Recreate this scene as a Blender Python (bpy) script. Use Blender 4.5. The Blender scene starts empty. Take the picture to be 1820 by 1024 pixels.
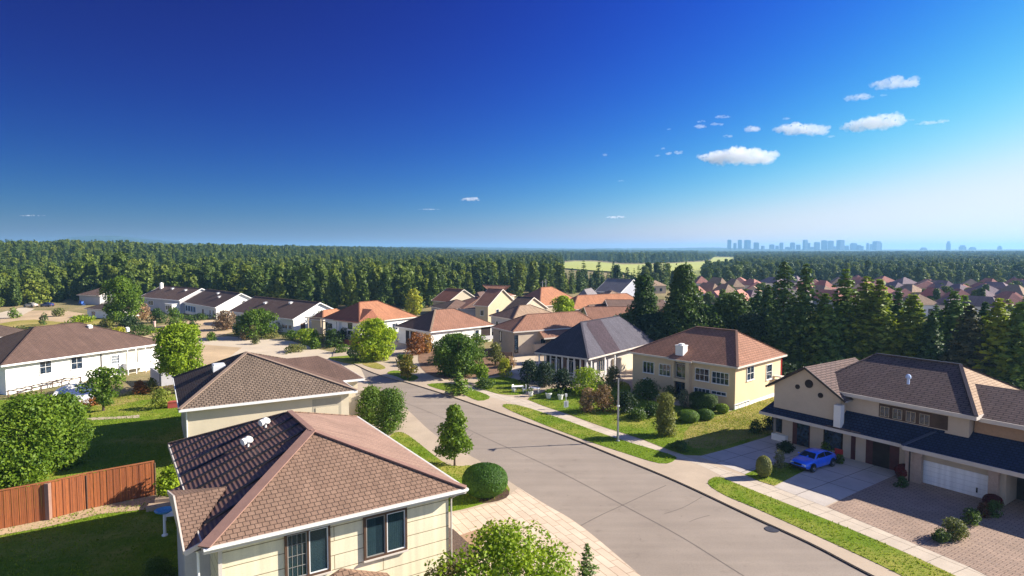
import bpy, math, random
import numpy as np
from mathutils import Vector, noise
from mathutils.geometry import tessellate_polygon
R = math.radians
C = bpy.context.scene.collection
F, CU, CV, CAMH, V0 = 1130.0, 910.0, 512.0, 20.0, 444.0
PITCH = math.atan((CV - V0) / F)

# ------------------------------------------------------------------ placement
def P(u, v, z=0.0):
    x = (u - CU) / F; y = (v - CV) / F
    dy = math.cos(PITCH) - y * math.sin(PITCH)
    dz = -math.sin(PITCH) - y * math.cos(PITCH)
    t = (z - CAMH) / dz
    return Vector((x * t, dy * t, z))
def proj(p):
    x, y, z = p[0], p[1], p[2] - CAMH
    f = y * math.cos(PITCH) - z * math.sin(PITCH)
    up = y * math.sin(PITCH) + z * math.cos(PITCH)
    return CU + F * x / f, CV - F * up / f
def height_to(p, v):
    """height above p at which the image row v is met"""
    y = (v - CV) / F
    r = (-math.sin(PITCH) - y * math.cos(PITCH)) / (math.cos(PITCH) - y * math.sin(PITCH))
    return CAMH + r * p[1] - p[2]
def sstep(a, b, x):
    t = max(0.0, min(1.0, (x - a) / (b - a))); return t * t * (3 - 2 * t)
def lerp_tab(tab, x):
    if x <= tab[0][0]: return tab[0][1]
    for (a, fa), (b, fb) in zip(tab, tab[1:]):
        if x <= b: return fa + (fb - fa) * (x - a) / (b - a)
    return tab[-1][1]
def terrain(x, y):
    h = 14.0 * sstep(230, 700, y) * sstep(-60, -420, x)
    h += 5.0 * sstep(900, 2200, y) * (0.5 + 0.5 * math.sin(x * .0021 + 1.3) * math.cos(y * .0017))
    return h

# ------------------------------------------------------------------ materials
MATS = {}
def nt(name):
    m = bpy.data.materials.new(name); m.use_nodes = True
    t = m.node_tree; t.nodes.clear()
    o = t.nodes.new('ShaderNodeOutputMaterial')
    b = t.nodes.new('ShaderNodeBsdfPrincipled')
    t.links.new(b.outputs[0], o.inputs[0])
    MATS[name] = m
    return m, t, b, o
def N(t, kind, **kw):
    n = t.nodes.new(kind)
    for k, v in kw.items():
        if k in n.inputs: n.inputs[k].default_value = v
        else: setattr(n, k, v)
    return n
def mixc(t, fac, a, b, mode='MIX'):
    n = t.nodes.new('ShaderNodeMix'); n.data_type = 'RGBA'; n.blend_type = mode
    for s, v in ((0, fac), (6, a), (7, b)):
        if isinstance(v, bpy.types.NodeSocket): t.links.new(v, n.inputs[s])
        elif s == 0: n.inputs[0].default_value = v
        else: n.inputs[s].default_value = (*v[:3], 1)
    return n.outputs[2]
def ramp(t, src, lo, hi):
    n = t.nodes.new('ShaderNodeMapRange'); n.inputs[1].default_value = lo; n.inputs[2].default_value = hi
    t.links.new(src, n.inputs[0]); return n.outputs[0]
def coords(t, which='Object', rot=0, scale=(1, 1, 1)):
    tc = t.nodes.new('ShaderNodeTexCoord'); mp = t.nodes.new('ShaderNodeMapping')
    mp.inputs['Rotation'].default_value = (0, 0, rot); mp.inputs['Scale'].default_value = scale
    t.links.new(tc.outputs[which], mp.inputs[0]); return mp.outputs[0]
def bump(t, b, h, dist, strength=1.0):
    n = t.nodes.new('ShaderNodeBump'); n.inputs['Distance'].default_value = dist
    n.inputs['Strength'].default_value = strength
    t.links.new(h, n.inputs['Height']); t.links.new(n.outputs[0], b.inputs['Normal'])
def scl(c, k): return tuple(min(1, x * k) for x in c)

def plain(name, col, var=.14, scale=1.2, rough=.85, bmp=.004, metal=0, fine=18, spec=.3, coord='Object'):
    if name in MATS: return MATS[name]
    m, t, b, o = nt(name)
    co = coords(t, coord)
    n1 = N(t, 'ShaderNodeTexNoise', Scale=scale, Detail=6, Roughness=.65); t.links.new(co, n1.inputs[0])
    n2 = N(t, 'ShaderNodeTexNoise', Scale=fine, Detail=4, Roughness=.6); t.links.new(co, n2.inputs[0])
    c = mixc(t, ramp(t, n1.outputs[0], .3, .7), scl(col, 1 - var), scl(col, 1 + var))
    c = mixc(t, ramp(t, n2.outputs[0], .3, .7), c, scl(col, 1 - var * .8), 'MIX') if False else c
    mm = mixc(t, ramp(t, n2.outputs[0], .35, .65), (1 - var * .6,) * 3, (1 + var * .2,) * 3)
    c = mixc(t, 1.0, c, mm, 'MULTIPLY')
    t.links.new(c, b.inputs['Base Color'])
    b.inputs['Roughness'].default_value = rough; b.inputs['Metallic'].default_value = metal
    b.inputs['Specular IOR Level'].default_value = spec
    if bmp: bump(t, b, n2.outputs[0], bmp)
    return m

def shingle(name, c1, c2, mortar, w=.3, h=.2, gap=.02, var=.2, bmp=.02, offset=.5, patch=.12, rough=.9):
    """courses laid in the metre-scaled UVs of each roof plane"""
    if name in MATS: return MATS[name]
    m, t, b, o = nt(name)
    co = coords(t, 'UV')
    # small wobble keeps the courses from being ruler straight
    nw = N(t, 'ShaderNodeTexNoise', Scale=1.7, Detail=2); t.links.new(co, nw.inputs[0])
    sub = t.nodes.new('ShaderNodeVectorMath'); sub.operation = 'SCALE'; sub.inputs['Scale'].default_value = .022
    t.links.new(nw.outputs['Color'], sub.inputs[0])
    add = t.nodes.new('ShaderNodeVectorMath'); add.operation = 'ADD'
    t.links.new(co, add.inputs[0]); t.links.new(sub.outputs[0], add.inputs[1])
    br = N(t, 'ShaderNodeTexBrick', Scale=1.0); br.offset = offset
    br.inputs['Brick Width'].default_value = w; br.inputs['Row Height'].default_value = h
    br.inputs['Mortar Size'].default_value = gap; br.inputs['Mortar Smooth'].default_value = .3
    br.inputs['Bias'].default_value = 0
    br.inputs['Color1'].default_value = (*c1, 1); br.inputs['Color2'].default_value = (*c2, 1)
    br.inputs['Mortar'].default_value = (*mortar, 1)
    t.links.new(add.outputs[0], br.inputs[0])
    n1 = N(t, 'ShaderNodeTexNoise', Scale=.35, Detail=5, Roughness=.6); t.links.new(co, n1.inputs[0])
    n2 = N(t, 'ShaderNodeTexNoise', Scale=9, Detail=5, Roughness=.7); t.links.new(co, n2.inputs[0])
    k1 = mixc(t, ramp(t, n1.outputs[0], .3, .7), (1 - patch,) * 3, (1 + patch,) * 3)
    k2 = mixc(t, ramp(t, n2.outputs[0], .3, .7), (1 - var,) * 3, (1 + var,) * 3)
    c = mixc(t, 1.0, br.outputs[0], k1, 'MULTIPLY'); c = mixc(t, 1.0, c, k2, 'MULTIPLY')
    # rain streaks run down the slope
    ms = coords(t, 'UV', 0, (2.2, .12, 1)); n3 = N(t, 'ShaderNodeTexNoise', Scale=1.0, Detail=4); t.links.new(ms, n3.inputs[0])
    k3 = mixc(t, ramp(t, n3.outputs[0], .35, .7), (.86,) * 3, (1.08,) * 3)
    c = mixc(t, 1.0, c, k3, 'MULTIPLY')
    t.links.new(c, b.inputs['Base Color']); b.inputs['Roughness'].default_value = rough
    b.inputs['Specular IOR Level'].default_value = .25
    inv = t.nodes.new('ShaderNodeMath'); inv.operation = 'SUBTRACT'; inv.inputs[0].default_value = 1
    t.links.new(br.outputs['Fac'], inv.inputs[1])
    bump(t, b, inv.outputs[0], bmp)
    return m

def foliage(name, c1, c2, trans=.3, scale=.6, rough=.55, obj_var=.25):
    if name in MATS: return MATS[name]
    m, t, b, o = nt(name)
    g = t.nodes.new('ShaderNodeNewGeometry'); oi = t.nodes.new('ShaderNodeObjectInfo')
    n1 = N(t, 'ShaderNodeTexNoise', Scale=scale, Detail=2); t.links.new(coords(t), n1.inputs[0])
    c = mixc(t, g.outputs['Random Per Island'], c1, c2)
    k = mixc(t, ramp(t, n1.outputs[0], .35, .65), (.8, .84, .8), (1.25, 1.16, 1.0))
    c = mixc(t, 1.0, c, k, 'MULTIPLY')
    k = mixc(t, oi.outputs['Random'], (1 - obj_var, 1 - obj_var * .8, 1 - obj_var * .6), (1 + obj_var, 1 + obj_var * .7, 1))
    c = mixc(t, 1.0, c, k, 'MULTIPLY')
    t.links.new(c, b.inputs['Base Color']); b.inputs['Roughness'].default_value = rough
    b.inputs['Specular IOR Level'].default_value = .25
    tr = t.nodes.new('ShaderNodeBsdfTranslucent'); mx = t.nodes.new('ShaderNodeMixShader')
    cc = mixc(t, 1.0, c, (1.3, 1.35, .6), 'MULTIPLY')
    t.links.new(cc, tr.inputs[0]); mx.inputs[0].default_value = trans
    t.links.new(b.outputs[0], mx.inputs[1]); t.links.new(tr.outputs[0], mx.inputs[2]); t.links.new(mx.outputs[0], o.inputs[0])
    return m

def grassmat(name, g1, g2, dry, dryamt=.5, scale=.12):
    if name in MATS: return MATS[name]
    m, t, b, o = nt(name)
    co = coords(t)
    n1 = N(t, 'ShaderNodeTexNoise', Scale=scale, Detail=7, Roughness=.7); t.links.new(co, n1.inputs[0])
    n2 = N(t, 'ShaderNodeTexNoise', Scale=2.2, Detail=6, Roughness=.75); t.links.new(co, n2.inputs[0])
    n3 = N(t, 'ShaderNodeTexNoise', Scale=14, Detail=3, Roughness=.8); t.links.new(co, n3.inputs[0])
    c = mixc(t, ramp(t, n2.outputs[0], .3, .7), g1, g2)
    c = mixc(t, ramp(t, n1.outputs[0], dryamt, dryamt + .2), c, dry)
    k = mixc(t, ramp(t, n3.outputs[0], .3, .7), (.6, .6, .6), (1.3, 1.3, 1.2))
    c = mixc(t, 1.0, c, k, 'MULTIPLY')
    t.links.new(c, b.inputs['Base Color']); b.inputs['Roughness'].default_value = .95; b.inputs['Specular IOR Level'].default_value = .1
    bump(t, b, n3.outputs[0], .05)
    return m

def paving(name, c1, c2, joint, w, h, gap, rot, var=.12, offset=.0, bmp=.01, stain=.16):
    if name in MATS: return MATS[name]
    m, t, b, o = nt(name)
    co = coords(t, 'Object', -rot)
    br = N(t, 'ShaderNodeTexBrick', Scale=1.0); br.offset = offset
    br.inputs['Brick Width'].default_value = w; br.inputs['Row Height'].default_value = h
    br.inputs['Mortar Size'].default_value = gap; br.inputs['Mortar Smooth'].default_value = .2; br.inputs['Bias'].default_value = 0
    br.inputs['Color1'].default_value = (*c1, 1); br.inputs['Color2'].default_value = (*c2, 1); br.inputs['Mortar'].default_value = (*joint, 1)
    t.links.new(co, br.inputs[0])
    n1 = N(t, 'ShaderNodeTexNoise', Scale=.35, Detail=7, Roughness=.65); t.links.new(co, n1.inputs[0])
    n2 = N(t, 'ShaderNodeTexNoise', Scale=11, Detail=5, Roughness=.7); t.links.new(co, n2.inputs[0])
    c = mixc(t, 1.0, br.outputs[0], mixc(t, ramp(t, n1.outputs[0], .3, .7), (1 - stain,) * 3, (1 + stain * .6,) * 3), 'MULTIPLY')
    c = mixc(t, 1.0, c, mixc(t, ramp(t, n2.outputs[0], .3, .7), (1 - var,) * 3, (1 + var,) * 3), 'MULTIPLY')
    t.links.new(c, b.inputs['Base Color']); b.inputs['Roughness'].default_value = .9; b.inputs['Specular IOR Level'].default_value = .2
    inv = t.nodes.new('ShaderNodeMath'); inv.operation = 'SUBTRACT'; inv.inputs[0].default_value = 1
    t.links.new(br.outputs['Fac'], inv.inputs[1]); bump(t, b, inv.outputs[0], bmp)
    return m

def glassy(name, col, rough=.06, var=0, scale=3):
    if name in MATS: return MATS[name]
    m, t, b, o = nt(name)
    n1 = N(t, 'ShaderNodeTexNoise', Scale=scale, Detail=3); t.links.new(coords(t), n1.inputs[0])
    c = mixc(t, ramp(t, n1.outputs[0], .4, .62), scl(col, 1 - var), scl(col, 1 + var * 2))
    t.links.new(c, b.inputs['Base Color']); b.inputs['Roughness'].default_value = rough
    b.inputs['Specular IOR Level'].default_value = .8
    return m

# ------------------------------------------------------------------ mesh tools
class MB:
    def __init__(s): s.v = []; s.f = []; s.m = []; s.uv = []
    def face(s, pts, mat=0, uv=None):
        pts = [Vector(p) for p in pts]; i = len(s.v); s.v += [tuple(p) for p in pts]
        if uv is None:
            n = Vector((0, 0, 0))
            for a, b in zip(pts, pts[1:] + pts[:1]): n += Vector(((a.y - b.y) * (a.z + b.z), (a.z - b.z) * (a.x + b.x), (a.x - b.x) * (a.y + b.y)))
            n = n.normalized() if n.length > 1e-9 else Vector((0, 0, 1))
            h = Vector((0, 0, 1)).cross(n)
            h = h.normalized() if h.length > .02 else Vector((1, 0, 0))
            w = n.cross(h); uv = [(p.dot(h), p.dot(w)) for p in pts]
        s.f.append(tuple(range(i, i + len(pts)))); s.m.append(mat); s.uv.append(uv)
    def box(s, x0, y0, z0, x1, y1, z1, mat=0):
        a = [(x0, y0, z0), (x1, y0, z0), (x1, y1, z0), (x0, y1, z0), (x0, y0, z1), (x1, y0, z1), (x1, y1, z1), (x0, y1, z1)]
        for q in ((0, 3, 2, 1), (4, 5, 6, 7), (0, 1, 5, 4), (1, 2, 6, 5), (2, 3, 7, 6), (3, 0, 4, 7)): s.face([a[k] for k in q], mat)
        return s
    def beam(s, a, b, w, h, mat=0, drop=0.0):
        """rectangular bar from a to b, width w sideways, height h, lowered by drop"""
        a = Vector(a); b = Vector(b); d = (b - a).normalized()
        sd = d.cross(Vector((0, 0, 1))); sd = sd.normalized() if sd.length > .01 else Vector((1, 0, 0))
        up = sd.cross(d).normalized()
        q = []
        for p in (a, b):
            p = p - Vector((0, 0, drop))
            q += [p - sd * w / 2 - up * h / 2, p + sd * w / 2 - up * h / 2, p + sd * w / 2 + up * h / 2, p - sd * w / 2 + up * h / 2]
        for f in ((0, 1, 2, 3), (7, 6, 5, 4), (0, 4, 5, 1), (1, 5, 6, 2), (2, 6, 7, 3), (3, 7, 4, 0)): s.face([q[k] for k in f], mat)
        return s
    def tube(s, pts, rad, n=8, mat=0, cap=True):
        pts = [Vector(p) for p in pts]
        if not isinstance(rad, (list, tuple)): rad = [rad] * len(pts)
        rings = []
        for i, p in enumerate(pts):
            d = (pts[min(i + 1, len(pts) - 1)] - pts[max(i - 1, 0)]).normalized()
            a = d.orthogonal().normalized() if abs(d.z) < .9 else Vector((1, 0, 0)); bb = d.cross(a).normalized(); a = bb.cross(d)
            rings.append([p + (a * math.cos(2 * math.pi * k / n) + bb * math.sin(2 * math.pi * k / n)) * rad[i] for k in range(n)])
        for r0, r1 in zip(rings, rings[1:]):
            for k in range(n): s.face([r0[k], r0[(k + 1) % n], r1[(k + 1) % n], r1[k]], mat)
        if cap: s.face(rings[0][::-1], mat); s.face(rings[-1], mat)
        return s
    def lathe(s, prof, n=16, c=(0, 0, 0), mat=0):
        rings = [[(c[0] + r * math.cos(2 * math.pi * k / n), c[1] + r * math.sin(2 * math.pi * k / n), c[2] + z) for k in range(n)] for r, z in prof]
        for r0, r1 in zip(rings, rings[1:]):
            for k in range(n): s.face([r0[k], r0[(k + 1) % n], r1[(k + 1) % n], r1[k]], mat)
        return s
    def build(s, name, mats, parent=None, smooth=False, merge=False):
        me = bpy.data.meshes.new(name); me.from_pydata(s.v, [], s.f)
        if not isinstance(mats, (list, tuple)): mats = [mats]
        for m in mats: me.materials.append(m)
        ul = me.uv_layers.new(name='UVMap'); flat = [c for f in s.uv for p in f for c in p]
        ul.data.foreach_set('uv', flat)
        me.polygons.foreach_set('material_index', s.m)
        if merge:
            import bmesh
            bm = bmesh.new(); bm.from_mesh(me); bmesh.ops.remove_doubles(bm, verts=bm.verts, dist=1e-4); bm.to_mesh(me); bm.free()
        if smooth: me.polygons.foreach_set('use_smooth', [True] * len(me.polygons))
        me.update()
        o = bpy.data.objects.new(name, me); C.objects.link(o); o.parent = parent
        return o
def tag(o, label=None, cat=None, group=None, kind=None):
    for k, v in (('label', label), ('category', cat), ('group', group), ('kind', kind)):
        if v: o[k] = v
    return o
def empty(name, loc, rz=0, label=None, cat=None, group=None):
    o = bpy.data.objects.new(name, None); C.objects.link(o); o.location = loc; o.rotation_euler = (0, 0, rz)
    o.empty_display_size = .5
    return tag(o, label, cat, group)
def dup(root, loc, rz=0, sc=None, label=None, group=None):
    r = root.copy(); C.objects.link(r); r.location = loc; r.rotation_euler = (0, 0, rz)
    if sc: r.scale = sc
    if label: r['label'] = label
    if group: r['group'] = group
    for ch in list(root.children):
        c = ch.copy(); C.objects.link(c); c.parent = r
        for g in ch.children:
            d = g.copy(); C.objects.link(d); d.parent = c
    return r

def smooth_closed(pts, n=4):
    out = []; L = len(pts)
    for i in range(L):
        p0, p1, p2, p3 = (Vector(pts[(i + k - 1) % L]) for k in range(4))
        for j in range(n):
            t = j / n
            out.append(.5 * ((2 * p1) + (p2 - p0) * t + (2 * p0 - 5 * p1 + 4 * p2 - p3) * t * t + (3 * p1 - p0 - 3 * p2 + p3) * t ** 3))
    return out
def sheet(name, px, z, mat, smooth=0, base=None, kind='structure', label=None, pts=None):
    """flat area from ground points; base: extrude down to that height"""
    P3 = pts if pts is not None else [P(u, v, 0) for u, v in px]
    if smooth: P3 = smooth_closed(P3, smooth)
    P3 = [Vector((p.x, p.y, z)) for p in P3]
    mb = MB()
    for t in tessellate_polygon([P3]):
        a, b, c = (P3[k] for k in t)
        if (b - a).cross(c - a).z < 0: b, c = c, b
        mb.face([a, b, c])
    if base is not None:
        L = len(P3)
        for i in range(L):
            a, b = P3[i], P3[(i + 1) % L]
            mb.face([(a.x, a.y, base), (b.x, b.y, base), b, a])
    o = mb.build(name, mat); o['kind'] = kind
    return o, P3
def ribbon(name, pts, w, z, mat):
    mb = MB(); pts = [Vector((p.x, p.y, z)) for p in pts]; Ls = []
    for i, p in enumerate(pts):
        d = (pts[min(i + 1, len(pts) - 1)] - pts[max(i - 1, 0)]).normalized(); s = Vector((-d.y, d.x, 0)) * w / 2
        Ls.append((p - s, p + s))
    for (a, b), (c, d) in zip(Ls, Ls[1:]): mb.face([a, c, d, b])
    o = mb.build(name, mat); o['kind'] = 'structure'; return o
def open_smooth(pts, n=5):
    pts = [Vector(p) for p in pts]; out = []
    q = [pts[0]] + pts + [pts[-1]]
    for i in range(1, len(q) - 2):
        p0, p1, p2, p3 = q[i - 1:i + 3]
        for j in range(n):
            t = j / n
            out.append(.5 * ((2 * p1) + (p2 - p0) * t + (2 * p0 - 5 * p1 + 4 * p2 - p3) * t * t + (3 * p1 - p0 - 3 * p2 + p3) * t ** 3))
    out.append(pts[-1]); return out

# ------------------------------------------------------------------ palette
white = plain('white_stucco', (.80, .78, .72), .05, .8, .9, .003)
cream = plain('cream_stucco', (.62, .53, .38), .06, .7, .9, .003)
beige = plain('beige_stucco', (.68, .52, .32), .06, .5, .9, .003)
tanw = plain('tan_stucco', (.50, .41, .30), .08, .7, .9, .003)
greyw = plain('grey_stucco', (.46, .44, .44), .08, .7, .9, .003)
fasc = plain('painted_trim', (.62, .55, .47), .06, 2, .6, 0)
fascw = plain('white_trim', (.8, .78, .74), .05, 2, .6, 0)
darktrim = plain('dark_trim', (.035, .025, .025), .2, 2, .5, 0)
browntrim = plain('brown_trim', (.10, .055, .035), .2, 3, .5, 0)
black = plain('black_metal', (.018, .017, .02), .2, 3, .45, 0)
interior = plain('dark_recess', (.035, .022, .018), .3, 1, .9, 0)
glass = glassy('window_glass', (.02, .03, .045), .05, .5)
glass_pale = glassy('curtained_glass', (.20, .22, .24), .12, .35, 6)
bark = plain('bark', (.09, .065, .045), .3, 6, .95, .02)
concrete = plain('concrete', (.47, .37, .265), .12, .25, .9, .004, fine=14)
sidewalkm = paving('sidewalk_slabs', (.56, .47, .36), (.54, .45, .345), (.26, .21, .16), 1.6, 1.6, .025, R(118), .08)
steel = plain('galvanised_steel', (.33, .34, .36), .12, 4, .45, 0, .7)
mulch = plain('mulch', (.09, .05, .03), .4, 3, .95, .02, fine=30)
sand = plain('sandy_soil', (.50, .36, .21), .22, .12, .95, .02, fine=5)
palesand = plain('pale_concrete_yard', (.56, .46, .33), .12, .15, .9, .01, fine=6)
rock = plain('rock', (.34, .28, .22), .3, 3, .95, .05, fine=8)

# ------------------------------------------------------------------ world, camera, sun
sc = bpy.context.scene
w = bpy.data.worlds.new("World"); sc.world = w; w.use_nodes = True
wt = w.node_tree; bg = wt.nodes['Background']
SUN_EL, SUN_AZ = R(28), R(9)          # azimuth measured from +X towards +Y
sky = wt.nodes.new('ShaderNodeTexSky'); sky.sky_type = 'NISHITA'; sky.sun_disc = False
sky.sun_elevation = SUN_EL; sky.sun_rotation = R(90) - SUN_AZ
sky.altitude = 300; sky.air_density = 1.0; sky.dust_density = .35; sky.ozone_density = 5
# deepen the clear blue the way a contrasty exposure does: one response curve per channel
sep = wt.nodes.new('ShaderNodeSeparateColor'); cmb = wt.nodes.new('ShaderNodeCombineColor'); wt.links.new(sky.outputs[0], sep.inputs[0])
def wmath(op, a, b):
    n = wt.nodes.new('ShaderNodeMath'); n.operation = op; wt.links.new(a, n.inputs[0]); n.inputs[1].default_value = b; return n.outputs[0]
tcw = wt.nodes.new('ShaderNodeTexCoord'); sx = wt.nodes.new('ShaderNodeSeparateXYZ'); wt.links.new(tcw.outputs['Generated'], sx.inputs[0])
X_ = wmath('MINIMUM', sx.outputs[0], .62)      # the clear sky deepens away from the sun
for c_, (norm, e_, amp, k_) in enumerate(((4.85, 4.0, .52, 2.3), (5.04, 2.8, .37, 1.7), (5.48, 1.6, .66, 1.25))):
    v_ = wmath('MULTIPLY', wmath('POWER', wmath('DIVIDE', sep.outputs[c_], norm), e_), amp / .24)
    n_ = wt.nodes.new('ShaderNodeMath'); n_.operation = 'POWER'; n_.inputs[0].default_value = math.exp(k_); wt.links.new(X_, n_.inputs[1])
    n2_ = wt.nodes.new('ShaderNodeMath'); n2_.operation = 'MULTIPLY'; wt.links.new(v_, n2_.inputs[0]); wt.links.new(n_.outputs[0], n2_.inputs[1])
    cap_ = (.80, .87, .94)[c_] / .24             # soft shoulder towards the bright horizon
    q_ = wmath('POWER', wmath('ADD', wmath('POWER', wmath('DIVIDE', n2_.outputs[0], cap_), 2.0), 1.0), -.5)
    n3_ = wt.nodes.new('ShaderNodeMath'); n3_.operation = 'MULTIPLY'; wt.links.new(n2_.outputs[0], n3_.inputs[0]); wt.links.new(q_, n3_.inputs[1])
    v_ = wmath('MAXIMUM', n3_.outputs[0], (.002, .012, .08)[c_] / .24)
    # brightness added to the unseen sky behind the viewer, as fill light
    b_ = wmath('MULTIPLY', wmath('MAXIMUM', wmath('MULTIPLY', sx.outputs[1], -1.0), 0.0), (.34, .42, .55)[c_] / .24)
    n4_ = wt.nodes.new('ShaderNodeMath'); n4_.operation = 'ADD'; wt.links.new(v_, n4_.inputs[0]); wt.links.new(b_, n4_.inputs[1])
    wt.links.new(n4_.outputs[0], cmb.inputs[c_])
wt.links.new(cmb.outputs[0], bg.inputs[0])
bg.inputs[1].default_value = .12
sd = bpy.data.lights.new('sun', 'SUN'); sd.energy = 5.0; sd.angle = R(.5); sd.color = (1, .93, .82)
so = bpy.data.objects.new('sun', sd); C.objects.link(so)
sdir = Vector((math.cos(SUN_EL) * math.cos(SUN_AZ), math.cos(SUN_EL) * math.sin(SUN_AZ), math.sin(SUN_EL)))
so.rotation_euler = sdir.to_track_quat('Z', 'Y').to_euler(); so.location = (60, 0, 80)
cd = bpy.data.cameras.new('camera'); cam = bpy.data.objects.new('camera', cd); C.objects.link(cam)
cam.location = (0, 0, CAMH); cam.rotation_euler = (R(90) - PITCH, 0, 0)
cd.sensor_width = 36; cd.lens = 36 * F / 1820; cd.clip_end = 40000; cd.clip_start = .5
sc.camera = cam
sc.view_settings.view_transform = 'Standard'; sc.view_settings.look = 'None'; sc.view_settings.exposure = 1.15; sc.view_settings.gamma = 1
sc.cycles.use_denoising = True; sc.cycles.max_bounces = 9; sc.cycles.diffuse_bounces = 3
sc.cycles.transparent_max_bounces = 12; sc.cycles.volume_bounces = 8; sc.cycles.sample_clamp_indirect = 6

# ================================================================== GROUND
g_lawn = grassmat('lawn_grass', (.10, .175, .010), (.18, .25, .018), (.36, .32, .07), .47)
g_dry = grassmat('dry_lawn', (.22, .22, .04), (.30, .25, .06), (.42, .32, .12), .42)
g_base = grassmat('rough_ground', (.14, .15, .05), (.24, .20, .09), (.36, .27, .15), .42, .03)
asphalt = None
def mk_asphalt():
    m, t, b, o = nt('asphalt')
    co = coords(t)
    n1 = N(t, 'ShaderNodeTexNoise', Scale=.16, Detail=8, Roughness=.62); t.links.new(co, n1.inputs[0])
    n2 = N(t, 'ShaderNodeTexNoise', Scale=9, Detail=5, Roughness=.8); t.links.new(co, n2.inputs[0])
    c2 = coords(t, 'Object', -R(118), (.06, 1.1, 1)); n3 = N(t, 'ShaderNodeTexNoise', Scale=1, Detail=4); t.links.new(c2, n3.inputs[0])
    c = mixc(t, ramp(t, n1.outputs[0], .3, .7), (.27, .22, .175), (.33, .27, .215))
    c = mixc(t, 1.0, c, mixc(t, ramp(t, n2.outputs[0], .3, .7), (.86,) * 3, (1.12,) * 3), 'MULTIPLY')
    c = mixc(t, 1.0, c, mixc(t, ramp(t, n3.outputs[0], .35, .65), (.93,) * 3, (1.04,) * 3), 'MULTIPLY')
    n4 = N(t, 'ShaderNodeTexNoise', Scale=.55, Detail=9, Roughness=.75); t.links.new(co, n4.inputs[0])
    c = mixc(t, ramp(t, n4.outputs[0], .60, .68), c, (.17, .135, .105)) if False else mixc(t, 1.0, c, mixc(t, ramp(t, n4.outputs[0], .56, .72), (1.0,) * 3, (.78, .77, .76)), 'MULTIPLY')
    vo2 = N(t, 'ShaderNodeTexVoronoi', Scale=.9); t.links.new(co, vo2.inputs[0])
    c = mixc(t, ramp(t, vo2.outputs['Distance'], .02, .06), (.12, .10, .085), c)
    vo = t.nodes.new('ShaderNodeTexVoronoi'); vo.feature = 'DISTANCE_TO_EDGE'; vo.inputs['Scale'].default_value = .13
    nd = N(t, 'ShaderNodeTexNoise', Scale=.6, Detail=6); t.links.new(co, nd.inputs[0])
    mx = mixc(t, .6, co, nd.outputs['Color'], 'ADD'); t.links.new(mx, vo.inputs[0])
    t.links.new(c, b.inputs['Base Color']); b.inputs['Roughness'].default_value = .88; b.inputs['Specular IOR Level'].default_value = .25
    bump(t, b, n2.outputs[0], .01); return m
asphalt = mk_asphalt()
# ground sheet reaching to the horizon
def axis(lo, hi, fine0, fine1, step, grow):
    xs = [fine0]; s = step
    while xs[-1] < fine1: xs.append(xs[-1] + step)
    a = []; x = xs[-1]; s = step
    while x < hi: s *= grow; x += s; a.append(min(x, hi))
    b = []; x = fine0; s = step
    while x > lo: s *= grow; x -= s; b.append(max(x, lo))
    return b[::-1] + xs + a
gx = axis(-11000, 11000, -700, 700, 20, 1.25); gy = axis(-450, 11000, -60, 1300, 20, 1.25)
gv = [(x, y, terrain(x, y)) for y in gy for x in gx]; nx = len(gx)
gf = [(j * nx + i, j * nx + i + 1, (j + 1) * nx + i + 1, (j + 1) * nx + i) for j in range(len(gy) - 1) for i in range(nx - 1)]
me = bpy.data.meshes.new('ground'); me.from_pydata(gv, [], gf); me.materials.append(g_base)
me.polygons.foreach_set('use_smooth', [True] * len(me.polygons))
go = bpy.data.objects.new('ground', me); C.objects.link(go); go['kind'] = 'structure'

RL = [(585, 641), (622, 662), (650, 681), (716, 724), (766, 769), (812, 799), (860, 826), (902, 856), (964, 896), (1030, 936), (1135, 1024), (1250, 1130), (1500, 1400)]
RR = [(590, 637), (627, 647), (665, 664), (728, 682), (792, 702), (845, 720), (900, 739), (1000, 774), (1105, 816), (1206, 858), (1340, 921), (1440, 967), (1545, 1022), (1760, 1130), (2300, 1400)]
RLw = open_smooth([P(*q) for q in RL]); RRw = open_smooth([P(*q) for q in RR])
sheet('road', None, .004, asphalt, pts=RLw + RRw[::-1])
sheet('side_street', [(300, 652), (353, 601), (403, 598), (460, 601), (517, 606), (563, 620), (600, 628), (640, 652), (655, 684), (600, 700), (420, 668)], .008, palesand)
sheet('dirt_lot', [(0, 560), (60, 552), (115, 552), (152, 558), (128, 572), (60, 580), (0, 590)], .01, sand)
sheet('dirt_yard', [(195, 592), (240, 585), (300, 577), (345, 568), (420, 570), (414, 590), (380, 600), (353, 603), (330, 640), (250, 640), (215, 605)], .012, sand)
sheet('gravel_drive', [(300, 630), (353, 612), (430, 618), (400, 640), (340, 662), (296, 655)], .016, sand)
# right-hand pavement slab with its kerb step
slabR = RRw[:-12] + [P(2700, 1130), P(2700, 800), P(2000, 730), P(1500, 700), P(1330, 700), P(1120, 650), P(1000, 628), P(900, 630), P(760, 612), P(640, 604), P(596, 620)]
slabR = RRw + [P(3000, 1130), P(2700, 800), P(2000, 730), P(1500, 700), P(1330, 700), P(1120, 650), P(1000, 628), P(900, 630), P(760, 612), P(640, 604), P(596, 620)]
sheet('pavement', None, .12, concrete, base=-.05, pts=slabR)
slabL = RLw[:-6] + [P(1000, 1300), P(700, 1130), P(700, 950), P(640, 860), P(600, 790), P(560, 720)]
sheet('pavement', None, .12, concrete, base=-.05, pts=slabL)
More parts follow.
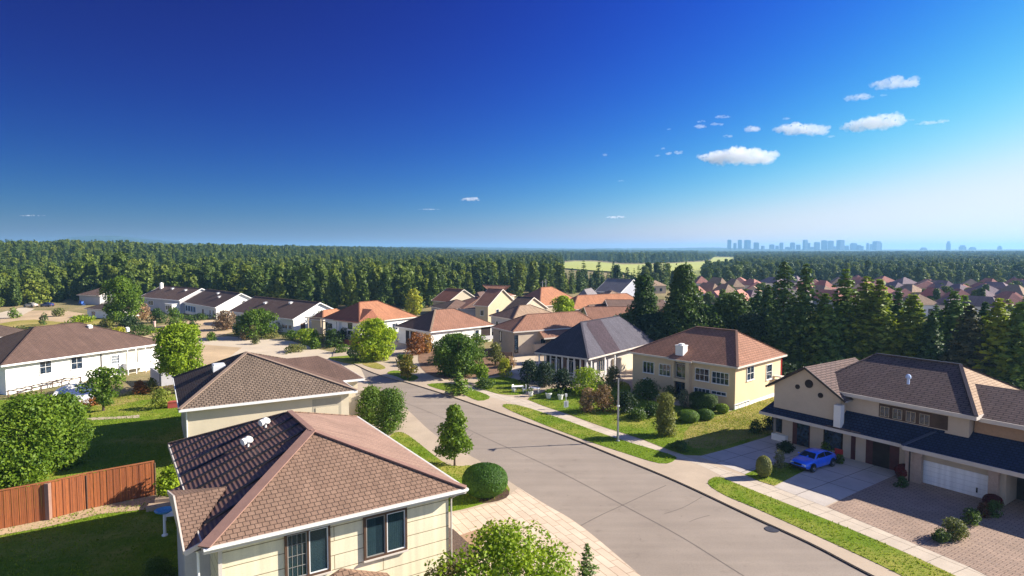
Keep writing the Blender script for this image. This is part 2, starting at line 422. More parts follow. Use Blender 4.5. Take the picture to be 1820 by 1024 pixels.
# dark gutter joint at the right kerb
ribbon('gutter_line', [p + Vector((-.07, -.04, 0)) for p in RRw], .16, .010, plain('gutter_dirt', (.06, .045, .035), .2, 3, .9, 0))
ribbon('gutter_line', [p + Vector((.03, .02, 0)) for p in RLw], .08, .010, MATS['gutter_dirt'])
jm = plain('road_joint', (.14, .115, .095), .25, 3, .9, 0)
ribbon('road_joint', open_smooth([P(717, 715), P(785, 742), P(880, 786), P(985, 834), P(1105, 897), P(1210, 954), P(1322, 1024), P(1500, 1130)]), .05, .014, jm)
ribbon('road_joint', open_smooth([P(1030, 936), P(1066, 917), P(1105, 899), P(1150, 878), P(1184, 863)]), .07, .018, jm)
ribbon('road_joint', open_smooth([P(1180, 914), P(1215, 902), P(1247, 884)]), .05, .018, jm)
ribbon('road_joint', open_smooth([P(1225, 928), P(1240, 922), P(1262, 916)]), .04, .018, jm)
# pale footway
SWu = [(830, 684), (850, 691), (887, 703), (936, 713), (1007, 739), (1067, 761), (1142, 785), (1195, 806), (1262, 828), (1340, 855), (1466, 903), (1545, 936), (1654, 979), (1760, 1030), (1960, 1130)]
SWl = [(800, 690), (838, 700), (871, 707), (921, 722), (981, 742), (1094, 780), (1191, 811), (1250, 832), (1310, 862), (1425, 908), (1545, 957), (1691, 1023), (1900, 1130)]
sheet('sidewalk', None, .124, sidewalkm, pts=open_smooth([P(*q) for q in SWu]) + open_smooth([P(*q) for q in SWl])[::-1])
drv1 = paving('concrete_drive', (.50, .44, .38), (.54, .475, .41), (.2, .17, .145), 2.9, 2.9, .04, R(-56), .08)
drv2 = paving('brown_pavers', (.40, .28, .205), (.33, .235, .175), (.16, .11, .085), .62, .26, .025, R(-56), .14, .5, .012)
drv3 = paving('warm_slab_drive', (.46, .34, .24), (.43, .32, .23), (.2, .15, .1), 4.0, 2.4, .03, R(-56), .1)
sheet('driveway', [(1244, 814), (1340, 786), (1369, 777), (1400, 790), (1470, 812), (1400, 826), (1376, 824), (1324, 845)], .128, drv1)
sheet('driveway', [(1376, 868), (1404, 853), (1432, 836), (1470, 800), (1600, 830), (1600, 843), (1466, 903)], .132, drv1)
sheet('driveway', [(1470, 904), (1600, 838), (1640, 820), (2200, 940), (2200, 1130), (1960, 1130), (1725, 1012)], .130, drv2)
# left driveway in pale pavers
ang = math.atan2(P(902, 856).y - P(1135, 1024).y, P(902, 856).x - P(1135, 1024).x)
drv4 = paving('pale_pavers', (.66, .53, .39), (.60, .46, .33), (.30, .20, .13), 1.7, .62, .022, ang, .06, .4, .01)
sheet('driveway', None, .130, drv4, pts=[P(922, 869)] + [p for p in RLw if 870 < proj(p)[1] < 1240 and p.y < 52 and p.y > 25] + [P(900, 1130), P(850, 1000), P(802, 960), P(802, 916), P(862, 902), P(893, 892)])
sheet('driveway', [(802, 960), (880, 933), (850, 985), (800, 1000)], .134, plain('worn_earth', (.36, .23, .14), .2, .8, .95, .01))
sheet('mulch_bed', [(795, 940), (806, 944), (850, 985), (842, 1010), (790, 1030), (770, 980)], .138, plain('dark_gravel', (.12, .08, .06), .5, 8, .95, .04, fine=9))
# lawns: (name, outline, height, material, smoothing)
LAWNS = []
def lawn(px, z, mat, sm=3, grass=1.0, pts=None):
    o, P3 = sheet('lawn', px, z, mat, sm if pts is None else 0, base=z - .1 if z > .1 else None, pts=pts); LAWNS.append((P3, z, grass, mat)); return o
lawn([(893, 724), (921, 722), (1000, 747), (1094, 781), (1191, 810), (1199, 820), (1172, 826), (1102, 805), (1030, 781), (955, 752)], .145, g_lawn)
lawn([(1258, 862), (1275, 850), (1310, 863), (1425, 909), (1545, 958), (1691, 1024), (1900, 1131), (1800, 1131), (1597, 1024), (1470, 964), (1340, 905), (1290, 884)], .145, g_lawn)
lawn([(938, 712), (962, 700), (1000, 690), (1120, 705), (1290, 735), (1395, 700), (1420, 745), (1372, 774), (1340, 785), (1246, 812), (1195, 804), (1142, 783), (1067, 759), (1007, 737)], .145, g_lawn, 2)
lawn([(1290, 738), (1395, 702), (1420, 742), (1372, 772), (1330, 782), (1262, 800), (1215, 790), (1230, 755)], .150, g_dry, 2, .8)
lawn([(1324, 846), (1345, 836), (1395, 824), (1432, 838), (1402, 853), (1376, 866), (1350, 858)], .150, g_lawn, 1)
lawn([(837, 687), (850, 690), (887, 702), (931, 702), (938, 685), (900, 672), (860, 676)], .145, g_lawn)
lawn([(759, 685), (800, 683), (840, 694), (871, 707), (850, 714), (819, 701), (790, 696)], .145, g_lawn)
lawn([(700, 660), (722, 663), (744, 672), (728, 679), (706, 671), (688, 665)], .145, g_lawn)
lawn([(644, 648), (665, 645), (685, 654), (677, 658), (660, 655)], .145, g_dry)
lawn([(585, 637), (610, 634), (638, 632), (678, 637), (660, 644), (638, 648), (611, 645)], .145, g_lawn)
lawn([(1020, 705), (1060, 690), (1110, 680), (1120, 700), (1080, 712)], .150, g_lawn)
lawn([(702, 771), (726, 776), (785, 822), (812, 831), (845, 831), (893, 856), (905, 880), (862, 897), (802, 912), (780, 905), (720, 830), (690, 790)], .145, g_lawn, 3)
lawn(None, .02, g_lawn, 0, pts=[P(-500, 700), P(60, 712), P(140, 722), P(200, 706), P(300, 690), P(345, 700), P(420, 780), P(420, 1000), P(700, 1130), P(700, 1400), P(-1200, 1400)])
lawn([(160, 720), (205, 705), (262, 686), (330, 680), (340, 700), (250, 712), (200, 722)], .026, g_dry, 2, .7)
lawn([(-60, 588), (0, 575), (60, 568), (130, 574), (152, 560), (185, 566), (170, 580), (100, 590), (0, 600)], .024, g_dry, 2, .3)
sheet('mulch_bed', [(868, 874), (890, 868), (905, 876), (900, 888), (872, 896), (850, 895)], .152, mulch, 2)
sheet('mulch_bed', [(752, 618), (830, 612), (900, 640), (905, 664), (850, 672), (790, 676), (748, 655)], .150, plain('bark_mulch', (.23, .13, .075), .3, 1, .95, .02), 3)
sheet('footpath', None, .032, concrete, pts=open_smooth([P(120, 748), P(158, 743), (P(205, 741)), P(248, 738)]) + open_smooth([P(248, 743), P(205, 745), P(158, 748), P(120, 755)]))
sheet('sandy_strip', [(-120, 960), (0, 938), (80, 918), (154, 904), (240, 885), (276, 880), (300, 884), (345, 878), (345, 892), (285, 904), (180, 914), (80, 938), (0, 952), (-120, 980)], .036, sand, 1)
sheet('mulch_bed', [(300, 668), (340, 660), (345, 695), (290, 700)], .030, mulch, 2)

# blades of grass over the nearer lawns: nobody could count them
def inside(p, poly):
    c = False; j = len(poly) - 1
    for i in range(len(poly)):
        a, b = poly[i], poly[j]
        if (a.y > p[1]) != (b.y > p[1]) and p[0] < (b.x - a.x) * (p[1] - a.y) / (b.y - a.y) + a.x: c = not c
        j = i
    return c
def grass_blades():
    rnd = random.Random(3); V = []; Fc = []; Mi = []
    for poly, z, k, mat in LAWNS:
        xs = [p.x for p in poly]; ys = [p.y for p in poly]
        x0, x1, y0, y1 = max(min(xs), -60), min(max(xs), 60), max(min(ys), 26), min(max(ys), 100)
        area = (x1 - x0) * (y1 - y0); n = int(area * 26 * k)
        if n > 90000: n = 90000
        for _ in range(n):
            x = rnd.uniform(x0, x1); y = rnd.uniform(y0, y1)
            if not inside((x, y), poly): continue
            u, v = proj((x, y, 0))
            if u < -60 or u > 1880 or v > 1100: continue
            h = rnd.uniform(.05, .13) * (1 + .6 * noise.noise(Vector((x * .5, y * .5, 0)))); a = rnd.uniform(0, 6.28); wd = rnd.uniform(.03, .07)
            lx = rnd.uniform(-.05, .05); ly = rnd.uniform(-.05, .05)
            i = len(V)
            V += [(x - math.cos(a) * wd, y - math.sin(a) * wd, z), (x + math.cos(a) * wd, y + math.sin(a) * wd, z), (x + lx, y + ly, z + h)]
            Fc.append((i, i + 1, i + 2)); Mi.append(0 if mat is g_lawn else 1)
    me = bpy.data.meshes.new('grass'); me.from_pydata(V, [], Fc)
    me.materials.append(foliage('grass_blade', (.12, .20, .010), (.21, .28, .02), .3, .4))
    me.materials.append(foliage('dry_grass_blade', (.2, .22, .05), (.3, .27, .09), .3, .4))
    me.polygons.foreach_set('material_index', Mi)
    o = bpy.data.objects.new('grass', me); C.objects.link(o)
    tag(o, 'short green grass growing on the lawns', 'grass', kind='stuff')
grass_blades()
# ================================================================== HOUSES
rf_h1 = shingle('big_brown_shingles', (.27, .17, .115), (.235, .145, .098), (.075, .045, .033), .34, .31, .024, .13, .02, .5)
rf_h1r = shingle('fine_rose_shingles', (.34, .215, .16), (.31, .195, .145), (.21, .13, .098), .5, .16, .02, .2, .01, .37)
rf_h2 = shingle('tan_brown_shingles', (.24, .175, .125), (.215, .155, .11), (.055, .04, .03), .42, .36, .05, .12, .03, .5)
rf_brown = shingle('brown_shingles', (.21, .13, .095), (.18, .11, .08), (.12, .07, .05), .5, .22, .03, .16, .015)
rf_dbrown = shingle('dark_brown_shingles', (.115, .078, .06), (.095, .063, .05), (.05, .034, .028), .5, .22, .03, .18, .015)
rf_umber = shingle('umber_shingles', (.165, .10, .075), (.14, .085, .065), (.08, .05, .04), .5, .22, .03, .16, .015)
rf_orange = shingle('orange_tiles', (.48, .215, .11), (.43, .19, .10), (.28, .12, .065), .4, .3, .03, .14, .03)
rf_red = shingle('red_brown_tiles', (.34, .13, .075), (.30, .115, .065), (.17, .065, .04), .4, .3, .03, .14, .03)
rf_rust = shingle('rust_tiles', (.40, .185, .11), (.36, .165, .10), (.21, .10, .06), .4, .3, .03, .14, .03)
rf_terra = shingle('terracotta_shingles', (.33, .165, .105), (.295, .145, .09), (.16, .08, .052), .6, .34, .035, .14, .02)
rf_tan = shingle('tan_shingles', (.42, .29, .19), (.38, .26, .17), (.26, .17, .11), .5, .25, .03, .13, .015)
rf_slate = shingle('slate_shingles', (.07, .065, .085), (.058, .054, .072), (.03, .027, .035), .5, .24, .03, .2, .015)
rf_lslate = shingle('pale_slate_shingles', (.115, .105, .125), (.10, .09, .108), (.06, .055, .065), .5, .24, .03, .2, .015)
rf_grey = shingle('grey_shingles', (.24, .21, .21), (.21, .185, .185), (.15, .13, .13), .6, .3, .03, .14, .01)
rf_h10 = shingle('plum_brown_shingles', (.175, .118, .10), (.15, .10, .088), (.06, .04, .036), .9, .30, .045, .14, .025)
rf_navy = shingle('dark_blue_shingles', (.022, .034, .085), (.018, .028, .07), (.008, .011, .028), .4, .3, .04, .22, .02)

def cyc(a, b, c): return [a, b, c]
class House: pass
def house(name, label, c0, c1, D, eh, rise, roof, wall, fa=None, kind='hip', axis=None, ov=.6, k0=1.0, k1=1.0, base=0.0, group=None, cat='house',
          fdrop=.24, ridge_off=0.0, c0_z=None, W=None, walls=True, pitchw=None):
    """Rectangular building. c0,c1: eave corners of the face turned to the viewer; local X runs along that eave, Y goes inward."""
    h = House(); z = eh if c0_z is None else c0_z
    a = P(c0[0], c0[1], z) if not isinstance(c0, Vector) else c0
    b = P(c1[0], c1[1], z) if not isinstance(c1, Vector) else c1
    d = Vector((b.x - a.x, b.y - a.y, 0)); h.W = d.length if W is None else W; d.normalize(); h.D = D; h.eh = eh; h.ov = ov; h.rise = rise
    h.rz = math.atan2(d.y, d.x); h.o = Vector((a.x, a.y, base)); h.ex = d; h.ey = Vector((-d.y, d.x, 0))
    root = empty(name, h.o, h.rz, label, cat, group); h.root = root
    eh -= base; h.eh = eh
    fa = fa or fasc; W_ = h.W
    axis = axis or ('x' if W_ >= D else 'y'); half = (D if axis == 'x' else W_) / 2
    E = [Vector((0, 0, eh)), Vector((W_, 0, eh)), Vector((W_, D, eh)), Vector((0, D, eh))]
    top = eh + rise
    hip0, hip1 = (half * k0, half * k1)
    if kind == 'gable': hip0 = hip1 = 0
    if kind == 'gable1': hip1 = 0          # hip at the start of the ridge, gable at its end
    if kind == 'gable0': hip0 = 0
    if axis == 'x': r0 = Vector((hip0, D / 2 + ridge_off, top)); r1 = Vector((W_ - hip1, D / 2 + ridge_off, top))
    else: r0 = Vector((W_ / 2 + ridge_off, hip0, top)); r1 = Vector((W_ / 2 + ridge_off, D - hip1, top))
    h.r0, h.r1 = r0, r1
    if not isinstance(roof, (list, tuple)): roof = [roof]
    R_ = MB(); mi = lambda k: min(k, len(roof) - 1)
    # order of planes: front, right, back, left
    if axis == 'x':
        R_.face([E[0], E[1], r1, r0], mi(0)); R_.face([E[2], E[3], r0, r1], mi(2))
        if hip1 > 0: R_.face([E[1], E[2], r1], mi(1))
        if hip0 > 0: R_.face([E[3], E[0], r0], mi(3))
    else:
        R_.face([E[1], E[2], r1, r0], mi(1)); R_.face([E[3], E[0], r0, r1], mi(3))
        if hip0 > 0: R_.face([E[0], E[1], r0], mi(0))
        if hip1 > 0: R_.face([E[2], E[3], r1], mi(2))
    # underside
    low = [p - Vector((0, 0, .16)) for p in E]
    if hip0 > 0 and hip1 > 0: R_.face(low[::-1], len(roof))
    else:
        q0, q1 = r0 - Vector((0, 0, .16)), r1 - Vector((0, 0, .16))
        if axis == 'x': R_.face([q0, q1, low[1], low[0]], len(roof)); R_.face([q1, q0, low[3], low[2]], len(roof))
        else: R_.face([q0, q1, low[2], low[1]][::-1], len(roof)); R_.face([q1, q0, low[0], low[3]][::-1], len(roof))
    h.roof = R_.build('roof', list(roof) + [fa], root)
    # fascia boards
    Fb = MB()
    def brd(p, q): Fb.beam(p, q, .07, fdrop, 0, drop=fdrop / 2 - .015)
    sides = [(E[0], E[1]), (E[1], E[2]), (E[2], E[3]), (E[3], E[0])]
    gx0 = axis == 'x' and hip0 == 0; gx1 = axis == 'x' and hip1 == 0; gy0 = axis == 'y' and hip0 == 0; gy1 = axis == 'y' and hip1 == 0
    for k, (p, q) in enumerate(sides):
        g = (k == 3 and gx0) or (k == 1 and gx1) or (k == 0 and gy0) or (k == 2 and gy1)
        if g:
            m = r0 if (k == 3 or k == 0) else r1
            brd(p, m); brd(m, q)
        else: brd(p, q)
    Fb.build('fascia', fa, root)
    # ridge and hip caps
    K = MB(); up = Vector((0, 0, .03)); K.beam(r0 + up, r1 + up, .3, .07)
    if hip0 > 0: K.beam(E[0] + up, r0 + up, .26, .06); K.beam((E[3] if axis == 'x' else E[1]) + up, r0 + up, .26, .06)
    if hip1 > 0: K.beam((E[1] if axis == 'x' else E[3]) + up, r1 + up, .26, .06); K.beam(E[2] + up, r1 + up, .26, .06)
    h.capm = roof[0]; h.cap = K.build('ridge_cap', roof[0], h.roof)
    # walls
    if walls:
        Wb = MB(); wt_ = eh - .17
        slope = rise / half
        x0, y0, x1, y1 = ov, ov, W_ - ov, D - ov; zb = -.3
        c = [(x0, y0), (x1, y0), (x1, y1), (x0, y1)]
        def wl(i, j, gab):
            (ax, ay), (bx, by) = c[i], c[j]
            if not gab: Wb.face([(ax, ay, zb), (bx, by, zb), (bx, by, wt_), (ax, ay, wt_)])
            else:
                s = wt_ + slope * ov * .9; pk = wt_ + rise * .985
                mx_, my_ = ((ax + bx) / 2 + (ridge_off if axis == 'y' else 0), (ay + by) / 2 + (ridge_off if axis == 'x' else 0))
                Wb.face([(ax, ay, zb), (bx, by, zb), (bx, by, s), (mx_, my_, pk), (ax, ay, s)])
        wl(0, 1, gy0); wl(1, 2, gx1); wl(2, 3, gy1); wl(3, 0, gx0)
        h.wall = Wb.build('wall', wall, root)
    return h
def world(h, x, y, z): return h.o + h.ex * x + h.ey * y + Vector((0, 0, z))
def on_wall(h, face, u, v, off=None):
    """local (along, z) where the sight line through a pixel meets a wall of the house"""
    ov = h.ov if off is None else off
    if face == 'front': p0 = world(h, 0, ov, 0); n = h.ey; al = h.ex
    elif face == 'back': p0 = world(h, 0, h.D - ov, 0); n = h.ey; al = h.ex
    elif face == 'right': p0 = world(h, h.W - ov, 0, 0); n = h.ex; al = h.ey
    else: p0 = world(h, ov, 0, 0); n = h.ex; al = h.ey
    c = Vector((0, 0, CAMH)); d = P(u, v, 0) - c
    t = (p0 - c).dot(n) / d.dot(n); q = c + d * t
    return (q - h.o).dot(al), q.z - h.o.z
def fbox(mb, h, face, a0, a1, z0, z1, d0, d1, mat=0, off=None):
    """box on a wall face: a along, z up, d outwards from the wall plane"""
    ov = h.ov if off is None else off
    if face == 'front': mb.box(a0, ov - d1, z0, a1, ov - d0, z1, mat)
    elif face == 'back': mb.box(a0, h.D - ov + d0, z0, a1, h.D - ov + d1, z1, mat)
    elif face == 'right': mb.box(h.W - ov + d0, a0, z0, h.W - ov + d1, a1, z1, mat)
    else: mb.box(ov - d1, a0, z0, ov - d0, a1, z1, mat)
def window(h, face, a0, a1, z0, z1, cols=2, rows=1, fm=None, gm=None, name='window', ft=.07, off=None, sill=True, dep=.09, blind=None, mt=.045):
    fm = fm or fascw; gm = gm or glass
    if a1 < a0: a0, a1 = a1, a0
    f = MB()
    fbox(f, h, face, a0 - ft, a1 + ft, z1, z1 + ft, -.05, dep, 0, off); fbox(f, h, face, a0 - ft, a1 + ft, z0 - ft, z0, -.05, dep, 0, off)
    fbox(f, h, face, a0 - ft, a0, z0, z1, -.05, dep, 0, off); fbox(f, h, face, a1, a1 + ft, z0, z1, -.05, dep, 0, off)
    for c in range(1, cols):
        x = a0 + (a1 - a0) * c / cols; fbox(f, h, face, x - mt / 2, x + mt / 2, z0, z1, .02, dep - .01, 0, off)
    for r in range(1, rows):
        z = z0 + (z1 - z0) * r / rows; fbox(f, h, face, a0, a1, z - mt / 2, z + mt / 2, .02, dep - .015, 0, off)
    if sill: fbox(f, h, face, a0 - ft - .05, a1 + ft + .05, z0 - ft - .05, z0 - ft - .002, -.05, dep + .07, 0, off)
    fo = f.build(name, fm, h.root)
    g = MB(); fbox(g, h, face, a0, a1, z0, z1, -.04, .03, 0, off); g.build('pane', gm, fo)
    return fo
def win_px(h, face, px0, px1, **kw):
    """window whose opposite corners are met by two pixels"""
    off = kw.get('off')
    a0, za = on_wall(h, face, px0[0], px0[1], off); a1, zb = on_wall(h, face, px1[0], px1[1], off)
    return window(h, face, a0, a1, min(za, zb), max(za, zb), **kw)
def hpart(h, name, mat, fn, parent=None, smooth=False):
    mb = MB(); fn(mb); return mb.build(name, mat, parent or h.root, smooth)
def roof_vent(h, u, v, plane_z, r=.22, hh=.5, mat=None, name='roof_vent', parent=None):
    p = P(u, v, plane_z); q = p - h.o; x, y = q.dot(h.ex), q.dot(h.ey); z = plane_z - h.o.z
    mb = MB(); mb.lathe([(0, -.3), (r * .55, -.3), (r * .55, hh * .35), (r, hh * .4), (r * 1.05, hh * .65), (r * .8, hh * .9), (r * .3, hh), (0, hh)], 14, (x, y, z))
    return mb.build(name, mat or white, parent or h.roof, True)
def chimney(h, x, y, z0, z1, wx, wy, mat, capm=None, name='chimney'):
    mb = MB(); mb.box(x - wx / 2, y - wy / 2, z0, x + wx / 2, y + wy / 2, z1); mb.box(x - wx / 2 - .06, y - wy / 2 - .06, z1, x + wx / 2 + .06, y + wy / 2 + .06, z1 + .1)
    mb.box(x - wx * .25, y - wy * .25, z1 + .1, x + wx * .25, y + wy * .25, z1 + .3)
    return mb.build(name, mat, h.roof)

# ---------------------------------------------------------------- H1: big near house
siding = shingle('cream_siding', (.80, .71, .50), (.78, .69, .485), (.30, .22, .12), 9.0, .78, .022, .05, .02, .3, .05, .7)
metal = None
def mk_metal():
    m, t, b, o = nt('ribbed_metal_roof')
    co = coords(t, 'UV')
    wv = t.nodes.new('ShaderNodeTexWave'); wv.bands_direction = 'Y'; wv.wave_profile = 'SIN'; wv.inputs['Scale'].default_value = 1.25; wv.inputs['Distortion'].default_value = .25
    t.links.new(co, wv.inputs[0])
    n1 = N(t, 'ShaderNodeTexNoise', Scale=.5, Detail=5); t.links.new(co, n1.inputs[0])
    n2 = N(t, 'ShaderNodeTexNoise', Scale=14, Detail=3); t.links.new(co, n2.inputs[0])
    c = mixc(t, ramp(t, wv.outputs['Fac'], .25, .75), (.135, .072, .052), (.18, .10, .074))
    c = mixc(t, 1.0, c, mixc(t, ramp(t, n1.outputs[0], .3, .7), (.85,) * 3, (1.15,) * 3), 'MULTIPLY')
    c = mixc(t, 1.0, c, mixc(t, ramp(t, n2.outputs[0], .3, .7), (.85,) * 3, (1.12,) * 3), 'MULTIPLY')
    t.links.new(c, b.inputs['Base Color']); b.inputs['Roughness'].default_value = .55
    bump(t, b, wv.outputs['Fac'], .03); return m
metal = mk_metal()
h1 = house('house', 'large near cream-sided house with shingled hip roof and black-ribbed left slope', (362, 975), (828, 868), 19.0, 6.2, 2.75, [rf_h1, rf_h1r, rf_h1r, metal], siding, fasc,
           axis='y', ov=.75, k0=1.02, k1=.95, fdrop=.30)
# left slope frame
e0, e3, r0, r1 = Vector((0, 0, h1.eh)), Vector((0, h1.D, h1.eh)), h1.r0, h1.r1
for i in range(11):
    y = .9 + i * (h1.D - 1.4) / 10.5
    t1 = 1.0
    if y < r0.y: t1 = y / r0.y
    elif y > r1.y: t1 = (h1.D - y) / (h1.D - r1.y)
    if t1 < .06: continue
    sl = (r0.z - h1.eh) / r0.x
    a = Vector((.05, y, h1.eh + .05 * sl + .05)); b = Vector((r0.x * t1 - .12, y, h1.eh + (r0.x * t1 - .12) * sl + .05))
    if y < 9.2:
        xv = max(.05, (-.75 + 2.6 * min(1, (y - .75) / 4.65)) if y < 5.4 else (1.85 - 2.6 * (y - 5.4) / 4.2)) + .08
        a = Vector((xv, y, h1.eh + xv * sl + .05))
    MB().beam(a, b, .17, .09).build('batten', black, h1.roof)
# wide pale hip caps of the near hip and ridge
capm = plain('rose_brown_cap', (.27, .155, .12), .12, 2, .85, .006)
hb = MB(); up = Vector((0, 0, .06))
hb.beam(Vector((0, 0, h1.eh)) + up, r0 + up, .62, .07); hb.build('hip_cap', capm, h1.roof)
hb = MB(); hb.beam(Vector((h1.W, 0, h1.eh)) + up, r0 + up, .34, .09); hb.build('hip_cap', capm, h1.roof)
hb = MB(); hb.beam(r0 + up, r1 + up, .34, .09); hb.build('ridge_cap', capm, h1.roof)
def vent1(u, v, zg, rot):
    p = P(u, v, zg); q = p - h1.o; x, y = q.dot(h1.ex), q.dot(h1.ey)
    sl = (r0.z - h1.eh) / r0.x
    for _ in range(8):
        z = h1.eh + x * sl; p = P(u, v, z); q = p - h1.o; x, y = q.dot(h1.ex), q.dot(h1.ey)
    z = h1.eh + x * sl
    mb = MB(); mb.tube([(x, y, z - .1), (x, y, z + .32)], .07, 10)
    mb.lathe([(0, .28), (.26, .29), (.31, .38), (.29, .5), (.2, .6), (.08, .66), (0, .67)], 18, (x, y, z))
    vo = mb.build('roof_vent', white, h1.roof, True)
    dr = MB(); dr.tube([(x - .2, y - .12, z + .42), (x - .36, y - .2, z + .38)], [.2, .22], 14); dr.build('vent_hood', fascw, vo, True)
vent1(472, 760, 7.6, 0); vent1(441, 794, 7.3, 0)
# left wing: small shingled gable over a recessed corner
SL1 = (r0.z - h1.eh) / r0.x
WX, WY0, WY1 = -.75, .75, 5.4; WZ0 = h1.eh + WX * SL1 + .02; WZ1 = h1.eh + .8; WS = (WZ1 - WZ0) / (WY1 - WY0)
def wing(mb):
    xr = (WZ1 - h1.eh) / SL1 - .15; e = .03
    mb.face([(WX, WY0, WZ0 + e), (xr, WY1 - .02, WZ1 + e), (WX, WY1, WZ1 + e)], 0)
    mb.face([(WX, WY1, WZ1 + e), (xr, WY1 - .02, WZ1 + e), (WX, 9.6, WZ0 + e)], 0)
    mb.face([(WX, WY1, WZ1 - .12), (WX, 9.6, WZ0 - .12), (.5, 9.6, WZ0 - .12), (.5, WY0, WZ0 - .12), (WX, WY0, WZ0 - .12)], 1)
    mb.face([(WX, WY0, WZ0), (0, WY0, h1.eh), (0, 9.6, h1.eh), (WX, 9.6, WZ0)], 2)
hpart(h1, 'wing_roof', [rf_h1, fasc, metal], wing)
def wingf(mb):
    mb.beam((WX, WY0, WZ0), (-.04, WY0, h1.eh - .02), .07, .24, drop=.1); mb.beam((WX, WY0, WZ0 + .03), (WX, WY1, WZ1 + .03), .08, .2, drop=.07); mb.beam((WX, WY1, WZ1 + .03), (WX, 9.6, WZ0 + .03), .08, .2, drop=.07)
hpart(h1, 'wing_fascia', fasc, wingf)
hpart(h1, 'wing_wall', greyw, lambda mb: mb.box(-.45, 4.2, -.3, .74, 8.2, h1.eh - .4))
hpart(h1, 'downpipe', white, lambda mb: mb.tube([(-.3, .95, h1.eh - .2), (-.15, .95, h1.eh - .6), (-.15, .95, 0)], .06, 8))
hpart(h1, 'corner_post', fasc, lambda mb: mb.box(.68, .68, -.3, .86, .86, h1.eh - .18))
hpart(h1, 'frieze_board', fasc, lambda mb: mb.box(.76, .70, h1.eh - .42, h1.W - .76, .748, h1.eh - .18))
# windows with blinds behind clear glass
cl = None
def mk_clear():
    m, t, b, o = nt('clear_glass')
    b.inputs['Base Color'].default_value = (.04, .07, .09, 1); b.inputs['Roughness'].default_value = .03; b.inputs['Specular IOR Level'].default_value = .9
    tr = t.nodes.new('ShaderNodeBsdfTransparent'); mx = t.nodes.new('ShaderNodeMixShader'); tr.inputs[0].default_value = (.6, .72, .74, 1)
    mx.inputs[0].default_value = .62; t.links.new(b.outputs[0], mx.inputs[1]); t.links.new(tr.outputs[0], mx.inputs[2]); t.links.new(mx.outputs[0], o.inputs[0]); return m
cl = mk_clear()
blindm = shingle('blind_slats', (.5, .5, .47), (.46, .46, .44), (.12, .12, .12), 6.0, .075, .012, .08, .01, 0, .2)
curtm = shingle('curtain_cloth', (.55, .52, .46), (.5, .48, .43), (.28, .27, .25), .11, 5.0, .02, .08, .02, 0, .2)
def big_window(face, p0, p1, left_dark):
    a0, za = on_wall(h1, face, *p0); a1, zb = on_wall(h1, face, *p1); z0, z1 = min(za, zb), max(za, zb)
    f = MB()
    for q in ((a0 - .12, a1 + .12, z1, z1 + .12), (a0 - .12, a1 + .12, z0 - .12, z0), (a0 - .12, a0, z0, z1), (a1, a1 + .12, z0, z1), ((a0 + a1) / 2 - .05, (a0 + a1) / 2 + .05, z0, z1)):
        fbox(f, h1, face, q[0], q[1], q[2], q[3], -.05, .14)
    fo = f.build('window', browntrim, h1.root)
    mid = (a0 + a1) / 2
    for k, (b0, b1) in enumerate(((a0, mid - .05), (mid + .05, a1))):
        s = MB()
        for q in ((b0, b1, z1 - .055, z1), (b0, b1, z0, z0 + .055), (b0, b0 + .055, z0 + .055, z1 - .055), (b1 - .055, b1, z0 + .055, z1 - .055)): fbox(s, h1, face, q[0], q[1], q[2], q[3], .06, .11)
        if k == 0 and left_dark:
            for q in range(1, 4): fbox(s, h1, face, b0 + (b1 - b0) * q / 4 - .01, b0 + (b1 - b0) * q / 4 + .01, z0 + .055, z1 - .055, .07, .095)
            for q in range(1, 4): fbox(s, h1, face, b0 + .055, b1 - .055, z0 + (z1 - z0) * q / 4 - .01, z0 + (z1 - z0) * q / 4 + .01, .07, .093)
        s.build('sash', fascw if k else plain('grey_sash', (.3, .28, .25), .1, 3, .6, 0), fo)
        g = MB(); fbox(g, h1, face, b0 + .05, b1 - .05, z0 + .05, z1 - .05, .064, .074); g.build('pane', cl, fo)
        c = MB(); fbox(c, h1, face, b0 + .02, b1 - .02, z0 + .02, z1 - .02, .004, .012); c.build('blind', (interior if left_dark and k == 0 else (blindm if left_dark else (interior if k == 0 else curtm))), fo)
        if left_dark and k == 0 or (not left_dark and k == 0):
            c = MB(); fbox(c, h1, face, b0 + .02, b0 + (b1 - b0) * .55, z0 + (z1 - z0) * .02, z1 - .02, .013, .02); c.build('curtain', curtm, fo)
    s = MB(); fbox(s, h1, face, a0 - .16, a1 + .16, z0 - .2, z0 - .125, -.05, .22); s.build('sill', fasc, fo)
big_window('front', (509, 951), (583, 1010), True)
big_window('front', (649, 921), (719, 972), False)
# porch hood under the windows
def porch(mb):
    a, z = on_wall(h1, 'front', 606, 1008); z -= .05
    y = .75
    mb.face([(a - 2.6, y - 1.5, z - 1.0), (a + 2.6, y - 1.5, z - 1.0), (a, y - .02, z)], 0)
    mb.face([(a - 2.6, y, z - 1.0), (a - 2.6, y - 1.5, z - 1.0), (a, y - .02, z)], 0)
    mb.face([(a + 2.6, y - 1.5, z - 1.0), (a + 2.6, y, z - 1.0), (a, y - .02, z)], 0)
    mb.box(a - 2.55, y - 1.45, z - 1.2, a + 2.55, y - .01, z - 1.02, 1)
hpart(h1, 'porch_roof', [rf_h1, fasc], porch)
def porchp(mb):
    a, z = on_wall(h1, 'front', 606, 1008)
    for x in (a - 2.4, a + 2.4): mb.box(x - .08, -.6, -.2, x + .08, -.44, z - 1.25)
for x_ in (-2.4, 2.4): a_, z_ = on_wall(h1, 'front', 606, 1008); hpart(h1, 'porch_post', fasc, lambda mb: mb.box(a_ + x_ - .08, -.6, -.2, a_ + x_ + .08, -.44, z_ - 1.25))
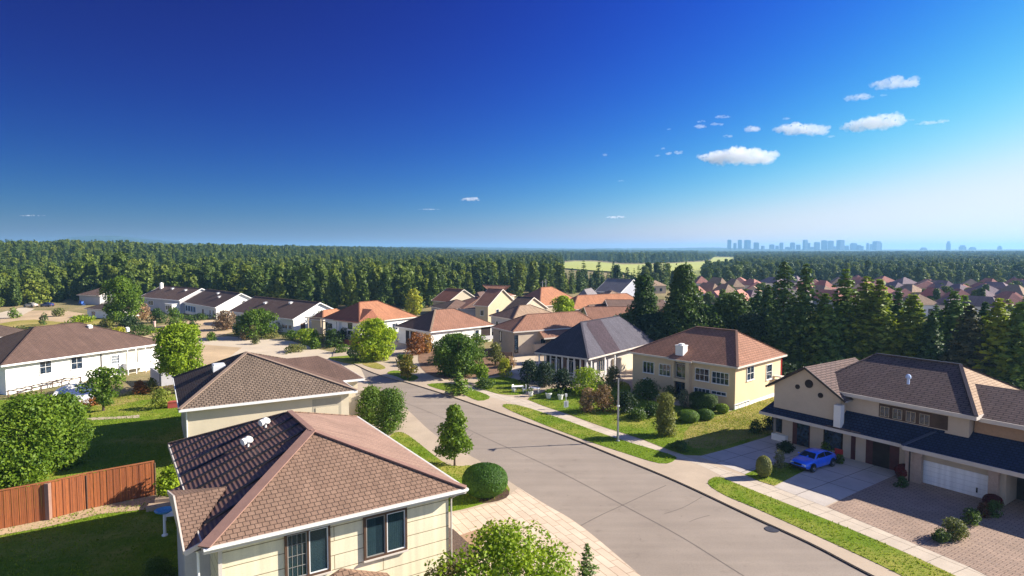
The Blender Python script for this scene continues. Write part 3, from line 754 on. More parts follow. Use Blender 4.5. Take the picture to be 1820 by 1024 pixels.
hpart(h1, 'gutter', fascw, lambda mb: mb.tube([(-.02, -.10, h1.eh - .07), (h1.W + .05, -.10, h1.eh - .09)], .075, 10))
hpart(h1, 'gutter', fascw, lambda mb: mb.tube([(h1.W + .10, -.05, h1.eh - .08), (h1.W + .10, h1.D, h1.eh - .08)], .075, 10))
hpart(h1, 'downpipe', fasc, lambda mb: mb.tube([(h1.W - .2, -.05, h1.eh - .12), (h1.W - .62, .66, h1.eh - .7), (h1.W - .62, .68, 0)], .05, 8))
hpart(h1, 'utility_box', fascw, lambda mb: (mb.box(.45, 13.2, 3.4, .74, 13.7, 4.4), mb.box(.3, 13.0, 4.4, .74, 13.9, 4.46)))

# ---------------------------------------------------------------- H2
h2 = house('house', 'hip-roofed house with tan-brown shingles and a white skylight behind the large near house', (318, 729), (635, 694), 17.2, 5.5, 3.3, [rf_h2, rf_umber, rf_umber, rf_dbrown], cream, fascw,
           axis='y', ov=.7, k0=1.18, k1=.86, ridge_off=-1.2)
def xwing(mb):
    W, D = h2.W, h2.D; z0 = h2.eh + .02; zt = h2.eh + 2.2
    # cross ridge reaching to the right-hand side, its end a hip
    mb.face([(W - .02, 5.6, z0), (W + 2.4, 5.6, z0), (W - 1.6, 10.6, zt), (6, 10.2, zt)], 0)
    mb.face([(W + 2.4, 5.6, z0), (W + 2.4, 15.6, z0), (W - 1.6, 10.6, zt)], 0)
    mb.face([(W + 2.4, 15.6, z0), (W - .02, 15.6, z0), (6, 10.2, zt), (W - 1.6, 10.6, zt)], 0)
    mb.face([(W, 5.6, z0 - .15), (W, 15.6, z0 - .15), (W + 2.4, 15.6, z0 - .15), (W + 2.4, 5.6, z0 - .15)], 1)
hpart(h2, 'cross_roof', [rf_umber, fascw], xwing)
hpart(h2, 'cross_fascia', fascw, lambda mb: (mb.beam((h2.W, 5.6, h2.eh), (h2.W + 2.4, 5.6, h2.eh), .07, .24, drop=.1), mb.beam((h2.W + 2.4, 5.6, h2.eh), (h2.W + 2.4, 15.6, h2.eh), .07, .24, drop=.1), mb.beam((h2.W + 2.4, 15.6, h2.eh), (h2.W, 15.6, h2.eh), .07, .24, drop=.1)))
hpart(h2, 'cross_wall', cream, lambda mb: mb.box(h2.W - 1, 6.2, -.3, h2.W + 1.8, 15.0, h2.eh - .16))
capm2 = plain('tan_cap', (.27, .19, .14), .12, 2, .85, .006)
K = MB()
for a in (Vector((0, 0, h2.eh)), Vector((h2.W, 0, h2.eh))): K.beam(a + up, h2.r0 + up, .34, .08)
K.build('hip_cap', capm2, h2.roof)
# skylight on the left slope
def sl2(u, v):
    sl = h2.rise / h2.r0.x; x = 3
    for _ in range(10):
        z = h2.eh + x * sl; q = P(u, v, z) - h2.o; x, y = q.dot(h2.ex), q.dot(h2.ey)
    return x, y, h2.eh + x * sl, sl
x, y, z, s_ = sl2(387, 655)
sk = MB(); sk.box(x - .5, y - .9, z - .3, x + .7, y + .9, z + .42); so_ = sk.build('skylight', fascw, h2.roof)
MB().box(x - .4, y - .8, z + .42, x + .6, y + .8, z + .47).build('pane', plain('opal_pane', (.75, .76, .76), .04, 2, .3, 0), so_)
# garage-like opening under the right part of the front eave
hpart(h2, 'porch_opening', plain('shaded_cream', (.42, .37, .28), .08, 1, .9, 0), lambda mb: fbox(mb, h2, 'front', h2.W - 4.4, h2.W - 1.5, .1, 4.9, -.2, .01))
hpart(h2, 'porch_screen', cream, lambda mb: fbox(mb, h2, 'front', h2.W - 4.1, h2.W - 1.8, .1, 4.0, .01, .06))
window(h2, 'right', 1.5, 3.2, 2.8, 4.2, 2, 1)
hpart(h2, 'downpipe', fascw, lambda mb: mb.tube([(.62, .62, h2.eh - .3), (.62, .62, 0)], .06, 8))

# ---------------------------------------------------------------- H3 long white house
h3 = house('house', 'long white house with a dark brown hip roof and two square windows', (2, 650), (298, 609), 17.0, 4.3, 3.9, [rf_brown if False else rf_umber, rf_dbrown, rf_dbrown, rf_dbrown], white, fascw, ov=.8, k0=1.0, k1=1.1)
win_px(h3, 'front', (70, 642), (91, 662), cols=2, rows=2)
win_px(h3, 'front', (126, 636), (146, 654), cols=2, rows=2)
def alcove(mb):
    a0, z1 = on_wall(h3, 'front', 222, 627); a1, z0 = on_wall(h3, 'front', 250, 664); fbox(mb, h3, 'front', a0, a1, z0, z1, .0, .02)
hpart(h3, 'alcove', plain('pale_recess', (.5, .47, .38), .12, 1, .9, 0), alcove)
def balcony(mb):
    a0, _ = on_wall(h3, 'front', 218, 660); a1, _ = on_wall(h3, 'front', 254, 660); z = .9
    fbox(mb, h3, 'front', a0, a1, z, z + .15, 0, 1.2); fbox(mb, h3, 'front', a0, a1, z + .15, z + .95, 1.1, 1.2); fbox(mb, h3, 'front', a0, a0 + .1, z + .15, z + .95, 0, 1.1); fbox(mb, h3, 'front', a1 - .1, a1, z + .15, z + .95, 0, 1.1)
hpart(h3, 'balcony', fascw, balcony)
for q in (220, 235, 252):
    a, _ = on_wall(h3, 'front', q, 650)
    hpart(h3, 'balcony_post', fascw, lambda mb: fbox(mb, h3, 'front', a - .06, a + .06, -.2, h3.eh - .2, 1.02, 1.14))
win_px(h3, 'front', (197, 633), (211, 645), cols=1, rows=3, gm=glass_pale)
a, _ = on_wall(h3, 'front', 180, 650)
hpart(h3, 'downpipe', darktrim, lambda mb: fbox(mb, h3, 'front', a - .05, a + .05, -.1, h3.eh - .2, .01, .11))
window(h3, 'left', 3, 5, 1.8, 3.1)
def pvent(h, x, y, s=.3, name='roof_vent', plane='front'):
    z = h.eh + (y if plane == 'front' else x) * h.rise / (h.D / 2)
    mb = MB(); mb.box(x - s, y - s * .7, z - .3, x + s, y + s * .7, z + .25); mb.face([(x - s * 1.1, y - s, z + .252), (x + s * 1.1, y - s, z + .252), (x + s * 1.1, y + s, z + .45), (x - s * 1.1, y + s, z + .45)])
    mb.face([(x - s * 1.1, y + s, z + .45), (x + s * 1.1, y + s, z + .45), (x + s * 1.1, y + s, z + .2), (x - s * 1.1, y + s, z + .2)])
    return mb.build(name, fascw, h.roof)
pvent(h3, 15.5, 6.8, .3); pvent(h3, 20.5, 5.0, .22)
# dark roof of the house left of it
h3b = house('house', 'dark brown roof half hidden behind the long white house at the left edge', (-60, 612), (55, 588), 14, 4.2, 3.2, rf_dbrown, white, fascw, ov=.6)

# ---------------------------------------------------------------- ranch houses in a row, upper left
def ranch(label, c0, c1, gab_right_px, eh, rise, D, roof=rf_umber, wall=white, vents=(), **kw):
    h = house('house', label, c0, c1, D, eh, rise, roof, wall, fascw, kind='gable', axis='x', ov=.5, group='white ranch houses in front of the forest', **kw)
    for vx, vy in vents: pvent(h, h.W * vx, h.D / 2 * vy, .45)
    return h
r1_ = ranch('white ranch house with two roof vents, directly left of the orange-roofed house', (406, 553), (520, 568), None, 3.5, 3.6, 15, vents=((.33, .65), (.66, .8)))
win_px(r1_, 'front', (416, 560), (429, 569), cols=2, rows=1, gm=glass); win_px(r1_, 'front', (502, 577), (511, 584), cols=2, rows=1); win_px(r1_, 'front', (513, 578), (519, 585), cols=2, rows=1)
window(r1_, 'right', 9, 11, 3.6, 4.7, 2, 1, gm=interior)
hpart(r1_, 'side_door', browntrim, lambda mb: fbox(mb, r1_, 'right', 2.4, 3.6, -.1, 2.3, .0, .06))
r2_ = ranch('white ranch house with bluish porch windows and a small oval gable vent', (324, 537), (382, 547), None, 3.5, 3.8, 15, vents=((.5, .8), (.68, .6)))
for k in range(4): window(r2_, 'front', 1.6 + k * 2.3, 3.2 + k * 2.3, 1.0, 2.5, 1, 1, fm=plain('blue_frame', (.25, .42, .6), .05, 2, .5, 0))
window(r2_, 'front', r2_.W - 5.6, r2_.W - 4.6, 1.2, 2.4, 1, 1); window(r2_, 'front', r2_.W - 3.0, r2_.W - 1.6, .8, 2.5, 2, 1)
hpart(r2_, 'door', browntrim, lambda mb: fbox(mb, r2_, 'front', r2_.W * .58, r2_.W * .58 + 1.1, -.1, 2.3, 0, .06))
hpart(r2_, 'gable_vent', interior, lambda mb: (mb.lathe([(0, 0), (.55, 0), (.55, .06), (0, .06)], 16, (0, 0, 0))))
gv_ = [c for c in r2_.root.children if c.name.startswith('gable_vent')][0]; gv_.location = (r2_.W - .5, r2_.D / 2 + 1, 4.4); gv_.rotation_euler = (0, R(90), 0)
r3_ = ranch('ranch house with a white square bay, leftmost of the three white ranch houses', (247, 528), (318, 534), None, 4.2, 3.4, 15, vents=((.4, .8), (.75, .75)), wall=greyw)
window(r3_, 'front', 5.2, 8.4, 1.8, 3.2, 2, 1)
hpart(r3_, 'bay', white, lambda mb: (mb.box(r3_.W - 5.2, -1.6, -.2, r3_.W - 1.2, .52, 3.0), mb.box(r3_.W - 5.4, -1.8, 3.0, r3_.W - 1.0, .5, 3.15)))
for k in range(3): hpart(r3_, 'bay_window', glass, lambda mb: mb.box(r3_.W - 4.9 + k * 1.2, -1.66, 1.2, r3_.W - 4.0 + k * 1.2, -1.6, 2.5))
chimney(r3_, 3, 6, 6, 8.6, .9, .9, white)
h_a = house('house', 'small brown-roofed house with blue chairs beside it, left of the dense round tree', (136, 524), (176, 526), 12, 3.4, 2.6, rf_rust if False else rf_brown, greyw, kind='gable1', axis='x', ov=.6)
h_a2 = house('house', 'low dark-roofed house below the small brown-roofed house at the upper left', (150, 548), (196, 552), 9, 2.6, 1.6, rf_dbrown, white, kind='hip', ov=.5)
window(h_a2, 'front', 3, 5, .6, 1.8)

# ---------------------------------------------------------------- H5 orange
h5 = house('house', 'two-storey white house with an orange tiled hip roof beside the big round bright tree', (572, 566), (639, 574), 16.0, 5.0, 3.6, [rf_red, rf_orange, rf_orange, rf_red], white, fasc, ov=.5, axis='y', k0=.75, k1=.9)
win_px(h5, 'front', (583, 575), (590, 583), cols=1, rows=1, fm=darktrim); win_px(h5, 'front', (583.5, 586), (590, 591), cols=1, rows=1, fm=darktrim)
win_px(h5, 'front', (619, 573), (626, 584), cols=1, rows=1, fm=darktrim, gm=glass); win_px(h5, 'front', (619, 588), (626, 594), cols=1, rows=1, fm=darktrim)
window(h5, 'front', .7, 1.5, .8, 4.2, 1, 2, fm=fasc)
hpart(h5, 'stair_recess', plain('grey_recess', (.22, .2, .2), .1, 1, .9, 0), lambda mb: fbox(mb, h5, 'front', 4.7, 6.2, -.1, 4.6, 0, .02))
hpart(h5, 'stair_column', white, lambda mb: mb.box(6.1, -.3, -.2, 6.4, .5, 4.8))
hpart(h5, 'brick_planter', plain('red_brick', (.30, .12, .08), .2, 3, .9, .01), lambda mb: mb.box(6.6, -1.0, -.1, h5.W - .6, .48, 1.3))
window(h5, 'right', 4, 5.4, 2.6, 4.0); window(h5, 'right', 9, 10.4, 2.6, 4.0)
hpart(h5, 'dormer_roof', [rf_red, fasc], lambda mb: (mb.face([(4.6, -.3, 4.98), (h5.W - .3, -.3, 4.98), (h5.W - 1.2, 4.2, 7.4), (5.6, 4.2, 7.4)], 0), mb.face([(h5.W - .3, -.3, 4.98), (h5.W - .0, 5, 5.3), (h5.W - 1.2, 4.2, 7.4)], 0), mb.face([(4.3, 1.4, 5.2), (4.6, -.3, 4.98), (5.6, 4.2, 7.4)], 0)))
h5b = house('garage', 'small orange-roofed outbuilding between the white ranch house and the orange-roofed house', (549, 567), (574, 569), 9, 3.6, 2.0, rf_orange, browntrim if False else tanw, ov=.4, kind='hip', cat='outbuilding')
# ---------------------------------------------------------------- H6 brown hip, centre
h6 = house('house', 'white house with broad brown hip roof and pale hip ridge behind rusty shrubs', (701, 580), (765, 590), 17.5, 3.6, 3.6, [rf_umber, rf_terra, rf_terra, rf_umber], white, fascw, ov=.6, axis='y', k0=.95)
hb = MB(); hb.beam(Vector((h6.W, 0, h6.eh + .05)), h6.r0 + Vector((0, 0, .08)), .4, .09); hb.build('hip_cap', rf_tan, h6.roof)
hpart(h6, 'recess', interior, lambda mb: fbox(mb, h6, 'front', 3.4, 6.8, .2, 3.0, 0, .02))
hpart(h6, 'recess_post', white, lambda mb: fbox(mb, h6, 'front', 5.0, 5.2, .0, 3.3, .02, .2))
window(h6, 'front', 8.2, 9.2, .5, 2.8, 1, 1, fm=fasc)
window(h6, 'right', 6.5, 7.7, .8, 2.6, 1, 1, fm=plain('green_frame', (.35, .42, .3), .1, 1, .6, 0))
window(h6, 'right', 12.2, 13.2, 1.2, 2.8, 1, 1); 
hpart(h6, 'balcony', [greyw, interior], lambda mb: (fbox(mb, h6, 'right', 13.9, 16.6, .2, 3.2, 0, .02, 1), fbox(mb, h6, 'right', 13.8, 16.7, .6, 1.3, .02, .9, 0)))
# ---------------------------------------------------------------- H7
h7 = house('house', 'beige house with narrow dark windows and a low rust-brown roof behind the shrubs', (872, 581), (912, 590), 21, 4.8, 2.6, [rf_terra, rf_terra], tanw, fasc, ov=.35, axis='y', k0=1.3, k1=.7)
win_px(h7, 'front', (888, 589), (891, 606), cols=1, fm=darktrim); window(h7, 'right', .5, 1.2, .9, 4.0, 1, 1, fm=darktrim)
for a in (6.2, 8.6, 11.4, 14, 16): window(h7, 'right', a, a + 1.1, .9, 3.0, 1, 1, fm=fasc)
hpart(h7, 'low_wing', [plain('pink_beige', (.5, .42, .34), .05, 1, .9, 0)], lambda mb: mb.box(h7.W - .4, 4.5, -.2, h7.W + .6, 20, 2.2))
hpart(h7, 'lower_roof', [rf_terra, fasc], lambda mb: (mb.face([(h7.W - 3, 6.5, 5.5), (h7.W + 2.8, 5.0, 3.6), (h7.W + 2.8, 21.5, 3.6), (h7.W - 3, 20, 5.5)], 0), mb.beam((h7.W + 2.8, 5, 3.6), (h7.W + 2.8, 21.5, 3.6), .07, .25, 1, drop=.1)))
# ---------------------------------------------------------------- H8 dark slate
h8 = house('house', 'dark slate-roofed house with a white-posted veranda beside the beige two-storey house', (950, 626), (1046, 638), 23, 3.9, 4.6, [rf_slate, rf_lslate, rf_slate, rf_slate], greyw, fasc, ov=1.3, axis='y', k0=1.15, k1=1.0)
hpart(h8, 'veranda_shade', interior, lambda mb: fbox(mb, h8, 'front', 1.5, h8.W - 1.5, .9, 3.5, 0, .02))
for k in range(9):
    x = .6 + k * (h8.W - 1.2) / 8
    hpart(h8, 'veranda_post', fascw, lambda mb: mb.box(x - .09, .35, -.1, x + .09, .53, h8.eh - .18))
hpart(h8, 'veranda_wall', white, lambda mb: (mb.box(.4, .2, -.2, 4.4, .34, .9), mb.box(h8.W - 5.6, .2, -.2, h8.W - .3, .34, .95)))
hpart(h8, 'veranda_curtain', plain('brown_curtain', (.2, .12, .1), .2, 2, .9, 0), lambda mb: (fbox(mb, h8, 'front', 4.2, 5.2, .6, 3.3, .03, .08), fbox(mb, h8, 'front', 7.6, 8.2, .6, 3.3, .03, .08)))
for a in (2.4, 5.4): window(h8, 'front', a, a + 1.4, 1.2, 3.0, 2, 1, off=1.22)
for a, b in ((2.0, 3.6), (5.0, 6.6)): window(h8, 'right', a, b, 1.0, 2.8, 3, 1, fm=fasc)
hpart(h8, 'side_wall', cream, lambda mb: mb.box(h8.W - 1.29, 9.2, -.2, h8.W - .9, h8.D - 1.4, 2.5))
hpart(h8, 'side_post', fascw, lambda mb: (mb.box(h8.W - .6, 1.5, -.2, h8.W - .42, 1.68, 3.7), mb.box(h8.W - .6, 5.5, -.2, h8.W - .42, 5.68, 3.7), mb.box(h8.W - .6, 8.6, -.2, h8.W - .42, 8.78, 3.7)))
# pale strip of the twin hip
def strip(mb):
    e = Vector((h8.W, 0, h8.eh + .03)); f = Vector((h8.W, 5.4, h8.eh + .03)); t = h8.r0 + Vector((0, 0, .03))
    mb.face([e, f, e.lerp(t, .8) + Vector((.5, 1.9, .0))], 0)
# gable of slate lighter plane
hb = MB(); hb.beam(Vector((h8.W, 0, h8.eh + .05)), h8.r0 + Vector((0, 0, .08)), .3, .08); hb.build('hip_cap', rf_lslate, h8.roof)
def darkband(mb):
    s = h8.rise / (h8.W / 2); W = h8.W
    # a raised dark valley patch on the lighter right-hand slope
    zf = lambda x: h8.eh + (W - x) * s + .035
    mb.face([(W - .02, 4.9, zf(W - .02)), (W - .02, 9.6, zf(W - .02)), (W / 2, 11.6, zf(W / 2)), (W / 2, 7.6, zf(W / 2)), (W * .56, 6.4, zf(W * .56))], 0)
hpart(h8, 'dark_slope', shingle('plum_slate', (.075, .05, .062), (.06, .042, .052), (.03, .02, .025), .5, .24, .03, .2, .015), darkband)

# ---------------------------------------------------------------- H9 beige two-storey
h9 = house('house', 'beige two-storey house with a terracotta hip roof and a white chimney', (1115, 625), (1311, 653), 14.0, 5.6, 3.5, [rf_terra, rf_terra], beige, fasc, ov=.55, axis='x', k0=.95, k1=.55)
hb = MB(); hb.beam(Vector((h9.W, 0, h9.eh + .05)), h9.r1 + Vector((0, 0, .08)), .3, .1); hb.beam(h9.r0 + Vector((0, 0, .08)), h9.r1 + Vector((0, 0, .08)), .3, .1); hb.build('hip_cap', plain('brown_cap', (.2, .11, .08), .1, 2, .9, 0), h9.roof)
Z5 = lambda x, y: (1100 + x / 5.119, 590 + y / 5.119)
for a, b, c, r in (((225, 268), (318, 378), 3, 1), ((372, 290), (466, 402), 3, 2), ((700, 328), (818, 452), 3, 2), ((852, 360), (998, 484), 4, 2)):
    win_px(h9, 'front', Z5(*a), Z5(*b), cols=c, rows=r)
win_px(h9, 'front', Z5(690, 505), Z5(826, 568), cols=4, rows=1); win_px(h9, 'front', Z5(848, 535), Z5(975, 582), cols=3, rows=1); win_px(h9, 'front', Z5(228, 425), Z5(298, 455), cols=2, rows=1)
# centre bay: tall recessed opening between two piers
a0, zt = on_wall(h9, 'front', *Z5(518, 275)); a1, _ = on_wall(h9, 'front', *Z5(632, 285)); _, zb = on_wall(h9, 'front', *Z5(575, 600))
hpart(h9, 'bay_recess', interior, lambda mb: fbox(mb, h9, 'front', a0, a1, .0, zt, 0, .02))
hpart(h9, 'bay_pier', beige, lambda mb: (fbox(mb, h9, 'front', a0 - .25, a0, -.2, h9.eh - .2, 0, .5), fbox(mb, h9, 'front', a1, a1 + .55, -.2, h9.eh - .2, 0, .75)))
hpart(h9, 'bay_balcony', beige, lambda mb: fbox(mb, h9, 'front', a0, a1, 2.6, 2.95, .02, .6))
window(h9, 'front', a0 + .15, a1 - .05, 3.1, zt - .15, 2, 1, fm=fasc, sill=False, name='tall_window'); window(h9, 'front', a0 + .15, a1 - .05, .4, 2.4, 2, 1, fm=browntrim, sill=False, name='tall_window')
def canopy(mb):
    s = h9.rise / (h9.D / 2)
    mb.face([(a0 - .7, -.35, h9.eh + .03 - .1), (a1 + 1.0, -.35, h9.eh - .07), (a1 - .2, 2.2, h9.eh + 2.2 * s + .04), (a0 + .3, 2.2, h9.eh + 2.2 * s + .04)], 0)
    mb.beam((a0 - .7, -.35, h9.eh - .07), (a1 + 1.0, -.35, h9.eh - .07), .07, .2, 1, drop=.09)
hpart(h9, 'bay_canopy', [rf_terra, fasc], canopy)
win_px(h9, 'right', Z5(1164, 325), Z5(1222, 425), cols=2, rows=2); win_px(h9, 'right', Z5(1342, 305), Z5(1386, 420), cols=1, rows=2)
win_px(h9, 'right', Z5(1052, 668), Z5(1180, 715), cols=4, rows=1, sill=False)
hpart(h9, 'plinth', white, lambda mb: fbox(mb, h9, 'right', .56, h9.D - .56, -.1, .55, 0, .04))
hpart(h9, 'wall_shelf', fasc, lambda mb: (fbox(mb, h9, 'right', 10.8, 12.6, 2.4, 2.5, 0, .8), fbox(mb, h9, 'right', 11.0, 12.0, 2.85, 3.0, 0, 1.1)))
hpart(h9, 'red_downpipe', plain('red_paint', (.5, .03, .03), .1, 2, .5, 0), lambda mb: mb.box(h9.W - .56, h9.D - .62, .2, h9.W - .46, h9.D - .50, h9.eh - .2))
sl9 = h9.rise / (h9.D / 2); cam0 = Vector((0, 0, CAMH)); dd = P(1207, 633, 0) - cam0; oo = cam0 - h9.o
# where the sight line meets the front roof plane z = eh + y * slope
tt9 = (h9.eh + oo.dot(h9.ey) * sl9 - oo.z) / (dd.z - dd.dot(h9.ey) * sl9); qq = oo + dd * tt9; cx_, cy_, zc_ = qq.dot(h9.ex), qq.dot(h9.ey), qq.z
print('chimney', cx_, cy_, zc_)
chimney(h9, cx_, cy_ + .55, zc_ - .3, zc_ + max(.9, height_to(h9.o + h9.ex * cx_ + h9.ey * cy_ + Vector((0, 0, zc_)), 612) - .25), 1.15, 1.1, white)
hpart(h9, 'stair_rail', fascw, lambda mb: (mb.beam((3.2, -.4, 2.2), (6.3, -1.2, .2), .12, .5), mb.box(3.0, -.5, 0, 3.3, .4, 2.2)))

# ---------------------------------------------------------------- H10 big house at right
tanw2 = plain('warm_tan_stucco', (.56, .45, .33), .08, .6, .9, .003)
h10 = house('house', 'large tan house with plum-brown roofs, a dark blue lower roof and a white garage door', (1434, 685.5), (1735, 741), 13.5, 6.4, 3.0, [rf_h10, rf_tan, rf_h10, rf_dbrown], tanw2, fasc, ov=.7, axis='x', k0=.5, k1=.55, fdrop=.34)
hx = h10
Z8 = lambda x, y: (1340 + x / 3.792, 640 + y / 3.792)
def loc(px, z):
    q = P(px[0], px[1], z) - hx.o; return q.dot(hx.ex), q.dot(hx.ey)
# extend to the left behind the gable
hb = MB(); hb.beam(Vector((hx.W, 0, hx.eh + .05)), hx.r1 + Vector((0, 0, .08)), .3, .09); hb.beam(hx.r0 + Vector((0, 0, .08)), hx.r1 + Vector((0, 0, .08)), .3, .09); hb.build('hip_cap', darktrim, hx.roof)
# lower storey: dark-blue lean-to roof; eave line measured from the photograph
A = loc((1349, 731), 3.0); B = loc((1609, 791), 3.0)
eaveY = (A[1] + B[1]) / 2; print('H10 lean-to', A, B, 'W', hx.W)
LX0 = A[0]; LX1 = B[0] + .4; LY = eaveY
wallY = .7
zt_ = 4.55
def lean(mb):
    mb.face([(LX0, LY, 3.0), (LX1 + 2, LY, 3.0), (LX1 + 2, wallY, zt_), (LX0 + 1.2, wallY, zt_)], 0)
    mb.face([(LX0 - .02, wallY + 1, 3.0), (LX0, LY, 3.0), (LX0 + 1.2, wallY, zt_)], 0)
    mb.face([(LX0, LY, 2.86), (LX0, wallY + 1, 2.86), (LX1, wallY + 1, 2.86), (LX1, LY, 2.86)], 1)
hpart(hx, 'lower_roof', [rf_navy, fasc], lean)
hpart(hx, 'lower_fascia', fasc, lambda mb: (mb.beam((LX0, LY, 3.0), (LX1 - .5, LY, 3.0), .08, .3, drop=.13), mb.beam((LX0, wallY + 1, 3.0), (LX0, LY, 3.0), .08, .3, drop=.13)))
LW = LY + 1.2     # plane of the ground-floor wall
hpart(hx, 'lower_wall', tanw2, lambda mb: mb.box(LX0 + 1.0, LW, -.2, LX1 + 1.5, wallY + .2, 2.86))
class HX: pass
hl = HX(); hl.__dict__.update(hx.__dict__); hl.ov = LW
def ground_opening(name, p0, p1, mat, z0=None, z1=None, dep=.03):
    a0, za = on_wall(hl, 'front', *Z8(*p0)); a1, zb = on_wall(hl, 'front', *Z8(*p1))
    z1 = 2.75 if z1 is None else z1; z0 = .05 if z0 is None else z0
    return hpart(hx, name, mat, lambda mb: fbox(mb, hl, 'front', a0, a1, z0, z1, 0, dep)), a0, a1
o_, a0, a1 = ground_opening('corner_window', (120, 420), (190, 440), interior, .9); hpart(hx, 'pane', glass, lambda mb: fbox(mb, hl, 'front', a0 + .1, a1 - .1, 1.0, 2.6, .03, .05), o_)
o_, a0, a1 = ground_opening('patio_door', (262, 450), (378, 480), plain('maroon_trim', (.09, .025, .025), .2, 2, .6, 0), .05); hpart(hx, 'pane', glass, lambda mb: fbox(mb, hl, 'front', a0 + .5, a1 - .1, .15, 2.6, .03, .05), o_)
o_, a0, a1 = ground_opening('garden_window', (470, 500), (600, 530), interior, .5); hpart(hx, 'pane', glass, lambda mb: fbox(mb, hl, 'front', a0 + .15, a1 - .15, .6, 2.6, .03, .05), o_)
o_, a0, a1 = ground_opening('slot_window', (655, 560), (685, 580), plain('maroon_trim', (0, 0, 0)), .1)
o_, a0, a1 = ground_opening('entrance_door', (755, 600), (980, 640), plain('maroon_trim', (0, 0, 0)), .05, 2.7)
hpart(hx, 'panel', interior, lambda mb: fbox(mb, hl, 'front', a0 + (a1 - a0) * .22, a0 + (a1 - a0) * .72, .1, 2.5, .03, .06), o_)
hpart(hx, 'red_base', plain('red_paint', (0, 0, 0)), lambda mb: (fbox(mb, hl, 'front', a0 - 2.9, a0 - 2.1, .0, .8, .02, .06)))
# low curved white garden corner
hpart(hx, 'corner_plinth', white, lambda mb: fbox(mb, hl, 'front', LX0 + 1.0, LX0 + 2.6, -.1, .8, .02, .5))
# gabled upper wing at the left
GW0 = loc((1376, 690), 6.4); GW1 = loc((1500, 719), 6.2); print('gable', GW0, GW1)
gy_ = -.35; g0 = on_wall(hl, 'front', 1376, 700, gy_)[0] - .5; g1 = on_wall(hl, 'front', 1494, 722, gy_)[0] + .5; gm_ = (g0 + g1) / 2; pk = 8.4
def gablew(mb): mb.face([(g0 + .5, gy_, 2.9), (g1 - .5, gy_, 2.9), (g1 - .5, gy_, 6.05), (gm_, gy_, pk - .2), (g0 + .5, gy_, 6.05)])
hpart(hx, 'gable_wall', tanw2, lambda mb: (gablew(mb), mb.face([(g1 - .5, gy_, 2.9), (g1 - .5, 8, 2.9), (g1 - .5, 8, 6.05), (g1 - .5, gy_, 6.05)]), mb.face([(g0 + .5, 9, -.2), (g0 + .5, gy_, -.2), (g0 + .5, gy_, 6.05), (g0 + .5, 9, 6.05)])))
def gabler(mb):
    y0 = gy_ - .5
    mb.face([(g1 + .2, y0, 5.75), (g1 + .2, 9, 5.75), (gm_, 9, pk), (gm_, y0, pk)], 0)
    mb.face([(g0 - .2, 9, 5.75), (g0 - .2, y0, 5.75), (gm_, y0, pk), (gm_, 9, pk)], 0)
    mb.face([(g1 + .2, 9, 5.62), (g1 + .2, y0, 5.62), (gm_, y0, pk - .14), (gm_, 9, pk - .14)], 1)
hpart(hx, 'gable_roof', [rf_h10, fasc], gabler)
hpart(hx, 'gable_trim', darktrim, lambda mb: (mb.beam((g1 + .2, gy_ - .5, 5.75), (gm_, gy_ - .5, pk), .08, .2, drop=.05), mb.beam((g0 - .2, gy_ - .5, 5.75), (gm_, gy_ - .5, pk), .08, .2, drop=.05)))
def gopen(u, v, rr, nm):
    a, z = on_wall(hl, 'front', *Z8(u, v), off=gy_)
    mb = MB(); mb.lathe([(0, 0), (rr, 0), (rr, .1), (0, .1)], 14); o = mb.build(nm, interior, hx.root); o.location = (a, gy_ + .02, z); o.rotation_euler = (R(90), 0, 0); return o
gopen(372, 160, .42, 'gable_vent'); gopen(295, 180, .24, 'gable_vent'); gopen(450, 238, .26, 'gable_vent')
# white chimney at the gable's right corner and small tan roof in front of it
ca = loc((1489, 745), 3.6)
hpart(hx, 'flue', [white], lambda mb: mb.box(g1 - .75, gy_ - .75, 3.2, g1 - .1, gy_ - .06, 5.3))
def smallg(mb):
    a = loc((1464, 757), 3.05)[0]; b = loc((1528, 772), 3.05)[0]
    mb.face([(a, LY - .05, 3.04), (b, LY - .05, 3.04), (b + .1, LY + 2.2, 4.2), ((a + b) / 2 + .6, LY + 2.6, 4.3)], 0)
hpart(hx, 'small_roof', rf_h10, smallg)
# upper strip windows
a0, z1 = on_wall(hx, 'front', *Z8(845, 278)); a1, _ = on_wall(hx, 'front', *Z8(1310, 372))
hpart(hx, 'window_band', plain('brown_recess', (.10, .06, .04), .3, 1, .9, 0), lambda mb: fbox(mb, hx, 'front', a0, a1, 4.62, 5.85, 0, .02))
for k in range(4):
    x0_ = a0 + .15 + k * (a1 - a0 - 1.2) / 4
    window(hx, 'front', x0_, x0_ + (a1 - a0) / 4 - .7, 4.75, 5.6, 2, 1, fm=tanw, gm=glass, ft=.04, dep=.06, sill=False)
roof_vent(hx, *Z8(1040, 140), 8.1, r=.22, hh=.6, mat=plain('pale_blue_metal', (.5, .6, .8), .05, 2, .4, 0))
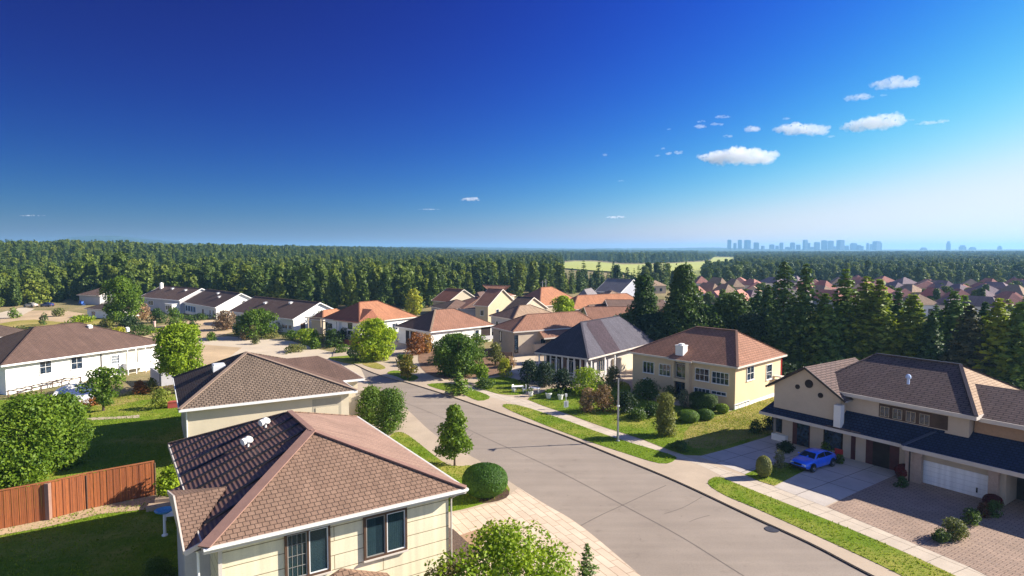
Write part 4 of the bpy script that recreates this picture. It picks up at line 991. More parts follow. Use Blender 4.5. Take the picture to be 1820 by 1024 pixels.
# right secondary block
S0 = loc((1755, 730), 6.0)
h10.W2 = 7.5
def sec(mb):
    x0, y0, x1, y1 = hx.W - .6, .9, hx.W + 6.6, 11.0; z = 6.15; zt = 8.1
    mb.face([(x0, y0, z), (x1, y0, z), (x1 - 3.6, 5.6, zt), (x0 - 3, 5.6, zt)], 0); mb.face([(x1, y0, z), (x1, y1, z), (x1 - 3.6, 5.6, zt)], 1)
    mb.face([(x1, y1, z), (x0, y1, z), (x0 - 3, 5.6, zt), (x1 - 3.6, 5.6, zt)], 0); mb.face([(x0, y1, z - .14), (x1, y1, z - .14), (x1, y0, z - .14), (x0, y0, z - .14)], 2)
hpart(hx, 'side_roof', [rf_h10, rf_tan, fasc], sec)
hpart(hx, 'side_fascia', fasc, lambda mb: (mb.beam((hx.W - .1, .9, 6.15), (hx.W + 6.6, .9, 6.15), .08, .34, drop=.15), mb.beam((hx.W + 6.6, .9, 6.15), (hx.W + 6.6, 11, 6.15), .08, .34, drop=.15)))
hpart(hx, 'side_wall', [plain('orange_tan_brick', (.42, .26, .15), .12, 4, .9, .004)], lambda mb: mb.box(hx.W - .6, 1.5, -.2, hx.W + 6.0, 10.4, 6.0))
hpart(hx, 'hip_cap', darktrim, lambda mb: mb.beam((hx.W + 6.6, .9, 6.2), (hx.W + 3.0, 5.6, 8.16), .26, .08))
# garage block
G0 = loc((1605, 795), 3.1); G1 = loc((1820, 842), 3.1); print('garage', G0, G1)
gx0, gy0_, gx1 = G0[0] - .2, (G0[1] + G1[1]) / 2, G1[0] + 6
def gar(mb):
    y1 = .69; zt = 5.55; ym = gy0_ + 5.0
    mb.face([(gx0, gy0_, 3.12), (gx1, gy0_, 3.12), (gx1, ym, zt), (gx0 + 3.2, ym, zt)], 0)
    mb.face([(gx0, max(y1, ym + 2), 3.12), (gx0, gy0_, 3.12), (gx0 + 3.2, ym, zt)], 0)
    mb.face([(gx1, ym, zt), (gx1, ym + 5, 3.4), (gx0 + .2, ym + 5, 3.4), (gx0 + 3.2, ym, zt)], 0)
    mb.face([(gx0, ym, 2.96), (gx1, ym, 2.96), (gx1, gy0_, 2.96), (gx0, gy0_, 2.96)], 1)
hpart(hx, 'garage_roof', [rf_navy, fasc], gar)
hpart(hx, 'hip_cap', plain('blue_grey_cap', (.06, .07, .12), .1, 2, .9, 0), lambda mb: (mb.beam((gx0, gy0_, 3.17), (gx0 + 3.2, gy0_ + 5.0, 5.6), .3, .08), mb.beam((gx0 + 3.2, gy0_ + 5.0, 5.6), (gx1, gy0_ + 5.0, 5.6), .3, .08)))
hpart(hx, 'garage_fascia', fasc, lambda mb: (mb.beam((gx0, gy0_, 3.12), (gx1, gy0_, 3.12), .08, .34, drop=.14), mb.beam((gx0, gy0_ + 6.5, 3.12), (gx0, gy0_, 3.12), .08, .34, drop=.14)))
gw = gy0_ + .7
hl2 = HX(); hl2.__dict__.update(hx.__dict__); hl2.ov = gw
d0, zd0 = on_wall(hl2, 'front', 1627, 862); d1, zd1 = on_wall(hl2, 'front', 1756, 896); print('garage door', d0, d1, zd0, zd1)
hpart(hx, 'garage_wall', tanw, lambda mb: (mb.box(gx0 + .7, gw + .02, -.2, d0 - .0, gy0_ + 9, 2.95), mb.box(d0, gw + .35, -.2, d1, gy0_ + 9, 2.95), mb.box(d0, gw + .02, 2.15, d1, gw + .34, 2.95), mb.box(d1, gw + .02, -.2, d1 + 1.1, gy0_ + 9, 2.95), mb.box(d1 + 5.4, gw + .02, -.2, gx1, gy0_ + 9, 2.95)))
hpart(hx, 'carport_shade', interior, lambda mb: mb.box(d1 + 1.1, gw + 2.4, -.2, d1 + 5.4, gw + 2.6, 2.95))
gdm = shingle('garage_door_white', (.88, .88, .88), (.87, .87, .87), (.6, .6, .62), 9, .42, .012, .03, .01, 0, .03, .5)
gd = hpart(hx, 'garage_door', gdm, lambda mb: mb.box(d0 + .02, gw + .2, .13, d1 - .02, gw + .30, 2.12))
hpart(hx, 'door_handle', darktrim, lambda mb: mb.box(d1 - .9, gw + .14, .5, d1 - .8, gw + .199, .9), gd)
for x in (gx0 + 1.1, d0 - .35, d1 + .4):
    hpart(hx, 'pillar', plain('pillar_brick', (.42, .31, .24), .12, 4, .9, .004), lambda mb: (mb.box(x - .32, gw - .45, -.1, x + .32, gw + .0, 2.9), mb.box(x - .4, gw - .5, 2.55, x + .4, gw + .0, 2.75)))
hpart(hx, 'downpipe', darktrim, lambda mb: mb.tube([(gx0 + .55, gw - .5, 2.9), (gx0 + .55, gw - .5, .1)], .06, 8))

# ---------------------------------------------------------------- cluster of roofs, middle distance
Zc = lambda x, y: (740 + x / 6.827, 490 + y / 6.827)
Zd = lambda x, y: (980 + x / 8.535, 480 + y / 8.535)
def small(label, c0, c1, D, eh, rise, roof, wall, kind='hip', axis=None, win=2, **kw):
    h = house('house', label, c0, c1, D, eh, rise, roof, wall, kw.pop('fa', fasc), kind=kind, axis=axis, ov=.4, fdrop=.22, **kw)
    for k in range(win):
        a = h.W * (k + .6) / (win + .4); window(h, 'front', a, a + 1.1, max(.6, eh - 2.6), eh - 1.2, 1, 1, ft=.06)
    if win: window(h, 'right', D * .3, D * .3 + 1.2, max(.6, eh - 2.6), eh - 1.2, 1, 1, ft=.06)
    return h
small('rust-roofed house with a pale gable slope, leftmost of the roof cluster behind the centre', Zc(180, 302), Zc(388, 320), 13, 4.0, 3.6, [rf_red, rf_tan, rf_rust, rf_red], tanw, 'gable', 'x', 1)
small('brown hip-roofed house just behind the broad brown roof, left of the yellowed wall', Zc(160, 372), Zc(352, 412), 12, 3.4, 2.2, [rf_dbrown, rf_brown], greyw, 'hip', None, 1)
small('tan-brown roof between the two pale-gabled rust-roofed houses', Zc(420, 345), Zc(552, 410), 13, 3.6, 2.6, [rf_terra, rf_brown], greyw, 'hip', None, 0)
k3 = small('rust-roofed house with a tall pale gable wall and a small dark door', Zc(690, 360), Zc(872, 372), 13, 5.2, 4.2, [rf_rust, rf_tan, rf_rust, rf_rust], plain('yellow_tan', (.52, .42, .27), .06, 1, .9, 0), 'gable', 'x', 1)
small('red-brown roof rising behind the pale-gabled house in the roof cluster', Zc(790, 265), Zc(985, 272), 14, 4.6, 3.6, [rf_rust, rf_terra], tanw, 'hip', 'x', 0, k1=1.3)
small('low brown shed roof between the pale gables at the back of the cluster', Zc(640, 268), Zc(780, 272), 10, 3.4, 1.8, [rf_umber, rf_umber], greyw, 'hip', None, 2)
small('orange roof with a pointed top in front of the forest, behind the bright green tree', Zc(1130, 335), Zc(1500, 372), 18, 4.0, 4.8, [rf_rust, rf_orange], tanw, 'hip', None, 0)
small('wide orange tiled roof to the right of the bright green tree', Zd(60, 560), Zd(330, 600), 26, 4.0, 3.4, [rf_rust, rf_orange], tanw, 'hip', None, 0)
small('gabled house with small dark roof slope and sandy gable, left of the bright green tree', Zc(1040, 425), Zc(1240, 440), 13, 4.8, 3.2, [rf_dbrown, rf_tan, rf_tan, rf_dbrown], tanw, 'gable', 'x', 0)
small('grey-brown low roof in front of the sandy gable', Zc(880, 482), Zc(1172, 532), 14, 4.0, 2.6, [rf_brown, rf_tan], greyw, 'hip', None, 2)
small('pale sandy hip roof in front of the grey-roofed long house', Zd(450, 455), Zd(720, 520), 14, 4.0, 3.4, [rf_tan, rf_tan], tanw, 'hip', None, 0)
small('brown roof with a bluish shaded gable beside the dark broken-topped tree', Zd(728, 560), Zd(912, 705), 15, 4.2, 3.0, [rf_brown, rf_brown], greyw, 'gable', 'y', 0)
small('brown roof directly behind the dark slate roof, nearest of the cluster', Zd(392, 690), Zd(600, 835), 16, 4.0, 3.0, [rf_terra, rf_terra], tanw, 'gable', 'y', 0)
small('light brown flat roof between the wide orange roof and the slate house', Zd(345, 640), Zd(560, 668), 13, 4.0, 2.0, [rf_tan, rf_brown], tanw, 'hip', None, 0)
kg = small('long grey-roofed house with a white gable in front of the forest', Zd(660, 322), Zd(1052, 345), 16, 4.4, 4.6, [rf_grey, rf_grey], plain('bluish_stucco', (.42, .42, .46), .05, 1, .9, 0), 'gable', 'x', 3, fa=fascw)
small('low slate-coloured wing to the left of the long grey-roofed house', Zd(385, 400), Zd(560, 405), 14, 3.4, 2.4, [rf_grey, rf_grey], greyw, 'hip', None, 1)
# ================================================================== VEGETATION
def cards_mesh(name, cen, nor, size, asp, mat, tip=None):
    """numpy: one pointed four-sided leaf per row, bent out of plane a little"""
    n = len(cen); rs = np.random.RandomState(n % 9973)
    nor = nor / (np.linalg.norm(nor, axis=1)[:, None] + 1e-9)
    ref = rs.normal(size=(n, 3)) if tip is None else tip
    t = np.cross(nor, ref); t /= (np.linalg.norm(t, axis=1)[:, None] + 1e-9); b = np.cross(nor, t)
    L = (size * asp)[:, None]; Wd = size[:, None]
    v = np.empty((n, 4, 3)); v[:, 0] = cen - b * L * .5; v[:, 1] = cen + t * Wd * .5 + b * L * .08; v[:, 2] = cen + b * L * .5 + nor * Wd * -.15; v[:, 3] = cen - t * Wd * .5 + b * L * .08
    me = bpy.data.meshes.new(name); me.vertices.add(n * 4); me.vertices.foreach_set('co', v.reshape(-1))
    me.loops.add(n * 4); me.loops.foreach_set('vertex_index', np.arange(n * 4, dtype=np.int32))
    me.polygons.add(n); me.polygons.foreach_set('loop_start', np.arange(0, n * 4, 4, dtype=np.int32)); me.polygons.foreach_set('loop_total', np.full(n, 4, dtype=np.int32))
    me.materials.append(mat); me.update(calc_edges=True); me.validate()
    return me
def clump_cards(rs, clumps, per, size, shell=.55, up=.35):
    C_, N_, S_ = [], [], []
    for c, r in clumps:
        r = np.array(r, float); k = max(6, int(per * (r.mean() ** 2)))
        d = rs.normal(size=(k, 3)); d /= np.linalg.norm(d, axis=1)[:, None]
        rad = shell + (1 - shell) * rs.rand(k, 1) ** .6
        rad *= 1 + .16 * np.sin(d[:, :1] * 7 + c[0] * 3) * np.cos(d[:, 2:] * 6 + c[1] * 2)
        k2 = max(1, k // 14); rad[:k2] *= 1.08 + .3 * rs.rand(k2, 1)
        C_.append(np.array(c) + d * rad * r); N_.append(d * .7 + rs.normal(size=(k, 3)) * .55 + np.array([0, 0, up])); S_.append(size * (.65 + .7 * rs.rand(k)))
    return np.concatenate(C_), np.concatenate(N_), np.concatenate(S_)
def shape_clumps(rs, shape, H, Wd, z0, n, cr):
    """clump centres filling a crown: H total height, Wd crown radius, z0 crown base"""
    out = []
    for i in range(n):
        t = (i + rs.rand()) / n; a = rs.rand() * 6.283
        if shape == 'round': prof = math.sqrt(max(.03, 1 - (2 * t - .92) ** 2 / 1.22))
        elif shape == 'pyramid': prof = max(.05, (1 - t) ** .75 * (1.0 if t > .12 else .75))
        elif shape == 'column': prof = max(.12, math.sin(min(1, t * 1.25 + .18) * math.pi / 1.06) ** .5 if t < .8 else (1 - t) * 3.2)
        elif shape == 'dome': prof = math.sqrt(max(.02, 1 - t * t * .97))
        else: prof = 1
        prof *= .78 + .42 * rs.rand()
        rr = Wd * prof * math.sqrt(rs.rand() * .55 + .45 if i % 3 else rs.rand() * .5)
        c = cr * (.7 + .6 * rs.rand())
        rr = max(0, rr - c * .55)
        z = z0 + (H - z0) * t
        z = min(z, H - c * .6)
        out.append(((rr * math.cos(a), rr * math.sin(a), max(z, c * .5)), (c, c, c * .82)))
    return out
def trunk_mesh(mb, H, z0, r, rs, limbs=6, W=1.0, lean=.1):
    top = z0 + (H - z0) * .72; pts = [(0, 0, -.2)]; nseg = 6; p = [0, 0]
    rads = [r * 1.35]
    for i in range(1, nseg + 1):
        p[0] += (rs.rand() - .5) * lean; p[1] += (rs.rand() - .5) * lean; pts.append((p[0], p[1], top * i / nseg)); rads.append(r * (1 - .8 * i / nseg))
    mb.tube(pts, rads, 8)
    for i in range(limbs):
        z = z0 + (H - z0) * (.02 + .5 * rs.rand()); a = rs.rand() * 6.283; L = W * (.5 + .35 * rs.rand()); k = min(nseg - 1, max(0, int(z / top * nseg))); bx, by = pts[k][0], pts[k][1]
        mb.tube([(bx, by, z), (bx + math.cos(a) * L * .5, by + math.sin(a) * L * .5, z + L * .35), (bx + math.cos(a) * L, by + math.sin(a) * L, z + L * .8)], [r * .45, r * .28, r * .1], 5)
def place_z(p): return terrain(p.x, p.y)
def tree(name, label, cat, pos, H, Wd, shape='round', leaf=None, z0=None, n=34, cr=None, per=260, size=.2, seed=1, r=None, group=None, rz=0, limbs=6, base=0.12, shell=.55, trunk=True, parts=('crown', 'trunk')):
    rs = np.random.RandomState(seed); z0 = H * .22 if z0 is None else z0; cr = cr or Wd * .36
    cl_ = shape_clumps(rs, shape, H, Wd, z0, n, cr)
    cen, nor, sz = clump_cards(rs, cl_, per, size, shell)
    keep = cen[:, 2] > .02; cen, nor, sz = cen[keep], nor[keep], sz[keep]
    root = empty(name, (pos.x, pos.y, base), rz, label, cat, group)
    o = bpy.data.objects.new(parts[0], cards_mesh(parts[0], cen, nor, sz, 1.5, leaf)); C.objects.link(o); o.parent = root
    if trunk:
        mb = MB(); trunk_mesh(mb, H, z0, r or max(.05, Wd * .055), rs, limbs, Wd, Wd * .08); mb.build(parts[1], bark, root, True)
    return root
def conifer_cards(rs, H, Wd, z0, levels, per, cards, size, droop=.25, tipup=0):
    C_, N_, S_, T_ = [], [], [], []
    for l in range(levels):
        t = (l + .5 * rs.rand()) / levels; z = z0 + (H - z0) * t; Lm = Wd * (1 - t) ** .8 * (1 if t > .1 else .8) + .04 * Wd
        nb = max(4, int(per * (1 - t * .6)))
        for k in range(nb):
            a = (k + rs.rand()) / nb * 6.283; L = Lm * (.6 + .55 * rs.rand()); dx, dy = math.cos(a), math.sin(a)
            m = max(2, int(cards * (.35 + L / Wd)))
            s = (np.arange(m) + rs.rand(m)) / m; s = .12 + .88 * s
            side = (rs.rand(m) - .5) * L * .55 * (1.15 - s)
            x = dx * L * s - dy * side; y = dy * L * s + dx * side; zz = z - droop * L * s ** 1.5 + (rs.rand(m) - .5) * .12 * L + tipup * L * s * s
            C_.append(np.stack([x, y, zz], 1)); nn = rs.normal(size=(m, 3)) * .42; nn[:, 2] += 1; nn[:, 0] += dx * .45; nn[:, 1] += dy * .45; N_.append(nn)
            S_.append(size * (.55 + .6 * rs.rand(m))); tt = np.zeros((m, 3)); tt[:, 0] = -dy + rs.normal(size=m) * .4; tt[:, 1] = dx + rs.normal(size=m) * .4; tt[:, 2] = rs.normal(size=m) * .2; T_.append(tt)
    return map(np.concatenate, (C_, N_, S_, T_))
def conifer(name, label, cat, pos, H, Wd, leaf, seed=1, levels=26, per=10, cards=9, size=.45, z0=None, group=None, base=0.0, droop=.25, asp=2.0, r=None, tipup=0):
    rs = np.random.RandomState(seed); z0 = H * .08 if z0 is None else z0
    cen, nor, sz, tt = conifer_cards(rs, H, Wd, z0, levels, per, cards, size, droop, tipup)
    root = empty(name, (pos.x, pos.y, base), 0, label, cat, group)
    o = bpy.data.objects.new('crown', cards_mesh('crown', cen, nor, sz, asp, leaf, tt)); C.objects.link(o); o.parent = root
    r = r or H * .012; mb = MB(); mb.tube([(0, 0, -.2), (0, 0, H * .5), (0, 0, H * .97)], [r * 1.4, r * .8, r * .15], 7); mb.build('trunk', bark, root, True)
    return root
def bush(label, u, v, wpx, hpx, leaf, name='shrub', shape='dome', seed=None, size=None, dense=1.0, n=14, z=.12, cat='shrub', group=None, pos=None, cr=None, hh=None, ww=None, flat=1.0):
    """mound of leaves whose foot meets the ground at pixel (u,v)"""
    p = P(u, v, z) if pos is None else pos; px = p.y / F
    Wd = wpx * px / 2 if ww is None else ww; H = max(.3, height_to(Vector((p.x, p.y + Wd * .3, z)), v - hpx) if hh is None else hh)
    seed = seed or int(u * 7 + v); rs = np.random.RandomState(seed)
    p = Vector((p.x, p.y + Wd * .45, z)) if pos is None else p
    size = size or max(.07, px * 2.0)
    crr = cr or min(Wd, H) * .42
    cl_ = shape_clumps(rs, shape, H, Wd, crr * .3, n, crr)
    core = ((0, 0, H * .42), (Wd * .72, Wd * .72 * flat, H * .46))
    per = 7.5 / (size * size * 1.5) * dense
    cen, nor, sz = clump_cards(rs, cl_ + [core], per, size, .7)
    cen[:, 1] *= flat
    keep = cen[:, 2] > .01; cen, nor, sz = cen[keep], nor[keep], sz[keep]
    root = empty(name, (p.x, p.y, z), 0, label, cat, group)
    o = bpy.data.objects.new('foliage', cards_mesh('foliage', cen, nor, sz, 1.5, leaf)); C.objects.link(o); o.parent = root
    mb = MB()
    for k in range(5):
        a = k * 1.26 + rs.rand(); mb.tube([(0, 0, -.1), (math.cos(a) * Wd * .25, math.sin(a) * Wd * .25 * flat, H * .35), (math.cos(a) * Wd * .5, math.sin(a) * Wd * .5 * flat, H * .65)], [.05, .035, .015], 5)
    mb.build('stem', bark, root)
    return root
def clipped(label, u, v, wpx, hpx, leaf, name='clipped_shrub', seed=5, z=.12, size=None, cat='shrub', group=None, power=2.2, wy=1.0, rz=0, topz=None):
    """shrub trimmed to a smooth superellipsoid, thick with small leaves"""
    p = P(u, v, z); px = p.y / F; a = wpx * px / 2; H = max(.3, height_to(Vector((p.x, p.y + a * .4, z)), v - hpx)); b = a * wy
    p.y += b * .55; size = size or max(.055, px * 1.6); rs = np.random.RandomState(seed)
    area = 2 * math.pi * (a * b + (a + b) * H * .5); n = int(area / (size * size * 1.0) * 3.6)
    d = rs.normal(size=(n, 3)); d /= np.linalg.norm(d, axis=1)[:, None]
    k = (np.abs(d) ** power).sum(1) ** (-1 / power); d2 = d * k[:, None]
    cen = d2 * np.array([a, b, H / 2]) * (.93 + .08 * rs.rand(n, 1)) + np.array([0, 0, H / 2])
    nor = d + rs.normal(size=(n, 3)) * .42 + np.array([0, 0, .25]); sz = size * (.6 + .7 * rs.rand(n))
    kk = cen[:, 2] > .02; cen, nor, sz = cen[kk], nor[kk], sz[kk]
    root = empty(name, (p.x, p.y, z), rz, label, cat, group)
    o = bpy.data.objects.new('foliage', cards_mesh('foliage', cen, nor, sz, 1.4, leaf)); C.objects.link(o); o.parent = root
    mb = MB(); mb.lathe([(0, .0), (a * .5, .0), (a * .8, H * .3), (a * .78, H * .62), (a * .4, H * .84), (0, H * .88)], 14); c = mb.build('inner_twigs', MATS.get('twigs') or plain('twigs', (.03, .04, .015), .3, 6, .95, .02), root, True); c.scale = (1, wy, 1)
    return root

L_bright = foliage('leaf_bright', (.16, .26, .008), (.31, .40, .022))
L_mid = foliage('leaf_mid', (.065, .135, .010), (.15, .23, .022))
L_deep = foliage('leaf_deep', (.045, .09, .016), (.09, .15, .028))
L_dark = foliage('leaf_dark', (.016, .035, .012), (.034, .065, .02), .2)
L_olive = foliage('leaf_olive', (.10, .125, .03), (.19, .20, .055))
L_yel = foliage('leaf_yellow', (.22, .26, .02), (.36, .36, .04))
L_rust = foliage('leaf_rust', (.14, .05, .02), (.30, .12, .03))
L_orange = foliage('leaf_orange', (.32, .15, .02), (.48, .26, .04))
L_dry = foliage('leaf_dry', (.22, .14, .09), (.34, .23, .15))
L_maroon = foliage('leaf_maroon', (.10, .01, .015), (.19, .02, .025))
L_grey = foliage('leaf_grey', (.13, .15, .09), (.22, .23, .14))
L_con = foliage('needle_dark', (.05, .105, .026), (.11, .18, .04), .15, .25)
L_con2 = foliage('needle_mid', (.085, .155, .022), (.17, .25, .04), .2, .25)
L_con3 = foliage('needle_yellowgreen', (.16, .22, .02), (.28, .34, .04), .3, .25)
L_for1 = foliage('forest_leaf', (.06, .10, .014), (.12, .17, .026), .2, .15, .6, .35)
L_for2 = foliage('forest_needle', (.042, .085, .02), (.09, .14, .034), .12, .15, .6, .35)
L_for3 = foliage('forest_leaf_light', (.10, .145, .016), (.18, .22, .032), .25, .15, .6, .3)
L_rfor = foliage('far_wood_leaf', (.03, .065, .02), (.06, .1, .03), .15, .15, .6, .35)

# --- individual trees near and in the middle distance
def T(label, u, v, vtop, wpx, leaf, name='tree', shape='round', cat='tree', z0f=.25, base=.12, seed=None, **kw):
    p = P(u, v, base); H = height_to(Vector((p.x, p.y, base)), vtop); Wd = wpx * p.y / F / 2; px = p.y / F
    size = kw.pop('size', max(.12, px * 2.3)); per = kw.pop('per', 3.0 / (size * size * 1.5) * 4.6)
    return tree(name, label, cat, p, H, Wd, shape, leaf, z0=H * z0f, per=per, size=size, seed=seed or int(u + v), base=base, **kw)
T('young dark green street tree with a pyramid crown beside the road', 808, 828, 722, 92, L_mid, 'street_tree', 'pyramid', z0f=.22, n=60, cr=.62, size=.17, r=.09)
bush('bright bushy tree crown at the bottom edge in front of the pale paver driveway', 0, 0, 0, 0, L_bright, name='leafy_tree', cat='tree', pos=Vector((-.15, 31.6, .12)), ww=4.2, hh=5.35, n=54, size=.13, cr=1.05, seed=11, dense=.8, shape='round')
bush('smaller bronze-tinged bush at the left foot of the bright crown by the house corner', 0, 0, 0, 0, foliage('leaf_bronze', (.14, .13, .03), (.26, .2, .05)), pos=Vector((-3.3, 31.2, .12)), ww=1.7, hh=3.9, n=18, size=.12, seed=12, dense=.8)
conifer('small_conifer', 'small dark conifer at the bottom edge beside the bright bushy crown', 'conifer', Vector((4.35, 36.0, .12)), 2.9, .95, L_con2, 4, levels=22, per=9, cards=8, size=.12, base=.12, droop=.1, tipup=.25)
bush('rounded hedge bush beside the road, left and smaller of the two behind the near roof', 655, 756, 74, 66, L_mid, seed=21, n=26)
bush('tall rounded bright hedge bush at the road edge behind the near roof', 690, 772, 78, 78, L_mid, seed=22, n=30)
clipped('large clipped oval bush with bright top beside the driveway', 861, 889, 84, 62, foliage('leaf_clipped', (.05, .125, .012), (.09, .19, .02)), name='clipped_bush', power=2.15, wy=.95, size=.085, seed=8)
T('leafy small tree on the lawn in front of the long white house', 184, 730, 654, 78, L_mid, seed=31, z0f=.22, n=30, cr=.75, size=.2, base=.03)
T('tall leafy tree standing at the right end of the long white house', 322, 694, 577, 88, L_bright, seed=32, z0f=.28, n=60, size=.22, base=.03)
for k, (u, v, w_, h_, lab) in enumerate(((22, 868, 150, 158, 'huge round tree-like shrub cut by the left edge of the lawn'), (100, 838, 84, 132, 'large round dark green shrub right beside the huge one at the left edge'), (-40, 880, 120, 120, 'low round shrub at the very left edge above the fence'))):
    bush(lab, u, v, w_, h_, L_mid, name='large_shrub', seed=40 + k, n=84, size=.17, z=.03, shape='round', dense=.75, cr=1.2)
bush('bright lime shrub against the right end of the wooden fence', 298, 893, 68, 62, L_bright, seed=44, n=26, z=.03, size=.14)
bush('yellow-green shrub on the lawn left of the second hip roof', 280, 728, 42, 36, foliage('leaf_lime', (.15, .2, .03), (.26, .3, .05)), seed=45, z=.03)
bush('rust-red shrub beside the small leafy tree, nearer the white house', 243, 702, 32, 24, L_rust, seed=46, z=.03)
bush('low red-brown shrub below the curved white garden wall', 156, 722, 46, 14, L_rust, seed=47, z=.03, n=10)
bush('green shrub between the rust-red shrub and the grey low wall', 266, 698, 26, 26, L_olive, seed=48, z=.03)
bush('green bush tucked by the grey low wall under the tall leafy tree', 326, 700, 26, 44, L_mid, seed=49, z=.03)
T('dense round dark green tree between the upper-left houses', 216, 580, 494, 66, L_mid, seed=51, z0f=.12, n=50, base=.02)
bush('reddish bare shrub right of the dense round tree', 248, 570, 34, 30, L_dry, seed=52, z=.02, n=9)
for k, (u, v, w_, h_, lf, lab) in enumerate(((225, 585, 40, 22, L_dark, 'dark bush at the foot of the dense round tree'), (275, 575, 36, 26, L_deep, 'dark green bush in front of the grey ranch house'), (305, 582, 34, 34, L_mid, 'olive bush in front of the square bay of the ranch house'),
        (345, 570, 60, 12, L_deep, 'low hedge in front of the bluish porch windows'), (395, 588, 52, 34, L_dry, 'bare brown leafless shrub in front of the middle ranch house'), (443, 604, 44, 26, L_dry, 'dry brown shrub at the kerb of the sandy turning area'),
        (425, 596, 40, 22, L_deep, 'dark green bush beside the bare brown shrub'), (508, 590, 46, 22, L_grey, 'greyish shrub under the windows of the nearest ranch house'), (545, 612, 52, 26, L_bright, 'bright green low shrub at the sandy corner'),
        (470, 603, 56, 12, L_olive, 'low olive ground shrub along the sandy turning area'), (515, 605, 40, 16, L_mid, 'low green shrub between the greyish shrub and the bright low shrub'), (520, 627, 54, 14, L_olive, 'low clipped shrub just above the second hip roof'), (558, 621, 26, 20, L_mid, 'small green shrub beside the low clipped shrub'),
        (245, 598, 60, 20, L_deep, 'dark clipped hedge beside the pink post'), (205, 596, 40, 14, L_yel, 'yellowish low shrub left of the dark clipped hedge'), (135, 575, 46, 14, L_bright, 'bright grassy shrub behind the long white house roof'),
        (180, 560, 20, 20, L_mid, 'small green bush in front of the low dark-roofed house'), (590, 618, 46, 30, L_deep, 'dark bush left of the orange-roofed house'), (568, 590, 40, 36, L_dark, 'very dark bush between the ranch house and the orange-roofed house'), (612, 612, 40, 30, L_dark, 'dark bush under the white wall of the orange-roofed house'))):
    bush(lab, u, v, w_, h_, lf, seed=60 + k, z=.02)
T('round bright green tree in front of the nearest ranch house', 461, 600, 552, 72, L_mid, seed=81, z0f=.08, n=46, base=.02)
T('large round bright tree in front of the orange-roofed house', 668, 641, 570, 76, L_bright, seed=82, z0f=.06, n=60, base=.12)
rq = random.Random(15)
for k, (u, v) in enumerate(((30, 590), (75, 578), (165, 598), (300, 598), (322, 604), (372, 606), (398, 578), (480, 596), (532, 600), (605, 628), (100, 563), (20, 566), (340, 590), (585, 600), (452, 612), (185, 584), (560, 606), (292, 612))):
    bush('small green shrub scattered among the sandy yards at the upper left', u, v, rq.uniform(18, 36), rq.uniform(10, 22), rq.choice([L_deep, L_mid, L_olive]), seed=500 + k, z=.02, n=9, group='small shrubs of the sandy yards')
# clipped topiary cone on a stem
tp = P(632, 641, .12)
root = empty('topiary_tree', tp, 0, 'pale green clipped cone topiary on a short stem beside the road', 'tree')
rs = np.random.RandomState(5); n = 2600; tt_ = rs.rand(n) ** .8; aa = rs.rand(n) * 6.283; prof = np.where(tt_ < .25, .6 + 1.6 * tt_, (1 - tt_) * 1.33); cen = np.stack([np.cos(aa) * prof * 1.55, np.sin(aa) * prof * 1.55, .7 + tt_ * 3.0], 1)
o = bpy.data.objects.new('crown', cards_mesh('crown', cen, np.stack([np.cos(aa), np.sin(aa), aa * 0 + .6], 1) + rs.normal(size=(n, 3)) * .35, .2 * (.6 + .6 * rs.rand(n)), 1.3, foliage('leaf_topiary', (.10, .17, .05), (.16, .24, .08)))); C.objects.link(o); o.parent = root
MB().tube([(0, 0, -.1), (0, 0, 1.1)], [.14, .1], 8).build('trunk', bark, root)
mid_list = ((672, 640, 46, 14, L_deep, 'low dark shrub under the large round bright tree'), (738, 632, 46, 40, L_rust, 'dark rusty-brown bush beside the shaded wall of the broad brown roof'), (757, 628, 34, 34, L_orange, 'orange-leaved bush at the white wall corner'),
    (716, 645, 30, 14, L_deep, 'low green shrub behind the small orange-topped tree'), (782, 650, 50, 44, L_deep, 'dark green bush left of the big round bushy tree'), (845, 640, 46, 46, L_mid, 'bright bush right of the big round bushy tree'),
    (880, 650, 34, 40, L_olive, 'olive bush in front of the narrow dark window house'), (895, 672, 36, 34, L_yel, 'yellow-green bush right of the small lime tree'), (905, 655, 36, 20, L_dry, 'dry bush beside the pale driveway'),
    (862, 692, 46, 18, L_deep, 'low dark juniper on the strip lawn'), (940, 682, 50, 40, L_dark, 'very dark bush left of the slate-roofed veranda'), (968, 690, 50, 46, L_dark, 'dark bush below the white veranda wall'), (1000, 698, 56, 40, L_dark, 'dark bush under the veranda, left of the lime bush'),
    (1045, 706, 78, 50, L_bright, 'wide lime-green bush in front of the slate-roofed house'), (1090, 690, 38, 38, L_olive, 'olive small bush right of the lime bush'), (1045, 735, 42, 44, L_dry, 'reddish dry bush on the lawn, left of the tall one'), (1074, 733, 52, 48, foliage('leaf_redbrown', (.12, .07, .04), (.2, .13, .07)), 'red-brown bush left of the lamp post'),
    (1117, 735, 46, 38, L_dark, 'dark bush right behind the lamp post'), (1150, 712, 62, 36, L_deep, 'dark mounded bush below the beige house'), (1133, 748, 50, 20, L_deep, 'low dark bush with white flowers beside it'), (1160, 742, 44, 26, L_deep, 'low dark bush left of the column shrub'),
    (1217, 727, 28, 34, L_grey, 'grey-green shrub against the beige wall'), (1192, 712, 30, 26, L_olive, 'thin shrub in front of the tall bay windows'), (1208, 803, 40, 18, L_deep, 'low dark green shrub at the edge of the footway'),
    (1345, 772, 30, 24, L_deep, 'small green bush on the dry lawn near the dark blue roof'), (1368, 766, 26, 24, L_dark, 'dark bush at the corner of the dark blue roof'))
for k, (u, v, w_, h_, lf, lab) in enumerate(mid_list): bush(lab, u, v, w_, h_, lf, seed=90 + k)
bush('tall column-shaped pale olive shrub on the lawn of the beige house', 1184, 778, 42, 76, L_olive, name='column_shrub', shape='column', seed=120, n=44, cr=.75)
